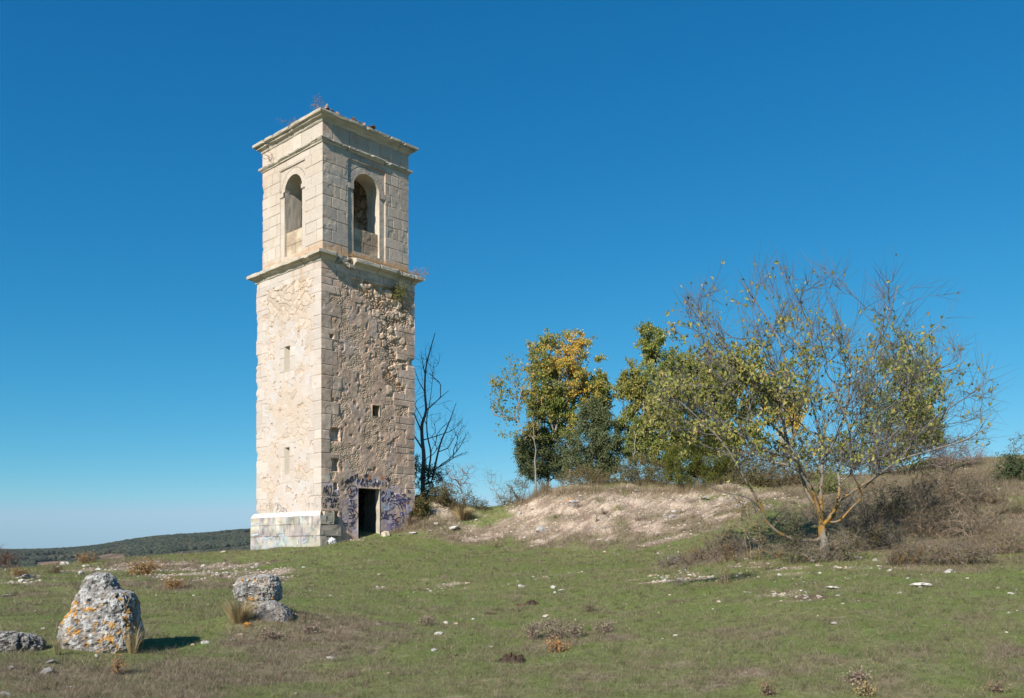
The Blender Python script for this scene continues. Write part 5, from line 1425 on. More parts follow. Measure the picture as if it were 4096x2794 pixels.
# dead tree in the shade of the tower
def dead_tree():
    d = 40.2; sk = Skel(80); r = np.random.default_rng(81)
    def D4(x, y): return (1600 + x / 1.864, 1300 + y / 1.864)
    x = (D4(170, 1225)[0] - CX) / F * d; base = np.array([x, d, float(terr(x, d)) - .1])
    def add(pts, d0, d1, r0, r1):
        L = limb([D4(*p) for p in pts], d0, d1)
        if not sk.P: L[0] = base; sk.path(L, rad=(r0, r1))
        else: sk.path(L[1:], sk.nearest(L[0]), (r0, r1))
    add([(170, 1240), (172, 1100), (178, 980), (165, 850), (165, 740), (195, 640), (185, 500), (192, 330), (225, 190), (262, 60)], d, d, .15, .02)
    add([(170, 930), (140, 880), (90, 800), (50, 700), (20, 640)], d, d - .6, .06, .02)
    add([(165, 800), (120, 700), (100, 620), (130, 560)], d, d + .4, .05, .015)
    add([(195, 640), (240, 600), (300, 545), (365, 490)], d, d - .5, .045, .012)
    add([(192, 400), (170, 290), (155, 195)], d, d + .3, .03, .01)
    add([(185, 500), (140, 420), (110, 330)], d, d - .4, .03, .012)
    add([(172, 860), (205, 850), (300, 820), (400, 780), (470, 690)], d, d + .3, .04, .01)
    add([(210, 1220), (212, 1100), (230, 960), (205, 830), (200, 700), (225, 560), (245, 380)], d + .5, d + .6, .07, .012)
    add([(225, 1220), (255, 1080), (300, 890), (345, 780), (385, 680), (415, 590)], d + .3, d, .075, .012)
    add([(255, 1080), (330, 1040), (420, 980), (500, 950)], d + .2, d - .4, .045, .010)
    add([(290, 1050), (370, 1000), (440, 920), (490, 830), (510, 800)], d + .2, d + .3, .035, .010)
    add([(330, 960), (400, 850), (425, 790)], d + .2, d + .1, .03, .01)
    n0 = len(sk.P)
    T = sample_crown(230, [(1690, 1560, 80, 160, 2), (1780, 1720, 90, 130, 2), (1830, 1760, 60, 90, 1), (1720, 1440, 40, 80, .8), (1660, 1660, 40, 120, 1)], d, 82)
    sk.grow(T[np.argsort(np.linalg.norm(T - base, axis=1))], step=.2, ang=2.2, wander=.1, lo=4)
    rad = sk.radii(.0075, .4)
    tw, sites = twigs(sk, rad, 83, per=1, L=.35, r0=.004, lo=n0, maxr=.012, spread=.6)
    rad = rad * .72
    plant('dead_tree', 'dead leafless tree with dark twisted stems in the shade behind the tower', 'tree', base, sk, rad, (bark_col((.14, .12, .10)), bark_col((.14, .12, .10))), tw, None, None, split_r=.028)
dead_tree()

# ---- shrubs: many stems from one stool
def shrub(label, base_px, d, ells, n, seed, nleaf=0, leaf=.03, pal=GREEN_L, stem=(.16, .13, .11), nst=9, tip=.004, lichen=0, twL=.22, group=None, name='shrub', cat='shrub', base=None, per=2, droop=.2, depth=.9, leafmat=None, lich_h=.7):
    r = np.random.default_rng(seed)
    if base is None:
        if d is None: base = ground_at(*base_px); d = base[1]
        else: x = (base_px[0] - CX) / F * d; base = np.array([x, d, float(terr(x, d))])
    base = base - np.array([0, 0, .03])
    T = sample_crown(n, ells, d, seed, depth, .2)
    gz = terr(T[:, 0], T[:, 1]); T[:, 2] = np.maximum(T[:, 2], gz + .05)
    sk = Skel(seed)
    c = T.mean(0); wid = T[:, :2].std(0).mean()
    for k in range(nst):
        off = np.array([r.normal(0, wid * .35), r.normal(0, wid * .3), 0]); b = base + off; b[2] = float(terr(b[0], b[1])) - .03
        t = T[r.integers(0, len(T))]
        q = b * .55 + t * .45; q[2] = max(q[2], b[2] + .15)
        u = np.linspace(0, 1, 5)[:, None]
        sk.path(b * (1 - u) + q * u + r.normal(0, .02, (5, 3)) * (u > 0))
    sk.grow(T[np.argsort(np.linalg.norm(T - base, axis=1))], step=.14, ang=1.3, wander=.14)
    rad = np.minimum(sk.radii(tip, .36), .0095 if tip < .0042 else (.013 if tip < .0052 else .022))
    tw, sites = twigs(sk, rad, seed + 1, per=per, L=twL, r0=tip * .6, maxr=tip * 2.4, spread=1.0, up=.15)
    sp = [dict(pos=pick(r, sites, nleaf, .03), size=leaf, pal=pal, seed=seed + 2, droop=droop)] if nleaf else None
    return plant(name, label, cat, base, sk, rad, (bark_col(stem, lichen, lich_h, base[2]),) * 2, tw, sp, group, names=('stems', 'stems', 'leaves'), leafmat=leafmat)
THORN = (.20, .165, .14)
BRN_L = [(.24, .17, .08), (.18, .13, .065), (.14, .13, .05)]
shrub('rosehip shrub with bare pinkish twigs to the right of the dead tree', (1835, 2010), 37.2, [(1800, 1900, 60, 50, 2), (1860, 1910, 60, 60, 2), (1830, 1960, 70, 40, 1)], 170, 101, nleaf=500, leaf=.045, pal=[(.12, .13, .05), (.22, .12, .07), (.10, .11, .05)], stem=(.27, .21, .19), nst=6, tip=.0055)
shrub('dry brown-leaved bush on the rubble just right of the tower', (1780, 2050), 36.2, [(1775, 1985, 55, 50, 2), (1725, 1980, 40, 40, 1.2), (1810, 2025, 60, 35, 1.2)], 260, 103, nleaf=5200, leaf=.05, pal=[(.15, .12, .05), (.19, .14, .07), (.10, .10, .035)], stem=(.17, .12, .08), tip=.005)
shrub('bramble with green and rusty leaves against the right foot of the tower', (1685, 2100), 35.25, [(1680, 2030, 32, 55, 2), (1665, 2080, 30, 25, 1), (1700, 2080, 30, 25, .7)], 130, 105, nleaf=3600, leaf=.06, pal=[(.11, .12, .035), (.15, .13, .05), (.22, .12, .04), (.08, .10, .03)], stem=(.15, .11, .07), tip=.005)
shrub('dark evergreen shrub at the foot of the dead tree', (1690, 1990), 39.0, [(1680, 1900, 35, 60, 2), (1730, 1910, 40, 50, 2), (1655, 1850, 25, 40, .8)], 130, 107, nleaf=3600, leaf=.06, pal=HOLM_L, stem=(.08, .07, .06), tip=.005, leafmat=M_dark_leaf)
shrub('low dark bramble on the slope right of the dry grass tuft', (1910, 2055), 37.0, [(1910, 2020, 40, 25, 2), (1880, 1995, 40, 25, 1), (1940, 2045, 20, 18, .6)], 90, 109, nleaf=1500, leaf=.045, pal=HOLM_L + [(.16, .12, .05)], stem=(.12, .09, .07), tip=.005)
shrub('thin arching wild rose in the gap left of the mound trees', (2010, 2030), 37.5, [(1990, 1940, 50, 60, 1), (1960, 1900, 30, 40, .6), (2020, 1980, 30, 40, .8)], 50, 111, nleaf=160, leaf=.045, stem=(.22, .19, .15), nst=4, tip=.005)
shrub('leafy little bush at the left end of the mound crest', (2060, 2000), 37.0, [(2070, 1960, 50, 45, 2), (2030, 2000, 50, 25, 1), (2090, 1930, 30, 30, .7)], 130, 113, nleaf=1500, leaf=.045, pal=[(.15, .15, .06), (.18, .14, .07), (.11, .12, .05)], stem=(.2, .16, .12), tip=.005)
shrub('brown dried bush beside the slender tree on the mound crest', (2180, 1985), 36.8, [(2180, 1965, 30, 30, 1)], 60, 115, nleaf=900, leaf=.04, pal=BRN_L, stem=(.17, .11, .08))
shrub('tangle of low brush with yellow lichen under the holm oak', (2360, 1950), 37.6, [(2330, 1910, 110, 45, 2), (2420, 1925, 60, 30, 1)], 380, 117, nleaf=5500, leaf=.05, pal=[(.15, .14, .06), (.20, .15, .07), (.10, .10, .04)], stem=(.24, .18, .12), lichen=.18, lich_h=3)
shrub('lichen-yellow tangle of stems under the tall green tree', (2560, 1950), 37.2, [(2560, 1880, 90, 70, 2), (2640, 1900, 80, 50, 2), (2500, 1900, 50, 40, 1)], 460, 119, nleaf=7500, leaf=.055, pal=[(.12, .12, .04), (.16, .13, .06), (.09, .10, .035)], stem=(.24, .19, .13), lichen=.22, lich_h=3)
shrub('rusty leafed bush on the mound behind the left elm limb', (2990, 1960), 34.6, [(2990, 1880, 90, 80, 2), (3050, 1930, 80, 50, 2), (2940, 1930, 60, 40, 1)], 460, 121, nleaf=8000, leaf=.055, pal=[(.14, .13, .05), (.19, .14, .06), (.10, .11, .04)], stem=(.21, .17, .13), lichen=.1, lich_h=3)
shrub('grey thicket on the slope between elm trunk and mound', (3150, 1960), 33.5, [(3140, 1880, 90, 90, 2), (3230, 1920, 90, 60, 2)], 460, 123, nleaf=4500, leaf=.055, pal=[(.13, .12, .05), (.17, .13, .06)], stem=(.20, .165, .13), lichen=.1, lich_h=3)
shrub('green-leaved bush right behind the elm fork', (3290, 2000), 31.0, [(3320, 1930, 60, 50, 2), (3280, 1960, 50, 35, 1)], 120, 125, nleaf=1500, leaf=.06, pal=GREEN_L, stem=(.18, .15, .12))
shrub('rust-brown leafless bush high on the right slope behind the elm', (3640, 1880), 33.5, [(3600, 1780, 100, 90, 2), (3690, 1770, 100, 90, 2), (3540, 1840, 80, 60, 1)], 700, 127, nleaf=5200, leaf=.05, pal=[(.16, .10, .05), (.12, .10, .045), (.20, .12, .06)], stem=(.17, .125, .10), tip=.005)
shrub('purplish bare bush on the skyline right of the dark tree', (3800, 1860), 33.0, [(3800, 1800, 70, 60, 2), (3880, 1810, 70, 45, 2), (3760, 1850, 60, 30, 1)], 420, 129, nleaf=900, leaf=.04, pal=BRN_L, stem=(.24, .185, .17), tip=.005)
shrub('scrubby dark bush with green leaves right of the elm trunk', (3560, 2080), 26.5, [(3560, 2000, 70, 70, 2), (3620, 2040, 60, 50, 1.4), (3500, 2060, 60, 40, 1.2)], 420, 131, nleaf=2600, leaf=.05, pal=[(.09, .10, .035), (.12, .11, .05)], stem=(.15, .125, .11))
shrub('upright thorn bush with dark stems in the middle of the bare thicket', (3740, 2170), 24.2, [(3740, 1980, 120, 140, 2), (3690, 2110, 110, 80, 2), (3810, 2070, 100, 100, 2)], 850, 133, nleaf=1500, leaf=.04, pal=BRN_L + [(.1, .11, .04)], stem=(.25, .185, .13), nst=18, tip=.0036)
shrub('grey bare thorn bush at the right of the thicket', (3900, 2210), 22.8, [(3890, 2000, 130, 130, 2), (3860, 2130, 110, 90, 2), (3970, 2140, 80, 70, 2)], 620, 135, nleaf=1300, leaf=.04, pal=BRN_L, stem=(.27, .205, .15), nst=20, tip=.0034)
shrub('low grey thorn bush running out of the right edge of the picture', (4040, 2230), 21.6, [(4030, 2170, 90, 60, 2), (4100, 2150, 80, 70, 2), (3960, 2210, 70, 30, 1)], 520, 137, nleaf=1000, leaf=.035, pal=BRN_L, stem=(.27, .205, .15), nst=18, tip=.0034)
shrub('dark shaded thorn bush close beside the elm trunk', (3440, 2210), 23.0, [(3430, 2070, 90, 110, 2), (3510, 2120, 100, 90, 2), (3560, 2180, 70, 50, 2)], 560, 139, nleaf=2200, leaf=.04, pal=[(.09, .09, .035), (.12, .10, .05)], stem=(.16, .135, .12), nst=12, lichen=.06)
shrub('low thorn bush speckled with orange lichen at the front of the thicket', (3660, 2260), 20.6, [(3640, 2215, 70, 40, 2), (3720, 2200, 80, 45, 2), (3580, 2230, 50, 25, 1)], 520, 141, nleaf=900, leaf=.035, pal=BRN_L, stem=(.22, .18, .14), nst=12, lichen=.10, lich_h=.40)
shrub('tangled thorn bush with orange twigs at the front right of the thicket', (3850, 2255), 20.4, [(3830, 2205, 80, 40, 2), (3920, 2215, 70, 35, 2), (3780, 2225, 50, 25, 1)], 500, 143, nleaf=900, leaf=.035, pal=BRN_L, stem=(.23, .19, .155), nst=12, lichen=.07, lich_h=.35)
shrub('little green-leaved shrub left of the elm trunk under the low limb', (3170, 2230), 21.7, [(3170, 2110, 45, 60, 2), (3200, 2160, 40, 50, 1), (3140, 2170, 30, 40, .8)], 150, 145, nleaf=1500, leaf=.04, pal=[(.085, .10, .035), (.11, .11, .045), (.07, .085, .03)], stem=(.15, .125, .10))
shrub('sparse leaning shrub with lichen stems below the long low limb', (3010, 2215), 22.3, [(3000, 2060, 80, 100, 2), (2940, 2020, 60, 70, 1), (3040, 2120, 50, 70, 1)], 190, 147, nleaf=260, leaf=.04, stem=(.26, .21, .15), nst=6, lichen=.2, lich_h=3)
shrub('dead twiggy bush bright with orange lichen left of the elm', (2900, 2270), 19.6, [(2890, 2160, 80, 70, 2), (2840, 2200, 80, 45, 1.5), (2940, 2210, 50, 50, 1.2), (2780, 2215, 50, 30, .8)], 400, 149, nleaf=120, leaf=.03, pal=BRN_L, stem=(.20, .155, .12), nst=12, lichen=.14, lich_h=3)
shrub('low grey twigs in front of the lichen-covered bush', (2720, 2270), 20.0, [(2720, 2240, 70, 22, 2), (2650, 2250, 40, 16, 1)], 130, 151, nleaf=120, leaf=.03, pal=BRN_L, stem=(.22, .18, .15), nst=10, lichen=.05)
shrub('fallen lichen-crusted branch arching over the stones by the elm', (3060, 2250), 20.6, [(3060, 2210, 70, 16, 2), (3110, 2220, 30, 14, 1)], 60, 153, nleaf=0, stem=(.28, .22, .15), nst=4, lichen=.16, lich_h=3)
shrub('dark green oak bush on the right skyline', (4040, 1935), 30.2, [(4050, 1870, 45, 60, 2), (4010, 1900, 40, 40, 1), (4085, 1900, 40, 50, 1.4)], 150, 155, nleaf=4800, leaf=.055, pal=[(.050, .075, .026), (.065, .09, .03), (.04, .06, .022)], stem=(.12, .10, .08), leafmat=M_dark_leaf)
shrub('thin sapling with a few leaves above the dark oak bush', (4075, 1900), 31.0, [(4075, 1780, 18, 50, 2), (4050, 1810, 30, 30, 1)], 40, 157, nleaf=140, leaf=.06, pal=[(.16, .15, .06), (.12, .12, .05)], stem=(.18, .15, .13), nst=2)
shrub('yellowish small bush in the grass at the right edge', (4060, 2060), 26.0, [(4060, 2030, 50, 25, 2), (4010, 2040, 30, 18, 1)], 80, 159, nleaf=500, leaf=.035, pal=[(.22, .19, .06), (.16, .14, .05)], stem=(.2, .16, .12))
shrub('reddish bush at the left edge of the picture behind the crest', (30, 2290), 33, [(30, 2245, 50, 35, 2), (0, 2225, 40, 40, 1)], 100, 161, nleaf=700, leaf=.05, pal=[(.16, .075, .05), (.12, .07, .045)], stem=(.16, .09, .07), tip=.005)

shrub('dense brown brush filling the gap under the juniper and the elm limb', (2900, 1960), 35.2, [(2880, 1900, 120, 60, 2), (3000, 1860, 110, 90, 2)], 420, 165, nleaf=6500, leaf=.06, pal=[(.17, .15, .06), (.22, .16, .08), (.11, .12, .045)], stem=(.17, .13, .10))
shrub('dark brush on the crest behind the elm fork', (3250, 1930), 35.0, [(3200, 1840, 130, 90, 2), (3350, 1830, 110, 90, 2)], 480, 167, nleaf=7000, leaf=.06, pal=[(.13, .13, .05), (.19, .15, .07), (.09, .10, .04)], stem=(.16, .13, .11))
shrub('brown brush on the crest right of the elm fork', (3460, 1900), 34.6, [(3450, 1800, 100, 90, 2), (3520, 1850, 80, 60, 1)], 360, 169, nleaf=4500, leaf=.055, pal=[(.18, .13, .07), (.12, .12, .05)], stem=(.18, .14, .11))

shrub('low tangle of grey twigs and dry leaves round the foot of the elm', (3330, 2246), 21.5, [(3290, 2200, 110, 40, 2), (3380, 2180, 80, 55, 2), (3230, 2215, 60, 30, 1)], 330, 171, nleaf=1800, leaf=.04, pal=[(.16, .13, .06), (.20, .15, .08), (.11, .11, .045)], stem=(.24, .20, .165), nst=14, tip=.0036, lichen=.05)
shrub('tall brown brush standing behind the thorn bushes on the right', (3800, 2050), 27.5, [(3780, 1960, 140, 80, 2), (3920, 1950, 120, 80, 2), (3650, 1990, 90, 70, 1.5)], 620, 173, nleaf=3200, leaf=.045, pal=[(.19, .14, .08), (.14, .11, .06), (.12, .12, .05)], stem=(.22, .17, .135), nst=16, tip=.004)
# ------------------------------------------------------------------ boulders and stones
M_rock = material('limestone_rock', .93, noise_scale=22, noise_amt=.30, bump=.8, bump_scale=26, bump_dist=.03, spec=.1)
def rock_col(v, seed, lich=.0, white=.5, warm=.0, s=1.0, hgt=None):
    x, y, z = (v * s).T
    a = fbm(x * 4, y * 4, z * 4, seed, 6, .68); b = fbm(x * 9, y * 9, z * 9, seed + 5, 5, .65)
    n = len(v); T = lambda c: np.tile(np.asarray(c, float), (n, 1))
    c = lerp(T((.19, .175, .158)), T((.31, .29, .265)), np.clip(.5 + 1.1 * a, 0, 1))
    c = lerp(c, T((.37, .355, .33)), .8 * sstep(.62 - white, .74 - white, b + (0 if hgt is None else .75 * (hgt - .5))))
    c = lerp(c, T((.46, .34, .24)), warm * sstep(.0, .4, fbm(x * 4, y * 4, z * 4, seed + 9, 3)))
    c = lerp(c, T((.13, .12, .11)), .42 * sstep(.34, .50, fbm(x * 17 + 3, y * 17, z * 17, seed + 11, 4, .6)))
    if lich > 0:
        lich = lich + (0 if hgt is None else -.30 * np.abs(hgt - .55))
        m = sstep(.70 - lich, .78 - lich, fbm(x * 13, y * 13, z * 13, seed + 13, 5, .65) + .40 * fbm(x * 2.2, y * 2.2, z * 2.2, seed + 15, 2))
        c = lerp(c, T((.46, .235, .05)), m * .9)
        c = lerp(c, T((.47, .455, .43)), sstep(.26, .34, fbm(x * 15, y * 15, z * 15, seed + 17, 2)) * .85)
    return c
def boulder(name, label, rows, conv, base_py, depth_ratio, seed, cat='boulder', lich=.3, white=.4, warm=.1, amp=.05, n=2.7, d=None, group=None, sink=.12, twist=.0):
    """a rock from its outline seen at true distance, given real depth and a broken surface"""
    R = np.array([(*conv(a, y), *conv(b, y)) for y, a, b in rows])      # px left, py, px right, py
    cx0 = (R[:, 0] + R[:, 2]).mean() / 2
    if d is None: d = ground_at(cx0, base_py)[1]
    dc = d + (R[:, 2] - R[:, 0]).max() / F * d * depth_ratio * .45
    zz = (YH - R[:, 1]) / F * dc; xl = (R[:, 0] - CX) / F * dc; xr = (R[:, 2] - CX) / F * dc
    base = np.array([(xl + xr).mean() / 2, d, float(terr((xl + xr).mean() / 2, d))])
    o = np.argsort(zz); zz, xl, xr = zz[o], xl[o], xr[o]
    zz = np.concatenate([[min(zz[0], base[2]) - sink], zz]); xl = np.concatenate([[xl[0]], xl]); xr = np.concatenate([[xr[0]], xr])
    W = (xr - xl).max(); D = W * depth_ratio
    NT, NA = 190, 300
    t = np.linspace(0, 1, NT); Z = zz[0] + (zz[-1] - zz[0]) * t
    L = np.interp(Z, zz, xl); Rr = np.interp(Z, zz, xr)
    cap = np.sqrt(np.clip(1 - np.clip((t - .93) / .07, 0, 1) ** 2, 0, 1)); cap[-1] = 0
    hw = (Rr - L) / 2 * cap; cx = (L + Rr) / 2
    dep = D / 2 * (hw / (W / 2)) ** .65
    a = np.linspace(0, 2 * math.pi, NA, endpoint=False)
    ca, sa = np.cos(a), np.sin(a)
    sx = np.sign(ca) * np.abs(ca) ** (2 / n); sy = np.sign(sa) * np.abs(sa) ** (2 / n)
    X = cx[:, None] + hw[:, None] * sx[None]; Y = dc + dep[:, None] * sy[None] + twist * (Z[:, None] - zz[0]); Zg = np.repeat(Z[:, None], NA, 1)
    P = np.stack([X, Y, Zg], -1).reshape(-1, 3)
    nrm = unit(np.stack([np.tile(ca, (NT, 1)), np.tile(sa, (NT, 1)), np.repeat(np.clip((t[:, None] - .85) * 5, 0, 1), NA, 1)], -1).reshape(-1, 3))
    x, y, z = P.T
    f1 = fbm(x * 3, y * 3, z * 3, seed, 4); rid = 1 - np.abs(fbm(x * 5, y * 5, z * 4, seed + 3, 3)) * 2.2
    r2 = np.abs(fbm(x * 8, y * 8, z * 7, seed + 8, 4, .6))
    disp = amp * .8 * f1 - amp * .5 * np.clip(rid - .5, 0, 1) + amp * .6 * np.minimum(r2, .5) + amp * .45 * fbm(x * 18, y * 18, z * 18, seed + 4, 4, .65)
    pit = sstep(.30, .5, fbm(x * 20, y * 20, z * 20, seed + 6, 3)) + .8 * sstep(.07, .0, r2); disp -= amp * .35 * pit
    P = P + nrm * disp[:, None]
    q = grid_quads(NT, NA)[:0]
    I, J = np.meshgrid(np.arange(NT - 1), np.arange(NA), indexing='ij'); J2 = (J + 1) % NA
    q = np.stack([I * NA + J, I * NA + J2, (I + 1) * NA + J2, (I + 1) * NA + J], -1).reshape(-1, 4)
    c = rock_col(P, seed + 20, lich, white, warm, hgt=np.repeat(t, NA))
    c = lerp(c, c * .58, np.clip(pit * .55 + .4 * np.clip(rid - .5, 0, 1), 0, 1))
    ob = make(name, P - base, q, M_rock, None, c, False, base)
    return tag(ob, label, cat, group)
def c8(x, y): return (x / 1.66, 1980 + y / 1.66)
boulder('boulder', 'tall pointed grey boulder spotted with orange lichen standing upright in the grass', [(522, 625, 738), (540, 598, 752), (575, 572, 765), (605, 560, 772), (628, 550, 790), (648, 542, 866), (700, 520, 893), (760, 498, 903), (830, 452, 920), (900, 425, 932), (960, 415, 937), (1010, 414, 925), (1065, 425, 880)], c8, 2612, .72, 701, lich=.44, white=.24, amp=.038)
boulder('boulder', 'squat pale boulder balanced above a smaller rock on a dry hummock', [(524, 1655, 1770), (545, 1590, 1822), (585, 1568, 1846), (640, 1562, 1860), (690, 1588, 1852), (735, 1625, 1800), (790, 1640, 1770)], c8, 2458, .85, 711, lich=.16, white=.26, warm=.4, amp=.05)
boulder('boulder', 'rounded whitish rock half sunk in dry grass under the squat boulder', [(704, 1765, 1830), (722, 1735, 1870), (755, 1710, 1905), (800, 1692, 1935), (850, 1690, 1945)], c8, 2486, .9, 721, lich=.0, white=.34, amp=.035)
boulder('boulder', 'low dark pitted boulder cut off by the left edge of the picture', [(908, -60, 150), (930, -90, 212), (962, -110, 252), (1005, -110, 262), (1050, -100, 250), (1090, -90, 240)], c8, 2612, .7, 731, lich=.0, white=.05, amp=.06)

def stone_mesh(seed, sub=3, flat=.6, amp=.5):
    v, f = ICO[sub]; r = np.random.default_rng(seed)
    p = v.copy()
    for _ in range(9):                                  # planes knocked off the pebble
        n = unit(r.normal(0, 1, 3)); h = r.uniform(.45, .8); dd = p @ n
        p = p - np.outer(np.maximum(dd - h, 0) * .92, n)
    p = p * (1 + .12 * fbm(v[:, 0] * 2.2, v[:, 1] * 2.2, v[:, 2] * 2.2 + seed, seed, 3))[:, None]
    p = p * np.array([1, r.uniform(.6, .95), flat * r.uniform(.8, 1.15)])
    return p / np.abs(p[:, 0]).max(), f
STONES = {}
def stone_data(kind, k):
    if (kind, k) not in STONES:
        flat = {'white': .55, 'flat': .22, 'tan': .55, 'grey': .55, 'block': .75, 'orange': .7, 'brick': .4}[kind]
        v, f = stone_mesh(900 + 31 * k + len(kind), 3, flat)
        base = {'white': (.60, .565, .50), 'flat': (.58, .545, .48), 'tan': (.52, .40, .28), 'grey': (.42, .40, .37), 'block': (.58, .49, .36), 'orange': (.48, .30, .16), 'brick': (.36, .14, .08)}[kind]
        n1 = fbm(v[:, 0] * 2, v[:, 1] * 2, v[:, 2] * 2 + k, 950 + k, 4)
        c = np.asarray(base) * (1 + .40 * n1[:, None])
        c = lerp(c, np.broadcast_to(np.array([.24, .22, .19]), c.shape), .8 * sstep(.22, .55, fbm(v[:, 0] * 3, v[:, 1] * 3, v[:, 2] * 3, 960 + k, 3)))
        if kind == 'orange': c = lerp(c, np.broadcast_to(np.array([.52, .23, .04]), c.shape), sstep(-.1, .2, fbm(v[:, 0] * 2, v[:, 1] * 2, v[:, 2] * 2, 970 + k, 3)))
        o = make('stone', v, f, M_rock, None, c, False)
        STONES[(kind, k)] = o.data
        bpy.data.objects.remove(o)
    return STONES[(kind, k)]
srng = np.random.default_rng(77)
def stone(px, py, wpx, kind, label, cat='stone', group=None, k=None, hs=1.0, name='stone'):
    p = ground_at(px, py); w = wpx / F * p[1] / 2
    me = stone_data(kind, int(srng.integers(0, 6)) if k is None else k)
    o = bpy.data.objects.new(name, me); scene.collection.objects.link(o)
    z = float(terr(p[0], p[1] + w * .6))
    o.scale = (w, w * srng.uniform(.8, 1.1), w * hs * srng.uniform(.85, 1.15))
    o.location = (p[0], p[1] + w * .6, z + w * .12 * hs)
    o.rotation_euler = (srng.normal(0, .12), srng.normal(0, .12), srng.uniform(0, 6.28) if kind not in ('flat', 'block') else srng.normal(0, .25))
    return tag(o, label, cat, group)
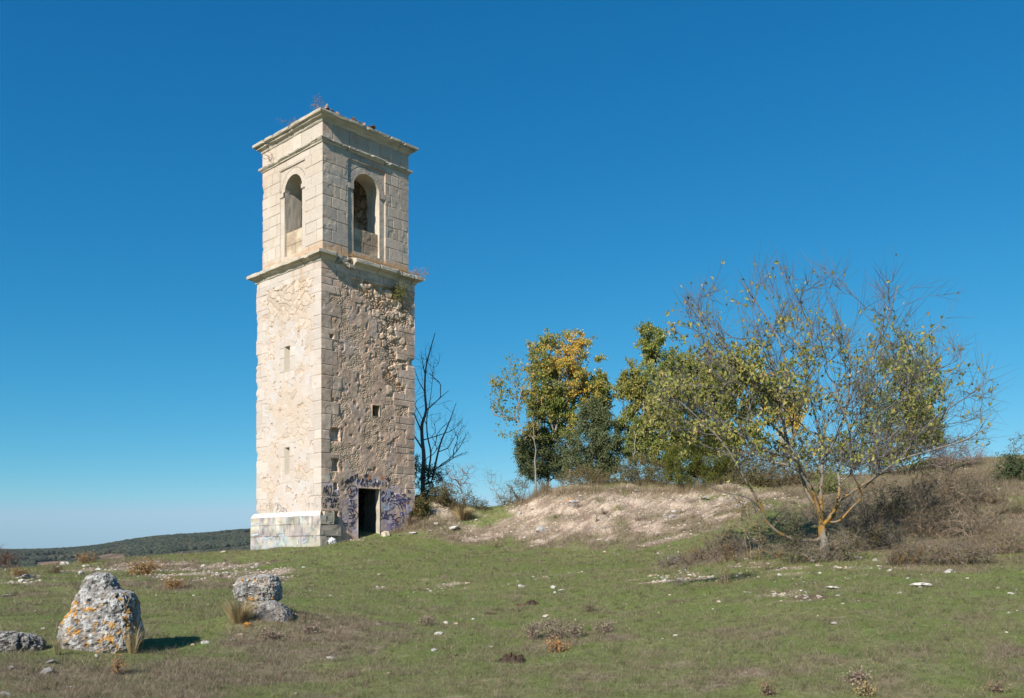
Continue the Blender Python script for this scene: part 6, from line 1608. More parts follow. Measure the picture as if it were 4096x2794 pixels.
for a in [
 (186, 2699, 66, 'grey', 'flat-topped grey stone casting a shadow in the brown near corner of the grass'),
 (46, 2680, 46, 'white', 'jagged white stone at the left edge below the low dark boulder'),
 (186, 2655, 72, 'grey', 'half buried grey stone between the upright boulder and the low one', 'stone', None, 2, .6),
 (383, 2628, 30, 'white', 'small pale stone lying at the foot of the upright boulder'),
 (449, 2618, 26, 'white', 'white chip of stone right against the base of the upright boulder'),
 (252, 2590, 30, 'tan', 'cream stone peeping out left of the upright boulder'),
 (14, 2786, 60, 'grey', 'grey stone cut by the lower left corner of the picture'),
 (271, 2757, 42, 'flat', 'flat whitish stone in the dry grass of the lower left'),
 (988, 2512, 46, 'orange', 'orange lichen-covered stone beside the straw tuft'),
 (950, 2548, 40, 'tan', 'tan earthy stone just below the orange stone'),
 (925, 2566, 34, 'white', 'pale stone at the end of the earthy streak below the orange stone'),
 (812, 2578, 44, 'flat', 'long flat white stone lying in the hollow between the two big boulders'),
 (770, 2586, 30, 'tan', 'flat buff stone next to the long white one in the hollow'),
 (700, 2552, 16, 'tan', 'lone buff pebble on the green hollow'),
 (1752, 2543, 40, 'white', 'smooth white stone alone in the middle of the grass'),
 (1316, 2636, 40, 'flat', 'thin flat grey stone in the grass below the hummock'),
 (1554, 2698, 30, 'tan', 'buff triangular stone near the bottom of the picture'),
 (1179, 2781, 28, 'tan', 'tan stone at the very bottom edge of the grass'),
 (922, 2662, 20, 'brick', 'small red brick fragment in the green grass'),
 (3800, 2293, 42, 'white', 'large angular white stone on the turf in front of the bare thicket'),
 (3634, 2318, 24, 'grey', 'upright greyish stone left of the large angular white one'),
 (4046, 2380, 30, 'white', 'white block-like stone near the right edge of the grass'),
 (4034, 2455, 19, 'white', 'smaller white stone below the block-like stone at the right edge'),
 (3694, 2352, 98, 'flat', 'broad flat slab of white rock flush with the turf at right'),
 (3098, 2374, 34, 'tan', 'cream stone at the left end of the reddish bare patch'),
 (2993, 2374, 36, 'flat', 'flat white stone left of the cream stone on the open turf'),
 (3205, 2364, 26, 'flat', 'thin white flake of stone on the reddish bare patch'),
 (3335, 2360, 60, 'flat', 'pale flat outcrop at the right end of the reddish bare patch'),
 (3285, 2267, 26, 'tan', 'rounded peach-coloured stone right below the elm trunk'),
 (3240, 2232, 34, 'white', 'white stone touching the left foot of the elm trunk'),
 (3372, 2232, 26, 'white', 'bright white stone at the right foot of the elm trunk'),
 (3440, 2240, 42, 'grey', 'large grey-white stone in the shade right of the elm trunk'),
 (3500, 2245, 26, 'grey', 'grey stone at the edge of the thicket right of the elm'),
 (2945, 2232, 34, 'white', 'white stone among the orange lichen twigs left of the elm'),
 (2985, 2240, 20, 'white', 'rounder white stone next to the one among the lichen twigs'),
 (1541, 2148, 38, 'block', 'pale squared block leaning at the right side of the doorway', 'stone block', None, 1, 1.5),
 (1443, 2150, 18, 'grey', 'small grey stone on the threshold of the tower'),
 (1456, 2153, 16, 'tan', 'flat tan stone just outside the threshold'),
 (1600, 2148, 26, 'flat', 'flat pale stone on the path right of the doorway block'),
 (1650, 2140, 36, 'flat', 'long flat stone at the foot of the rubble right of the tower'),
 (1741, 2103, 30, 'white', 'white stone below the bramble right of the tower'),
 (1810, 2124, 52, 'flat', 'broad flat pale stone where the turf meets the mound'),
 (2165, 2135, 46, 'grey', 'pointed grey stone standing on the lower slope of the mound', 'stone', None, 3, 1.5),
 (2098, 2157, 24, 'white', 'rounded white stone below the pointed grey one on the mound'),
 (2127, 2190, 26, 'tan', 'peach stone on the turf in front of the mound'),
 (2075, 2060, 30, 'white', 'white stone on the upper left slope of the mound'),
 (2285, 2010, 30, 'orange', 'stone with an orange lichen spot high on the mound'),
 (2300, 2025, 50, 'grey', 'broad grey stone below the orange-spotted one on the mound'),
 (2545, 1968, 28, 'white', 'white stone on the very crest of the mound'),
 (2690, 2075, 34, 'grey', 'round grey stone half way up the mound toward the elm'),
 (2700, 2052, 36, 'white', 'bright white stone above the round grey one on the mound'),
 (2820, 2000, 46, 'grey', 'big grey rock bedded in the mound crest left of the elm limb'),
 (890, 2212, 32, 'block', 'pale sawn-looking block lying on the crest left of the tower', 'stone block', None, 0, .55),
 (690, 2221, 13, 'grey', 'small round stone standing up on the crest line'),
 (254, 2262, 40, 'white', 'white rock on the crest beside the thin dead stalk', 'rock', None, 1, 1.1),
 (225, 2272, 24, 'white', 'smaller white rock left of the crest rock'),
 (105, 2318, 78, 'grey', 'grey and white outcrop low on the left crest', 'rock', None, 4, .7),
 (80, 2330, 40, 'white', 'white rock at the left end of the low outcrop', 'rock'),
 (316, 2300, 44, 'white', 'white rock just above the tip of the upright boulder', 'rock', None, 2, 1.2),
 (340, 2268, 32, 'white', 'pale rock right of the crest rock on the left rise'),
 (395, 2284, 34, 'white', 'white rock on the rise right of the boulder tip'),
 (20, 2284, 20, 'tan', 'pinkish pointed rock on the skyline at the far left', 'rock', None, 5, 1.7),
 (15, 2388, 46, 'flat', 'flat cream stone at the left edge of the green turf'),
 (2090, 2352, 36, 'white', 'bigger white stone in the loose row on the central turf'),
 (2215, 2356, 34, 'white', 'white stone right of the loose row on the central turf'),
 (2246, 2364, 34, 'flat', 'flat white stone touching the lower side of the loose row'),
 (1722, 2368, 22, 'white', 'largest white stone at the left end of the stony streak'),
 (1803, 2350, 16, 'tan', 'buff pebble right of the stony streak on the turf'),
]:
    stone(*a)
def scatter(n, poly, w0, w1, kinds, label, group, seed):
    global srng
    r = np.random.default_rng(seed); P = np.array(poly, float); k = 0
    while k < n:
        x, y = r.uniform(P[:, 0].min(), P[:, 0].max()), r.uniform(P[:, 1].min(), P[:, 1].max())
        if in_poly(np.array([x]), np.array([y]), poly)[0]:
            stone(x, y, w0 + (w1 - w0) * r.random() ** 2.2, kinds[int(r.integers(0, len(kinds)))], label, 'stone', group); k += 1
scatter(38, [(2860, 2290), (3000, 2250), (3300, 2255), (3560, 2250), (3700, 2270), (3500, 2300), (3300, 2340), (3000, 2345), (2850, 2335)], 9, 34, ('white', 'white', 'tan', 'flat'), 'pale stone in the loose scatter on the bare earth below the elm', 'stones scattered below the elm', 1)
scatter(36, [(2590, 2305), (2640, 2298), (2800, 2306), (2900, 2318), (2870, 2332), (2720, 2330), (2600, 2322)], 10, 30, ('white', 'tan', 'flat', 'white'), 'cream stone in the dense stony strip left of the elm scatter', 'stones in the stony strip', 2)
scatter(20, [(1590, 2384), (1700, 2356), (1890, 2342), (1900, 2352), (1740, 2376), (1600, 2392)], 8, 22, ('white', 'tan', 'flat'), 'little white stone in the thin stony streak across the turf', 'stones in the thin streak', 3)
scatter(14, [(2050, 2332), (2150, 2312), (2330, 2286), (2336, 2294), (2180, 2322), (2060, 2340)], 8, 22, ('white', 'flat', 'tan'), 'white stone in the second streak climbing right across the turf', 'stones in the second streak', 4)
scatter(46, [(430, 2262), (560, 2252), (780, 2252), (1100, 2262), (1120, 2290), (900, 2310), (640, 2300), (450, 2290)], 10, 34, ('white', 'white', 'tan', 'flat'), 'pale limestone bit in the rubble under the crest at left', 'rubble under the left crest', 5)
scatter(10, [(60, 2300), (200, 2290), (420, 2290), (420, 2320), (200, 2350), (60, 2350)], 8, 26, ('white', 'tan', 'grey'), 'small pale stone around the outcrop on the left rise', 'stones around the left outcrop', 6)
scatter(38, [(1950, 2110), (2150, 1990), (2500, 1980), (2900, 1985), (2950, 2150), (2600, 2165), (2100, 2165)], 7, 26, ('tan', 'white', 'grey', 'tan'), 'small stone lying on the bare face of the mound', 'stones on the mound', 7)
scatter(16, [(2780, 1975), (2960, 1960), (3150, 2000), (3080, 2060), (2850, 2030)], 10, 36, ('grey', 'white', 'tan'), 'limestone piece from the stony outcrop behind the low elm limb', 'stones behind the elm limb', 8)
scatter(18, [(300, 2420), (1500, 2380), (4000, 2340), (4000, 2700), (300, 2700)], 6, 15, ('white', 'tan', 'flat'), 'single small pebble lying in the open grass', 'pebbles in the open grass', 9)
scatter(14, [(1650, 2150), (1700, 2090), (1760, 2060), (1860, 2080), (1950, 2090), (1850, 2130)], 8, 22, ('white', 'tan'), 'pale rubble stone on the little bank right of the tower', 'rubble right of the tower', 10)
scatter(8, [(3650, 1960), (3950, 1850), (4080, 1880), (4080, 2060), (3800, 2040)], 12, 34, ('white', 'grey'), 'pale rock showing through the dry grass of the right-hand slope', 'rocks on the right slope', 11)

def gravel(n):
    """crumbs of limestone too small to count, on the bare places"""
    r = np.random.default_rng(91); d = r.uniform(13, 39, n * 30); px = r.uniform(-50, 4150, n * 30); x = (px - CX) / F * d
    k = np.where(r.random(n * 30) < bil(DIRT_A, x, d) ** 1.5 * .9 + .004)[0][:n]; x, d = x[k], d[k]; n = len(k)
    bv, bf = ICO[0]
    sz = (.010 + .05 * r.random(n) ** 4)
    V = bv[None] * (1 + .5 * (r.random((n, 12, 1)) - .5)) * sz[:, None, None] * np.array([1, .9, .6]) + np.stack([x, d, terr(x, d) + sz * .2], -1)[:, None]
    c = np.array([(.56, .50, .42), (.50, .40, .30), (.42, .39, .35)])[r.integers(0, 3, n)] * (.75 + .45 * r.random(n))[:, None]
    o = make('gravel', V.reshape(-1, 3), (bf[None] + (np.arange(n) * 12)[:, None, None]).reshape(-1, 3), M_rock, None, np.repeat(c, 12, 0), False)
    tag(o, 'fine pale limestone crumbs strewn over the bare earth', 'gravel', kind='stuff')
gravel(5000)
# ---- cow dung, clods, plastic bag
M_dung = material('dung', .85, noise_scale=20, noise_amt=.5, bump=1.0, bump_scale=20, bump_dist=.03)
def heap(px, py, wpx, hpx, label, seed, n=26, col=(.030, .020, .015), name='cow_dung', cat='cow dung'):
    r = np.random.default_rng(seed); p = ground_at(px, py); w = wpx / F * p[1] / 2; h = hpx / F * p[1] * .62
    NA, NR = 64, 26
    a, q = np.meshgrid(np.linspace(0, 2 * math.pi, NA, endpoint=False), np.linspace(0, 1, NR), indexing='ij')
    X = np.cos(a) * q * w * (1 + .25 * fbm(np.cos(a) * 1.5, np.sin(a) * 1.5, 0, seed, 2)); Y = np.sin(a) * q * w * .75
    f1, f2, i = worley(X / (w * .26), Y / (w * .26), seed)
    Zh = h * (1 - q ** 2.2) * (.55 + .6 * i) * (.6 + .55 * sstep(.0, .35, f2 - f1)) + .2 * h * fbm(X / w * 4, Y / w * 4, 0, seed + 2, 3) - .02 * q ** 4
    g = np.stack([X, Y, Zh + terr(p[0] + X, p[1] + Y) - p[2]], -1).reshape(-1, 3)
    c = lerp(np.tile(np.asarray(col), (len(g), 1)), np.tile(np.array([.085, .055, .036]), (len(g), 1)), np.clip(i.ravel() * .8 + .2 * fbm(X * 30, Y * 30, 0, seed, 2).ravel(), 0, 1))
    o = make(name, g, grid_quads(NA, NR, True), M_dung, None, c, False, p)
    tag(o, label, cat)
heap(2046, 2650, 146, 46, 'biggest dark lumpy dung heap in the near grass', 31)
heap(2127, 2418, 64, 24, 'dark smooth dung pat in the middle distance of the turf', 32)
heap(2080, 2424, 60, 9, 'crumbled reddish remains spread left of the dark smooth pat', 36, col=(.12, .07, .045))
heap(1962, 2458, 66, 10, 'flat weathered dung patch with weeds left of the smooth pat', 33, col=(.07, .05, .035))
heap(1826, 2628, 24, 16, 'small black clod of dung left of the biggest heap', 34)
heap(1859, 2626, 18, 9, 'smaller reddish clod beside the black clod', 35, col=(.08, .045, .035))
heap(3240, 2392, 210, 6, 'patch of bare reddish earth on the right turf', 37, col=(.17, .105, .075), name='earth_patch', cat='earth patch')
def bag():
    p = ground_at(1328, 2176); v, f = ICO[4]
    n = fbm(v[:, 0] * 2.4, v[:, 1] * 2.4, v[:, 2] * 2.4, 5, 3); rg = np.abs(fbm(v[:, 0] * 4, v[:, 1] * 4, v[:, 2] * 4, 8, 3))
    q = v * (1 + .35 * n - .35 * rg)[:, None] * np.array([.16, .13, .12]) + [0, 0, .09]
    M = material('white_plastic', .35, attr=False, color=(.80, .81, .83), noise_amt=0, bump=.3, bump_scale=30, translucent=.3, spec=.5)
    tag(make('plastic_bag', q, f, M, None, None, True, p), 'crumpled white plastic bag lying by the corner of the tower', 'plastic bag')
bag()

# ------------------------------------------------------------------ grass
def blades(pos, h, w, lean, col, seed, tip=None):
    """one triangle per blade"""
    r = np.random.default_rng(seed); n = len(pos)
    a = r.uniform(0, 2 * math.pi, n); b = r.uniform(0, 2 * math.pi, n)
    side = np.stack([np.cos(a), np.sin(a), np.zeros(n)], -1) * (w / 2)[:, None]
    top = pos + np.stack([np.cos(b) * lean * h, np.sin(b) * lean * h, h], -1)
    V = np.stack([pos - side, pos + side, top], 1)
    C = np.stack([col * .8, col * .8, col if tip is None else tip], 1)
    return V.reshape(-1, 3), np.arange(n * 3).reshape(-1, 3), C.reshape(-1, 3)
M_grass = material('grass_blades', .65, noise_amt=0, bump=0, spec=.25, translucent=.35)
def turf(n, seed):
    r = np.random.default_rng(seed)
    d = (8.6 ** .5 + (39 ** .5 - 8.6 ** .5) * r.random(n)) ** 2
    px = r.uniform(-150, 4250, n); x = (px - CX) / F * d
    z = terr(x, d); dirt = bil(DIRT_A, x, d); dry = bil(DRY_A, x, d)
    keep = r.random(n) > dirt * .80
    # leave the tower's footprint and the mound's crest alone
    q = np.stack([x - T0[0], d - T0[1]], -1); u = q @ U_[:2]; v = q @ V_[:2]
    keep &= ~((u > -.15) & (u < TW) & (v > -.02) & (v < TW + .15))
    x, d, z, dry, dirt = x[keep], d[keep], z[keep], dry[keep], dirt[keep]; n = len(x)
    cl = fbm(x / .35, d / .35, 0, 301, 3)
    isdry = r.random(n) < np.clip(.10 + .80 * dry + .22 * cl + .5 * dirt, 0, 1)
    h = np.where(isdry, .028 + .05 * r.random(n) ** 2, .014 + .022 * r.random(n)) * (1 + .5 * cl) * (1 + .02 * d) * np.where(isdry & (dry > .6) & (d > 24), 1.8, 1)
    w = np.maximum(.003, d * .00032) * (.7 + .6 * r.random(n))
    gp = np.array([(.185, .245, .055), (.225, .265, .075), (.150, .215, .050), (.26, .265, .105)]); dp = np.array([(.38, .30, .20), (.31, .235, .155), (.46, .385, .27), (.24, .175, .125), (.18, .135, .10)])
    c = np.where(isdry[:, None], dp[r.integers(0, 5, n)], gp[r.integers(0, 4, n)]) * (.75 + .5 * r.random(n))[:, None]
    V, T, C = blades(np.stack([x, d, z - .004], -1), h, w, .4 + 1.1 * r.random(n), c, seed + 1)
    o = make('grass', V, T, M_grass, None, C, False)
    tag(o, 'short grazed turf mixed with dry blades all over the slope', 'grass', kind='stuff')
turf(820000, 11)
def stalks(lst, name, label, seed, hmul=1.0, pal=((.36, .28, .17), (.28, .21, .13), (.42, .34, .22)), width=.0040):
    r = np.random.default_rng(seed); Vs, Ts, Cs, k = [], [], [], 0
    for px0, py0, px1, py1, n, h0, h1 in lst:
        t = r.random(n); cx = px0 + (px1 - px0) * t; cy = py0 + (py1 - py0) * t + r.normal(0, 5, n)
        P = np.array([ground_at(a, b) for a, b in zip(cx, cy)]); P[:, :2] += r.normal(0, .12, (n, 2)); P[:, 2] = terr(P[:, 0], P[:, 1]) - .01
        h = (h0 + (h1 - h0) * r.random(n) ** 1.5) * hmul
        c = np.array(pal)[r.integers(0, len(pal), n)] * (.7 + .5 * r.random(n))[:, None]
        V, T, C = blades(P, h, np.maximum(width, P[:, 1] * .00022), .12 + .35 * r.random(n), c, seed + k + 1)
        Vs.append(V); Ts.append(T + k); Cs.append(C); k += len(V)
    o = make(name, np.concatenate(Vs), np.concatenate(Ts), M_grass, None, np.concatenate(Cs), False)
    return o
o = stalks([(2100, 1990, 2300, 1972, 1000, .2, .65), (2300, 1970, 2950, 1968, 2600, .2, .65), (2050, 2030, 2150, 1990, 500, .15, .5), (2150, 2080, 2950, 2090, 900, .05, .2), (2000, 2120, 2700, 2150, 700, .05, .18), (2950, 1985, 3250, 1990, 400, .1, .4),
            (3450, 1960, 3700, 1930, 1400, .1, .45), (3700, 1940, 4090, 1880, 2600, .1, .45), (3800, 1850, 4090, 1845, 1200, .08, .35), (3750, 2010, 4090, 1980, 1800, .1, .4), (3900, 1930, 4090, 1950, 600, .15, .45),
            (1560, 2132, 1700, 2098, 700, .1, .45), (1650, 2110, 1900, 2075, 1000, .1, .4), (1800, 2080, 1950, 2052, 250, .1, .35), (1290, 2178, 1340, 2165, 80, .08, .25),
            (3300, 2262, 4090, 2262, 800, .06, .22), (2600, 2290, 3250, 2262, 600, .06, .22), (900, 2500, 1500, 2505, 500, .05, .16), (300, 2215, 960, 2222, 420, .08, .28), (0, 2290, 300, 2282, 120, .08, .3)],
           'dry_grass', '', 21)
tag(o, 'straw-coloured long dry grass on the mound crest and rough edges', 'dry grass', kind='stuff')
o = stalks([(0, 2640, 900, 2680, 420, .05, .22), (0, 2740, 1100, 2760, 420, .04, .18), (1100, 2600, 4090, 2600, 420, .05, .22), (1100, 2720, 4090, 2720, 460, .04, .2), (1500, 2500, 4090, 2470, 380, .04, .16)],
           'thin_stalks', '', 23, pal=((.34, .30, .19), (.24, .22, .14), (.28, .20, .13)), width=.003)
tag(o, 'thin single dry stalks standing in the near grass', 'dry grass', kind='stuff')

def weed_clumps(n, seed):
    """withered weeds and coarse tufts grown through the turf"""
    r = np.random.default_rng(seed); k = 14
    d = (9 ** .5 + (32 ** .5 - 9 ** .5) * r.random(n * 4)) ** 2; px = r.uniform(-100, 4200, n * 4); x = (px - CX) / F * d
    dr = bil(DRY_A, x, d); m = (r.random(n * 4) < .10 + .8 * dr) & (bil(DIRT_A, x, d) < .6)
    q = np.stack([x - T0[0], d - T0[1]], -1); m &= ~((q @ U_[:2] > -.3) & (q @ V_[:2] > -.3))
    x, d = x[m][:n], d[m][:n]; n = len(x)
    sz = .03 + .09 * r.random(n) ** 2
    X = np.repeat(x, k) + r.normal(0, 1, n * k) * np.repeat(sz, k) * .45; Y = np.repeat(d, k) + r.normal(0, 1, n * k) * np.repeat(sz, k) * .45
    pal = np.array([(.30, .23, .15), (.20, .145, .10), (.13, .10, .07), (.38, .31, .20), (.16, .17, .07), (.12, .15, .05)])
    c = np.repeat(pal[r.integers(0, 6, n)], k, 0) * (.7 + .6 * r.random(n * k))[:, None]
    V, T, C = blades(np.stack([X, Y, terr(X, Y) - .004], -1), np.repeat(sz, k) * (.5 + .7 * r.random(n * k)), np.maximum(.005, Y * .00045), .3 + 1.0 * r.random(n * k), c, seed + 1)
    tag(make('weeds', V, T, M_grass, None, C, False), 'withered brown and olive weeds growing through the turf', 'weeds', kind='stuff')
weed_clumps(7000, 61)
# ---- tufts, thistles and dead plants that stand by themselves
def tuft(px, py, wpx, hpx, n, label, seed, name='grass_tuft', cat='grass tuft', pal=((.44, .33, .17), (.36, .27, .14), (.50, .40, .22)), lean=.55):
    r = np.random.default_rng(seed); p = ground_at(px, py); w = wpx / F * p[1] / 2; h = hpx / F * p[1]
    g = Geo()
    a = r.uniform(0, 6.283, n); rr = w * .35 * r.random(n) ** .5
    b = np.stack([np.cos(a) * rr, np.sin(a) * rr, np.zeros(n)], -1)
    l = h * (.5 + .55 * r.random(n)); o = unit(np.stack([np.cos(a) * lean * r.random(n) * 1.4, np.sin(a) * lean * r.random(n), np.ones(n)], -1))
    m = b + o * (l * .6)[:, None]; t = b + o * l[:, None] * np.array([1.35, 1.35, .88])
    sd = np.stack([-np.sin(a + 1), np.cos(a + 1), np.zeros(n)], -1) * (np.maximum(.0022, p[1] * .00016))
    c = np.array(pal)[r.integers(0, len(pal), n)] * (.7 + .5 * r.random(n))[:, None]
    V = np.stack([b - sd, b + sd, m + sd * .8, m - sd * .8, t], 1).reshape(-1, 3)
    k = np.arange(n)[:, None] * 5
    g.add(V, k + np.array([[0, 1, 2, 3]]), k + np.array([[3, 2, 4]]), np.repeat(c, 5, 0))
    ob = g.build(name, M_grass, None); ob.location = p - np.array([0, 0, .01])
    return tag(ob, label, cat)
tuft(955, 2492, 150, 128, 700, 'thick straw-coloured grass tuft at the left foot of the squat boulder', 1)
tuft(530, 2618, 70, 150, 110, 'long dry grass blades rising in front of the upright boulder', 2, lean=.3)
tuft(1850, 2080, 90, 70, 800, 'golden dry grass clump on the bank right of the dead tree', 3)
tuft(1385, 2158, 80, 48, 500, 'withered grey-brown weeds against the wall left of the doorway', 4, pal=((.27, .20, .15), (.20, .15, .11), (.33, .26, .19)))
tuft(230, 2622, 60, 110, 70, 'few tall thin stalks left of the upright boulder', 5, lean=.25, pal=((.36, .30, .17), (.28, .25, .12)))
tuft(1640, 2104, 60, 50, 380, 'dry reddish grass at the right foot of the tower', 6, pal=((.36, .26, .17), (.28, .2, .13)))
tuft(3965, 2020, 80, 50, 420, 'bright dry grass tuft below the oak bush on the right slope', 7)
tuft(3790, 1985, 90, 60, 420, 'dry grass tuft on the right slope behind the thicket', 8)
OCH = [(.34, .20, .07), (.27, .155, .06), (.40, .25, .09)]
shrub('orange-brown dead thistle bush on the slope behind the upright boulder', (575, 2300), None, [(560, 2280, 48, 26, 2), (600, 2262, 30, 26, 1)], 90, 201, nleaf=800, leaf=.05, pal=OCH, stem=(.22, .14, .07), name='dead_plant', cat='dead plant')
shrub('smaller rusty dead thistle bush in front of the crest rubble', (700, 2358), None, [(695, 2338, 32, 20, 2)], 60, 203, nleaf=480, leaf=.04, pal=OCH, stem=(.2, .12, .07), name='dead_plant', cat='dead plant')
shrub('dead rusty plant standing against the far valley on the crest', (335, 2255), None, [(335, 2232, 25, 20, 2)], 40, 205, nleaf=260, leaf=.05, pal=OCH, stem=(.2, .13, .08), name='dead_plant', cat='dead plant')
shrub('small ochre plant on the left rise near the edge of the picture', (82, 2308), None, [(82, 2294, 22, 16, 2)], 40, 207, nleaf=300, leaf=.04, pal=OCH, stem=(.2, .13, .08), name='dead_plant', cat='dead plant')
shrub('dark dry plant beside the white crest rock', (225, 2295), None, [(232, 2278, 18, 30, 2), (205, 2285, 20, 16, 1)], 40, 209, nleaf=260, leaf=.035, pal=BRN_L, stem=(.16, .11, .08), name='dead_plant', cat='dead plant')
shrub('tiny ochre plant on the crest right of the dead rusty one', (374, 2248), None, [(374, 2238, 10, 10, 1)], 16, 211, nleaf=70, leaf=.04, pal=OCH, stem=(.2, .13, .08), name='dead_plant', cat='dead plant')
shrub('pale green leafy plant growing on the side of the squat boulder', (1040, 2440), 15.9, [(1030, 2375, 35, 30, 2), (1090, 2370, 22, 16, 1), (1050, 2400, 25, 20, 1)], 90, 213, nleaf=700, leaf=.028, pal=[(.14, .15, .06), (.11, .12, .045), (.19, .17, .09)], stem=(.3, .25, .19), name='bush', cat='bush', base=np.array([(1040 - CX) / F * 15.9, 15.9, -1.08]))
def thistle(px, py, wpx, hpx, label, seed, pal=((.30, .22, .16), (.22, .16, .12), (.38, .30, .23)), n=60):
    p = ground_at(px, py)
    return shrub(label, (px, py), None, [(px, py - hpx * .5, wpx * .5, hpx * .5, 1)], n, seed, nleaf=n * 5, leaf=.03, pal=pal, stem=(.20, .155, .12), nst=7, tip=.0025, twL=.06, name='dry_thistle', cat='thistle', droop=-.6)
thistle(2210, 2560, 130, 80, 'big clump of spiky dry thistles in the middle of the near grass', 221, n=130)
thistle(2130, 2560, 60, 70, 'upright dark dry thistle at the left of the big clump', 222)
thistle(2300, 2555, 80, 60, 'grey dry thistle at the right of the big clump', 223)
thistle(2230, 2612, 90, 40, 'bright orange withered plant under the big thistle clump', 224, pal=((.50, .27, .09), (.42, .22, .08)), n=60)
thistle(1710, 2505, 90, 40, 'beige dry thistle behind the lone white stone', 225, n=50)
thistle(2420, 2535, 90, 50, 'sparse dry thistles right of the orange withered plant', 226, n=50)
thistle(3430, 2740, 56, 50, 'dry spiny thistle with pale heads near the lower right', 227, n=50)
thistle(3460, 2790, 60, 30, 'yellowish dried plant at the bottom of the picture on the right', 228, pal=((.42, .33, .14), (.34, .24, .1)), n=30)
thistle(3070, 2784, 44, 22, 'orange-brown dry plant at the bottom edge', 229, pal=((.30, .19, .11), (.24, .15, .1)), n=24)
thistle(3990, 2776, 50, 24, 'orange dry plant in the lower right corner', 230, pal=((.32, .21, .13), (.26, .18, .11)), n=24)
thistle(470, 2700, 30, 70, 'orange withered stem below the upright boulder', 231, pal=((.42, .22, .08), (.34, .18, .07)), n=26)
thistle(1080, 2560, 90, 26, 'low brown dry weeds at the foot of the hummock', 232, n=60)
thistle(1240, 2535, 80, 26, 'dry beige weeds right of the hummock', 233, n=50)
thistle(2360, 2450, 60, 30, 'dark green and brown weed right of the smooth dung pat', 234, pal=((.12, .12, .06), (.2, .15, .1)), n=34)
thistle(1120, 2480, 70, 30, 'dry twiggy weeds right of the half sunk rock', 235, n=60)
thistle(2420, 2060, 60, 34, 'dark dry weed on the middle of the mound face', 236, n=50)
thistle(2560, 2085, 60, 34, 'another dark dry weed lower right on the mound face', 237, n=50)
thistle(2310, 2035, 50, 30, 'dry grey weed below the broad grey mound stone', 238, n=40)
thistle(2385, 2090, 30, 60, 'single upright dead stalk on the mound face', 239, n=18)
thistle(2222, 2075, 26, 55, 'thin dead stalk on the left of the mound face', 240, n=16)
thistle(1985, 2192, 40, 30, 'brown withered weed on the turf left of the peach stone', 241, pal=((.3, .18, .08), (.22, .14, .07)), n=30)

# ---- plants growing on the tower
def tower_pt(s, z, face, out=0.0):
    return T0 + (U_ if face == 'R' else V_) * s - (V_ if face == 'R' else U_) * out + np.array([0, 0, z])
def ledge_grass():
    r = np.random.default_rng(5); n = 1500
    s = r.uniform(1.25, TW + .1, n); out = r.uniform(-.16, .10, n)
    P = np.array([tower_pt(a, Z_C1b + .10 - .28 * b, 'R', b) for a, b in zip(s, out)])
    h = (.04 + .16 * r.random(n)) * np.clip(1.3 - .25 * np.abs(s - 2.2), .5, 1.2)
    c = np.array([(.42, .27, .14), (.34, .22, .12), (.48, .35, .19)])[r.integers(0, 3, n)] * (.7 + .5 * r.random(n))[:, None]
    V, T, C = blades(P, h, np.full(n, .009), .1 + .3 * r.random(n), c, 6)
    o = make('ledge_grass', V - P[0], T, M_grass, None, C, False, P[0])
    tag(o, 'dry tan grass fringe growing along the broken ledge of the tower', 'dry grass', kind='stuff')
ledge_grass()
def tower_plant(label, s, z, face, out, ell, n, seed, nleaf, leaf, pal, stem, name='wall_plant', cat='plant'):
    b = tower_pt(s, z, face, out)
    r = np.random.default_rng(seed)
    T = b + np.array(ell[:3]) + r.normal(0, 1, (n, 3)) * np.array(ell[3:]) * .5
    sk = Skel(seed); sk.path(np.stack([b, b + (T.mean(0) - b) * .3]))
    sk.grow(T[np.argsort(np.linalg.norm(T - b, axis=1))], step=.06, ang=1.2, wander=.12)
    rad = np.minimum(sk.radii(.004, .35), .012)
    tw, sites = twigs(sk, rad, seed + 1, per=2, L=.10, r0=.003)
    plant(name, label, cat, b, sk, rad, (bark_col(stem),) * 2, tw, [dict(pos=pick(r, sites, nleaf, .02), size=leaf, pal=pal, seed=seed + 2, droop=.1)] if nleaf else None, names=('stems', 'stems', 'leaves'))
gp_ = onface(1598, 1200, 'R')
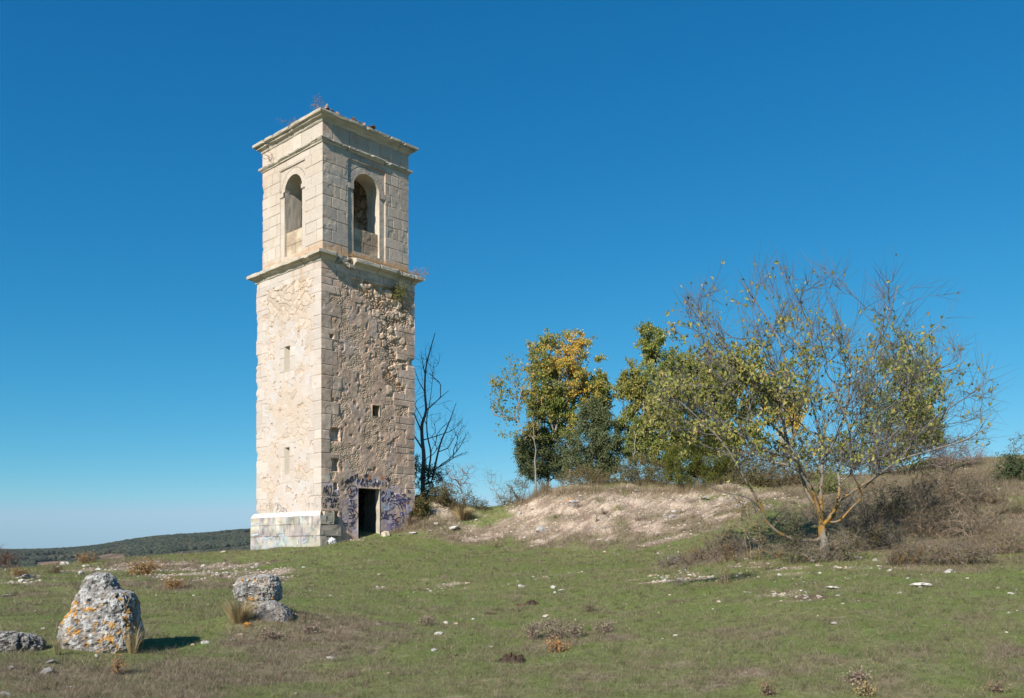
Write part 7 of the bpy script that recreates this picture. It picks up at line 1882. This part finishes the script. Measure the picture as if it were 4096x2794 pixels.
tower_plant('green leafy plant rooted in the wall under the middle cornice', gp_[0], gp_[1], 'R', 0, (0, -.18, .22, .3, .16, .3), 60, 301, 700, .055, [(.19, .20, .05), (.26, .23, .07), (.13, .15, .045)], (.2, .16, .1))
tower_plant('wispy dry weed on the roof at the front corner of the tower', .25, Z_C2b + .03, 'L', -.1, (-.05, .05, .30, .28, .2, .3), 40, 303, 60, .04, [(.34, .25, .15)], (.25, .19, .14))
tower_plant('low reddish dry weed on the roof edge half way along the sunny side', 1.75, Z_C2b + .0, 'L', -.08, (-.05, 0, .10, .5, .2, .14), 40, 305, 60, .03, [(.32, .23, .14)], (.25, .18, .13))
tower_plant('dry twiggy weed hanging on the frieze of the sunny side', TW - INS - .65, Z_S1 + .05, 'L', -.1, (-.1, -.08, .18, .3, .2, .25), 26, 307, 20, .03, [(.25, .16, .1)], (.24, .16, .11))
tower_plant('faded dry weed at the right end of the middle cornice', TW + .12, Z_C1b + .02, 'R', .1, (.1, 0, .16, .3, .2, .2), 40, 309, 160, .04, [(.38, .27, .18), (.3, .2, .13)], (.3, .22, .16))

# ------------------------------------------------------------------ the air
def haze():
    lo, hi = (-1600, -30, -45), (1200, 1750, 60)
    x0, y0, z0 = lo; x1, y1, z1 = hi
    v = [(x0, y0, z0), (x1, y0, z0), (x1, y1, z0), (x0, y1, z0), (x0, y0, z1), (x1, y0, z1), (x1, y1, z1), (x0, y1, z1)]
    o = make('haze', v, np.array([(0, 3, 2, 1), (4, 5, 6, 7), (0, 1, 5, 4), (1, 2, 6, 5), (2, 3, 7, 6), (3, 0, 4, 7)]), None)
    m = bpy.data.materials.new('haze'); m.use_nodes = True; nt = m.node_tree; nt.nodes.clear()
    pv = nt.nodes.new('ShaderNodeVolumePrincipled'); out = nt.nodes.new('ShaderNodeOutputMaterial')
    pv.inputs['Color'].default_value = (.70, .82, 1, 1); pv.inputs['Density'].default_value = .000045
    nt.links.new(pv.outputs[0], out.inputs['Volume'])
    o.data.materials.append(m); tag(o, 'thin blue air over the valley', 'haze', kind='stuff')
haze()
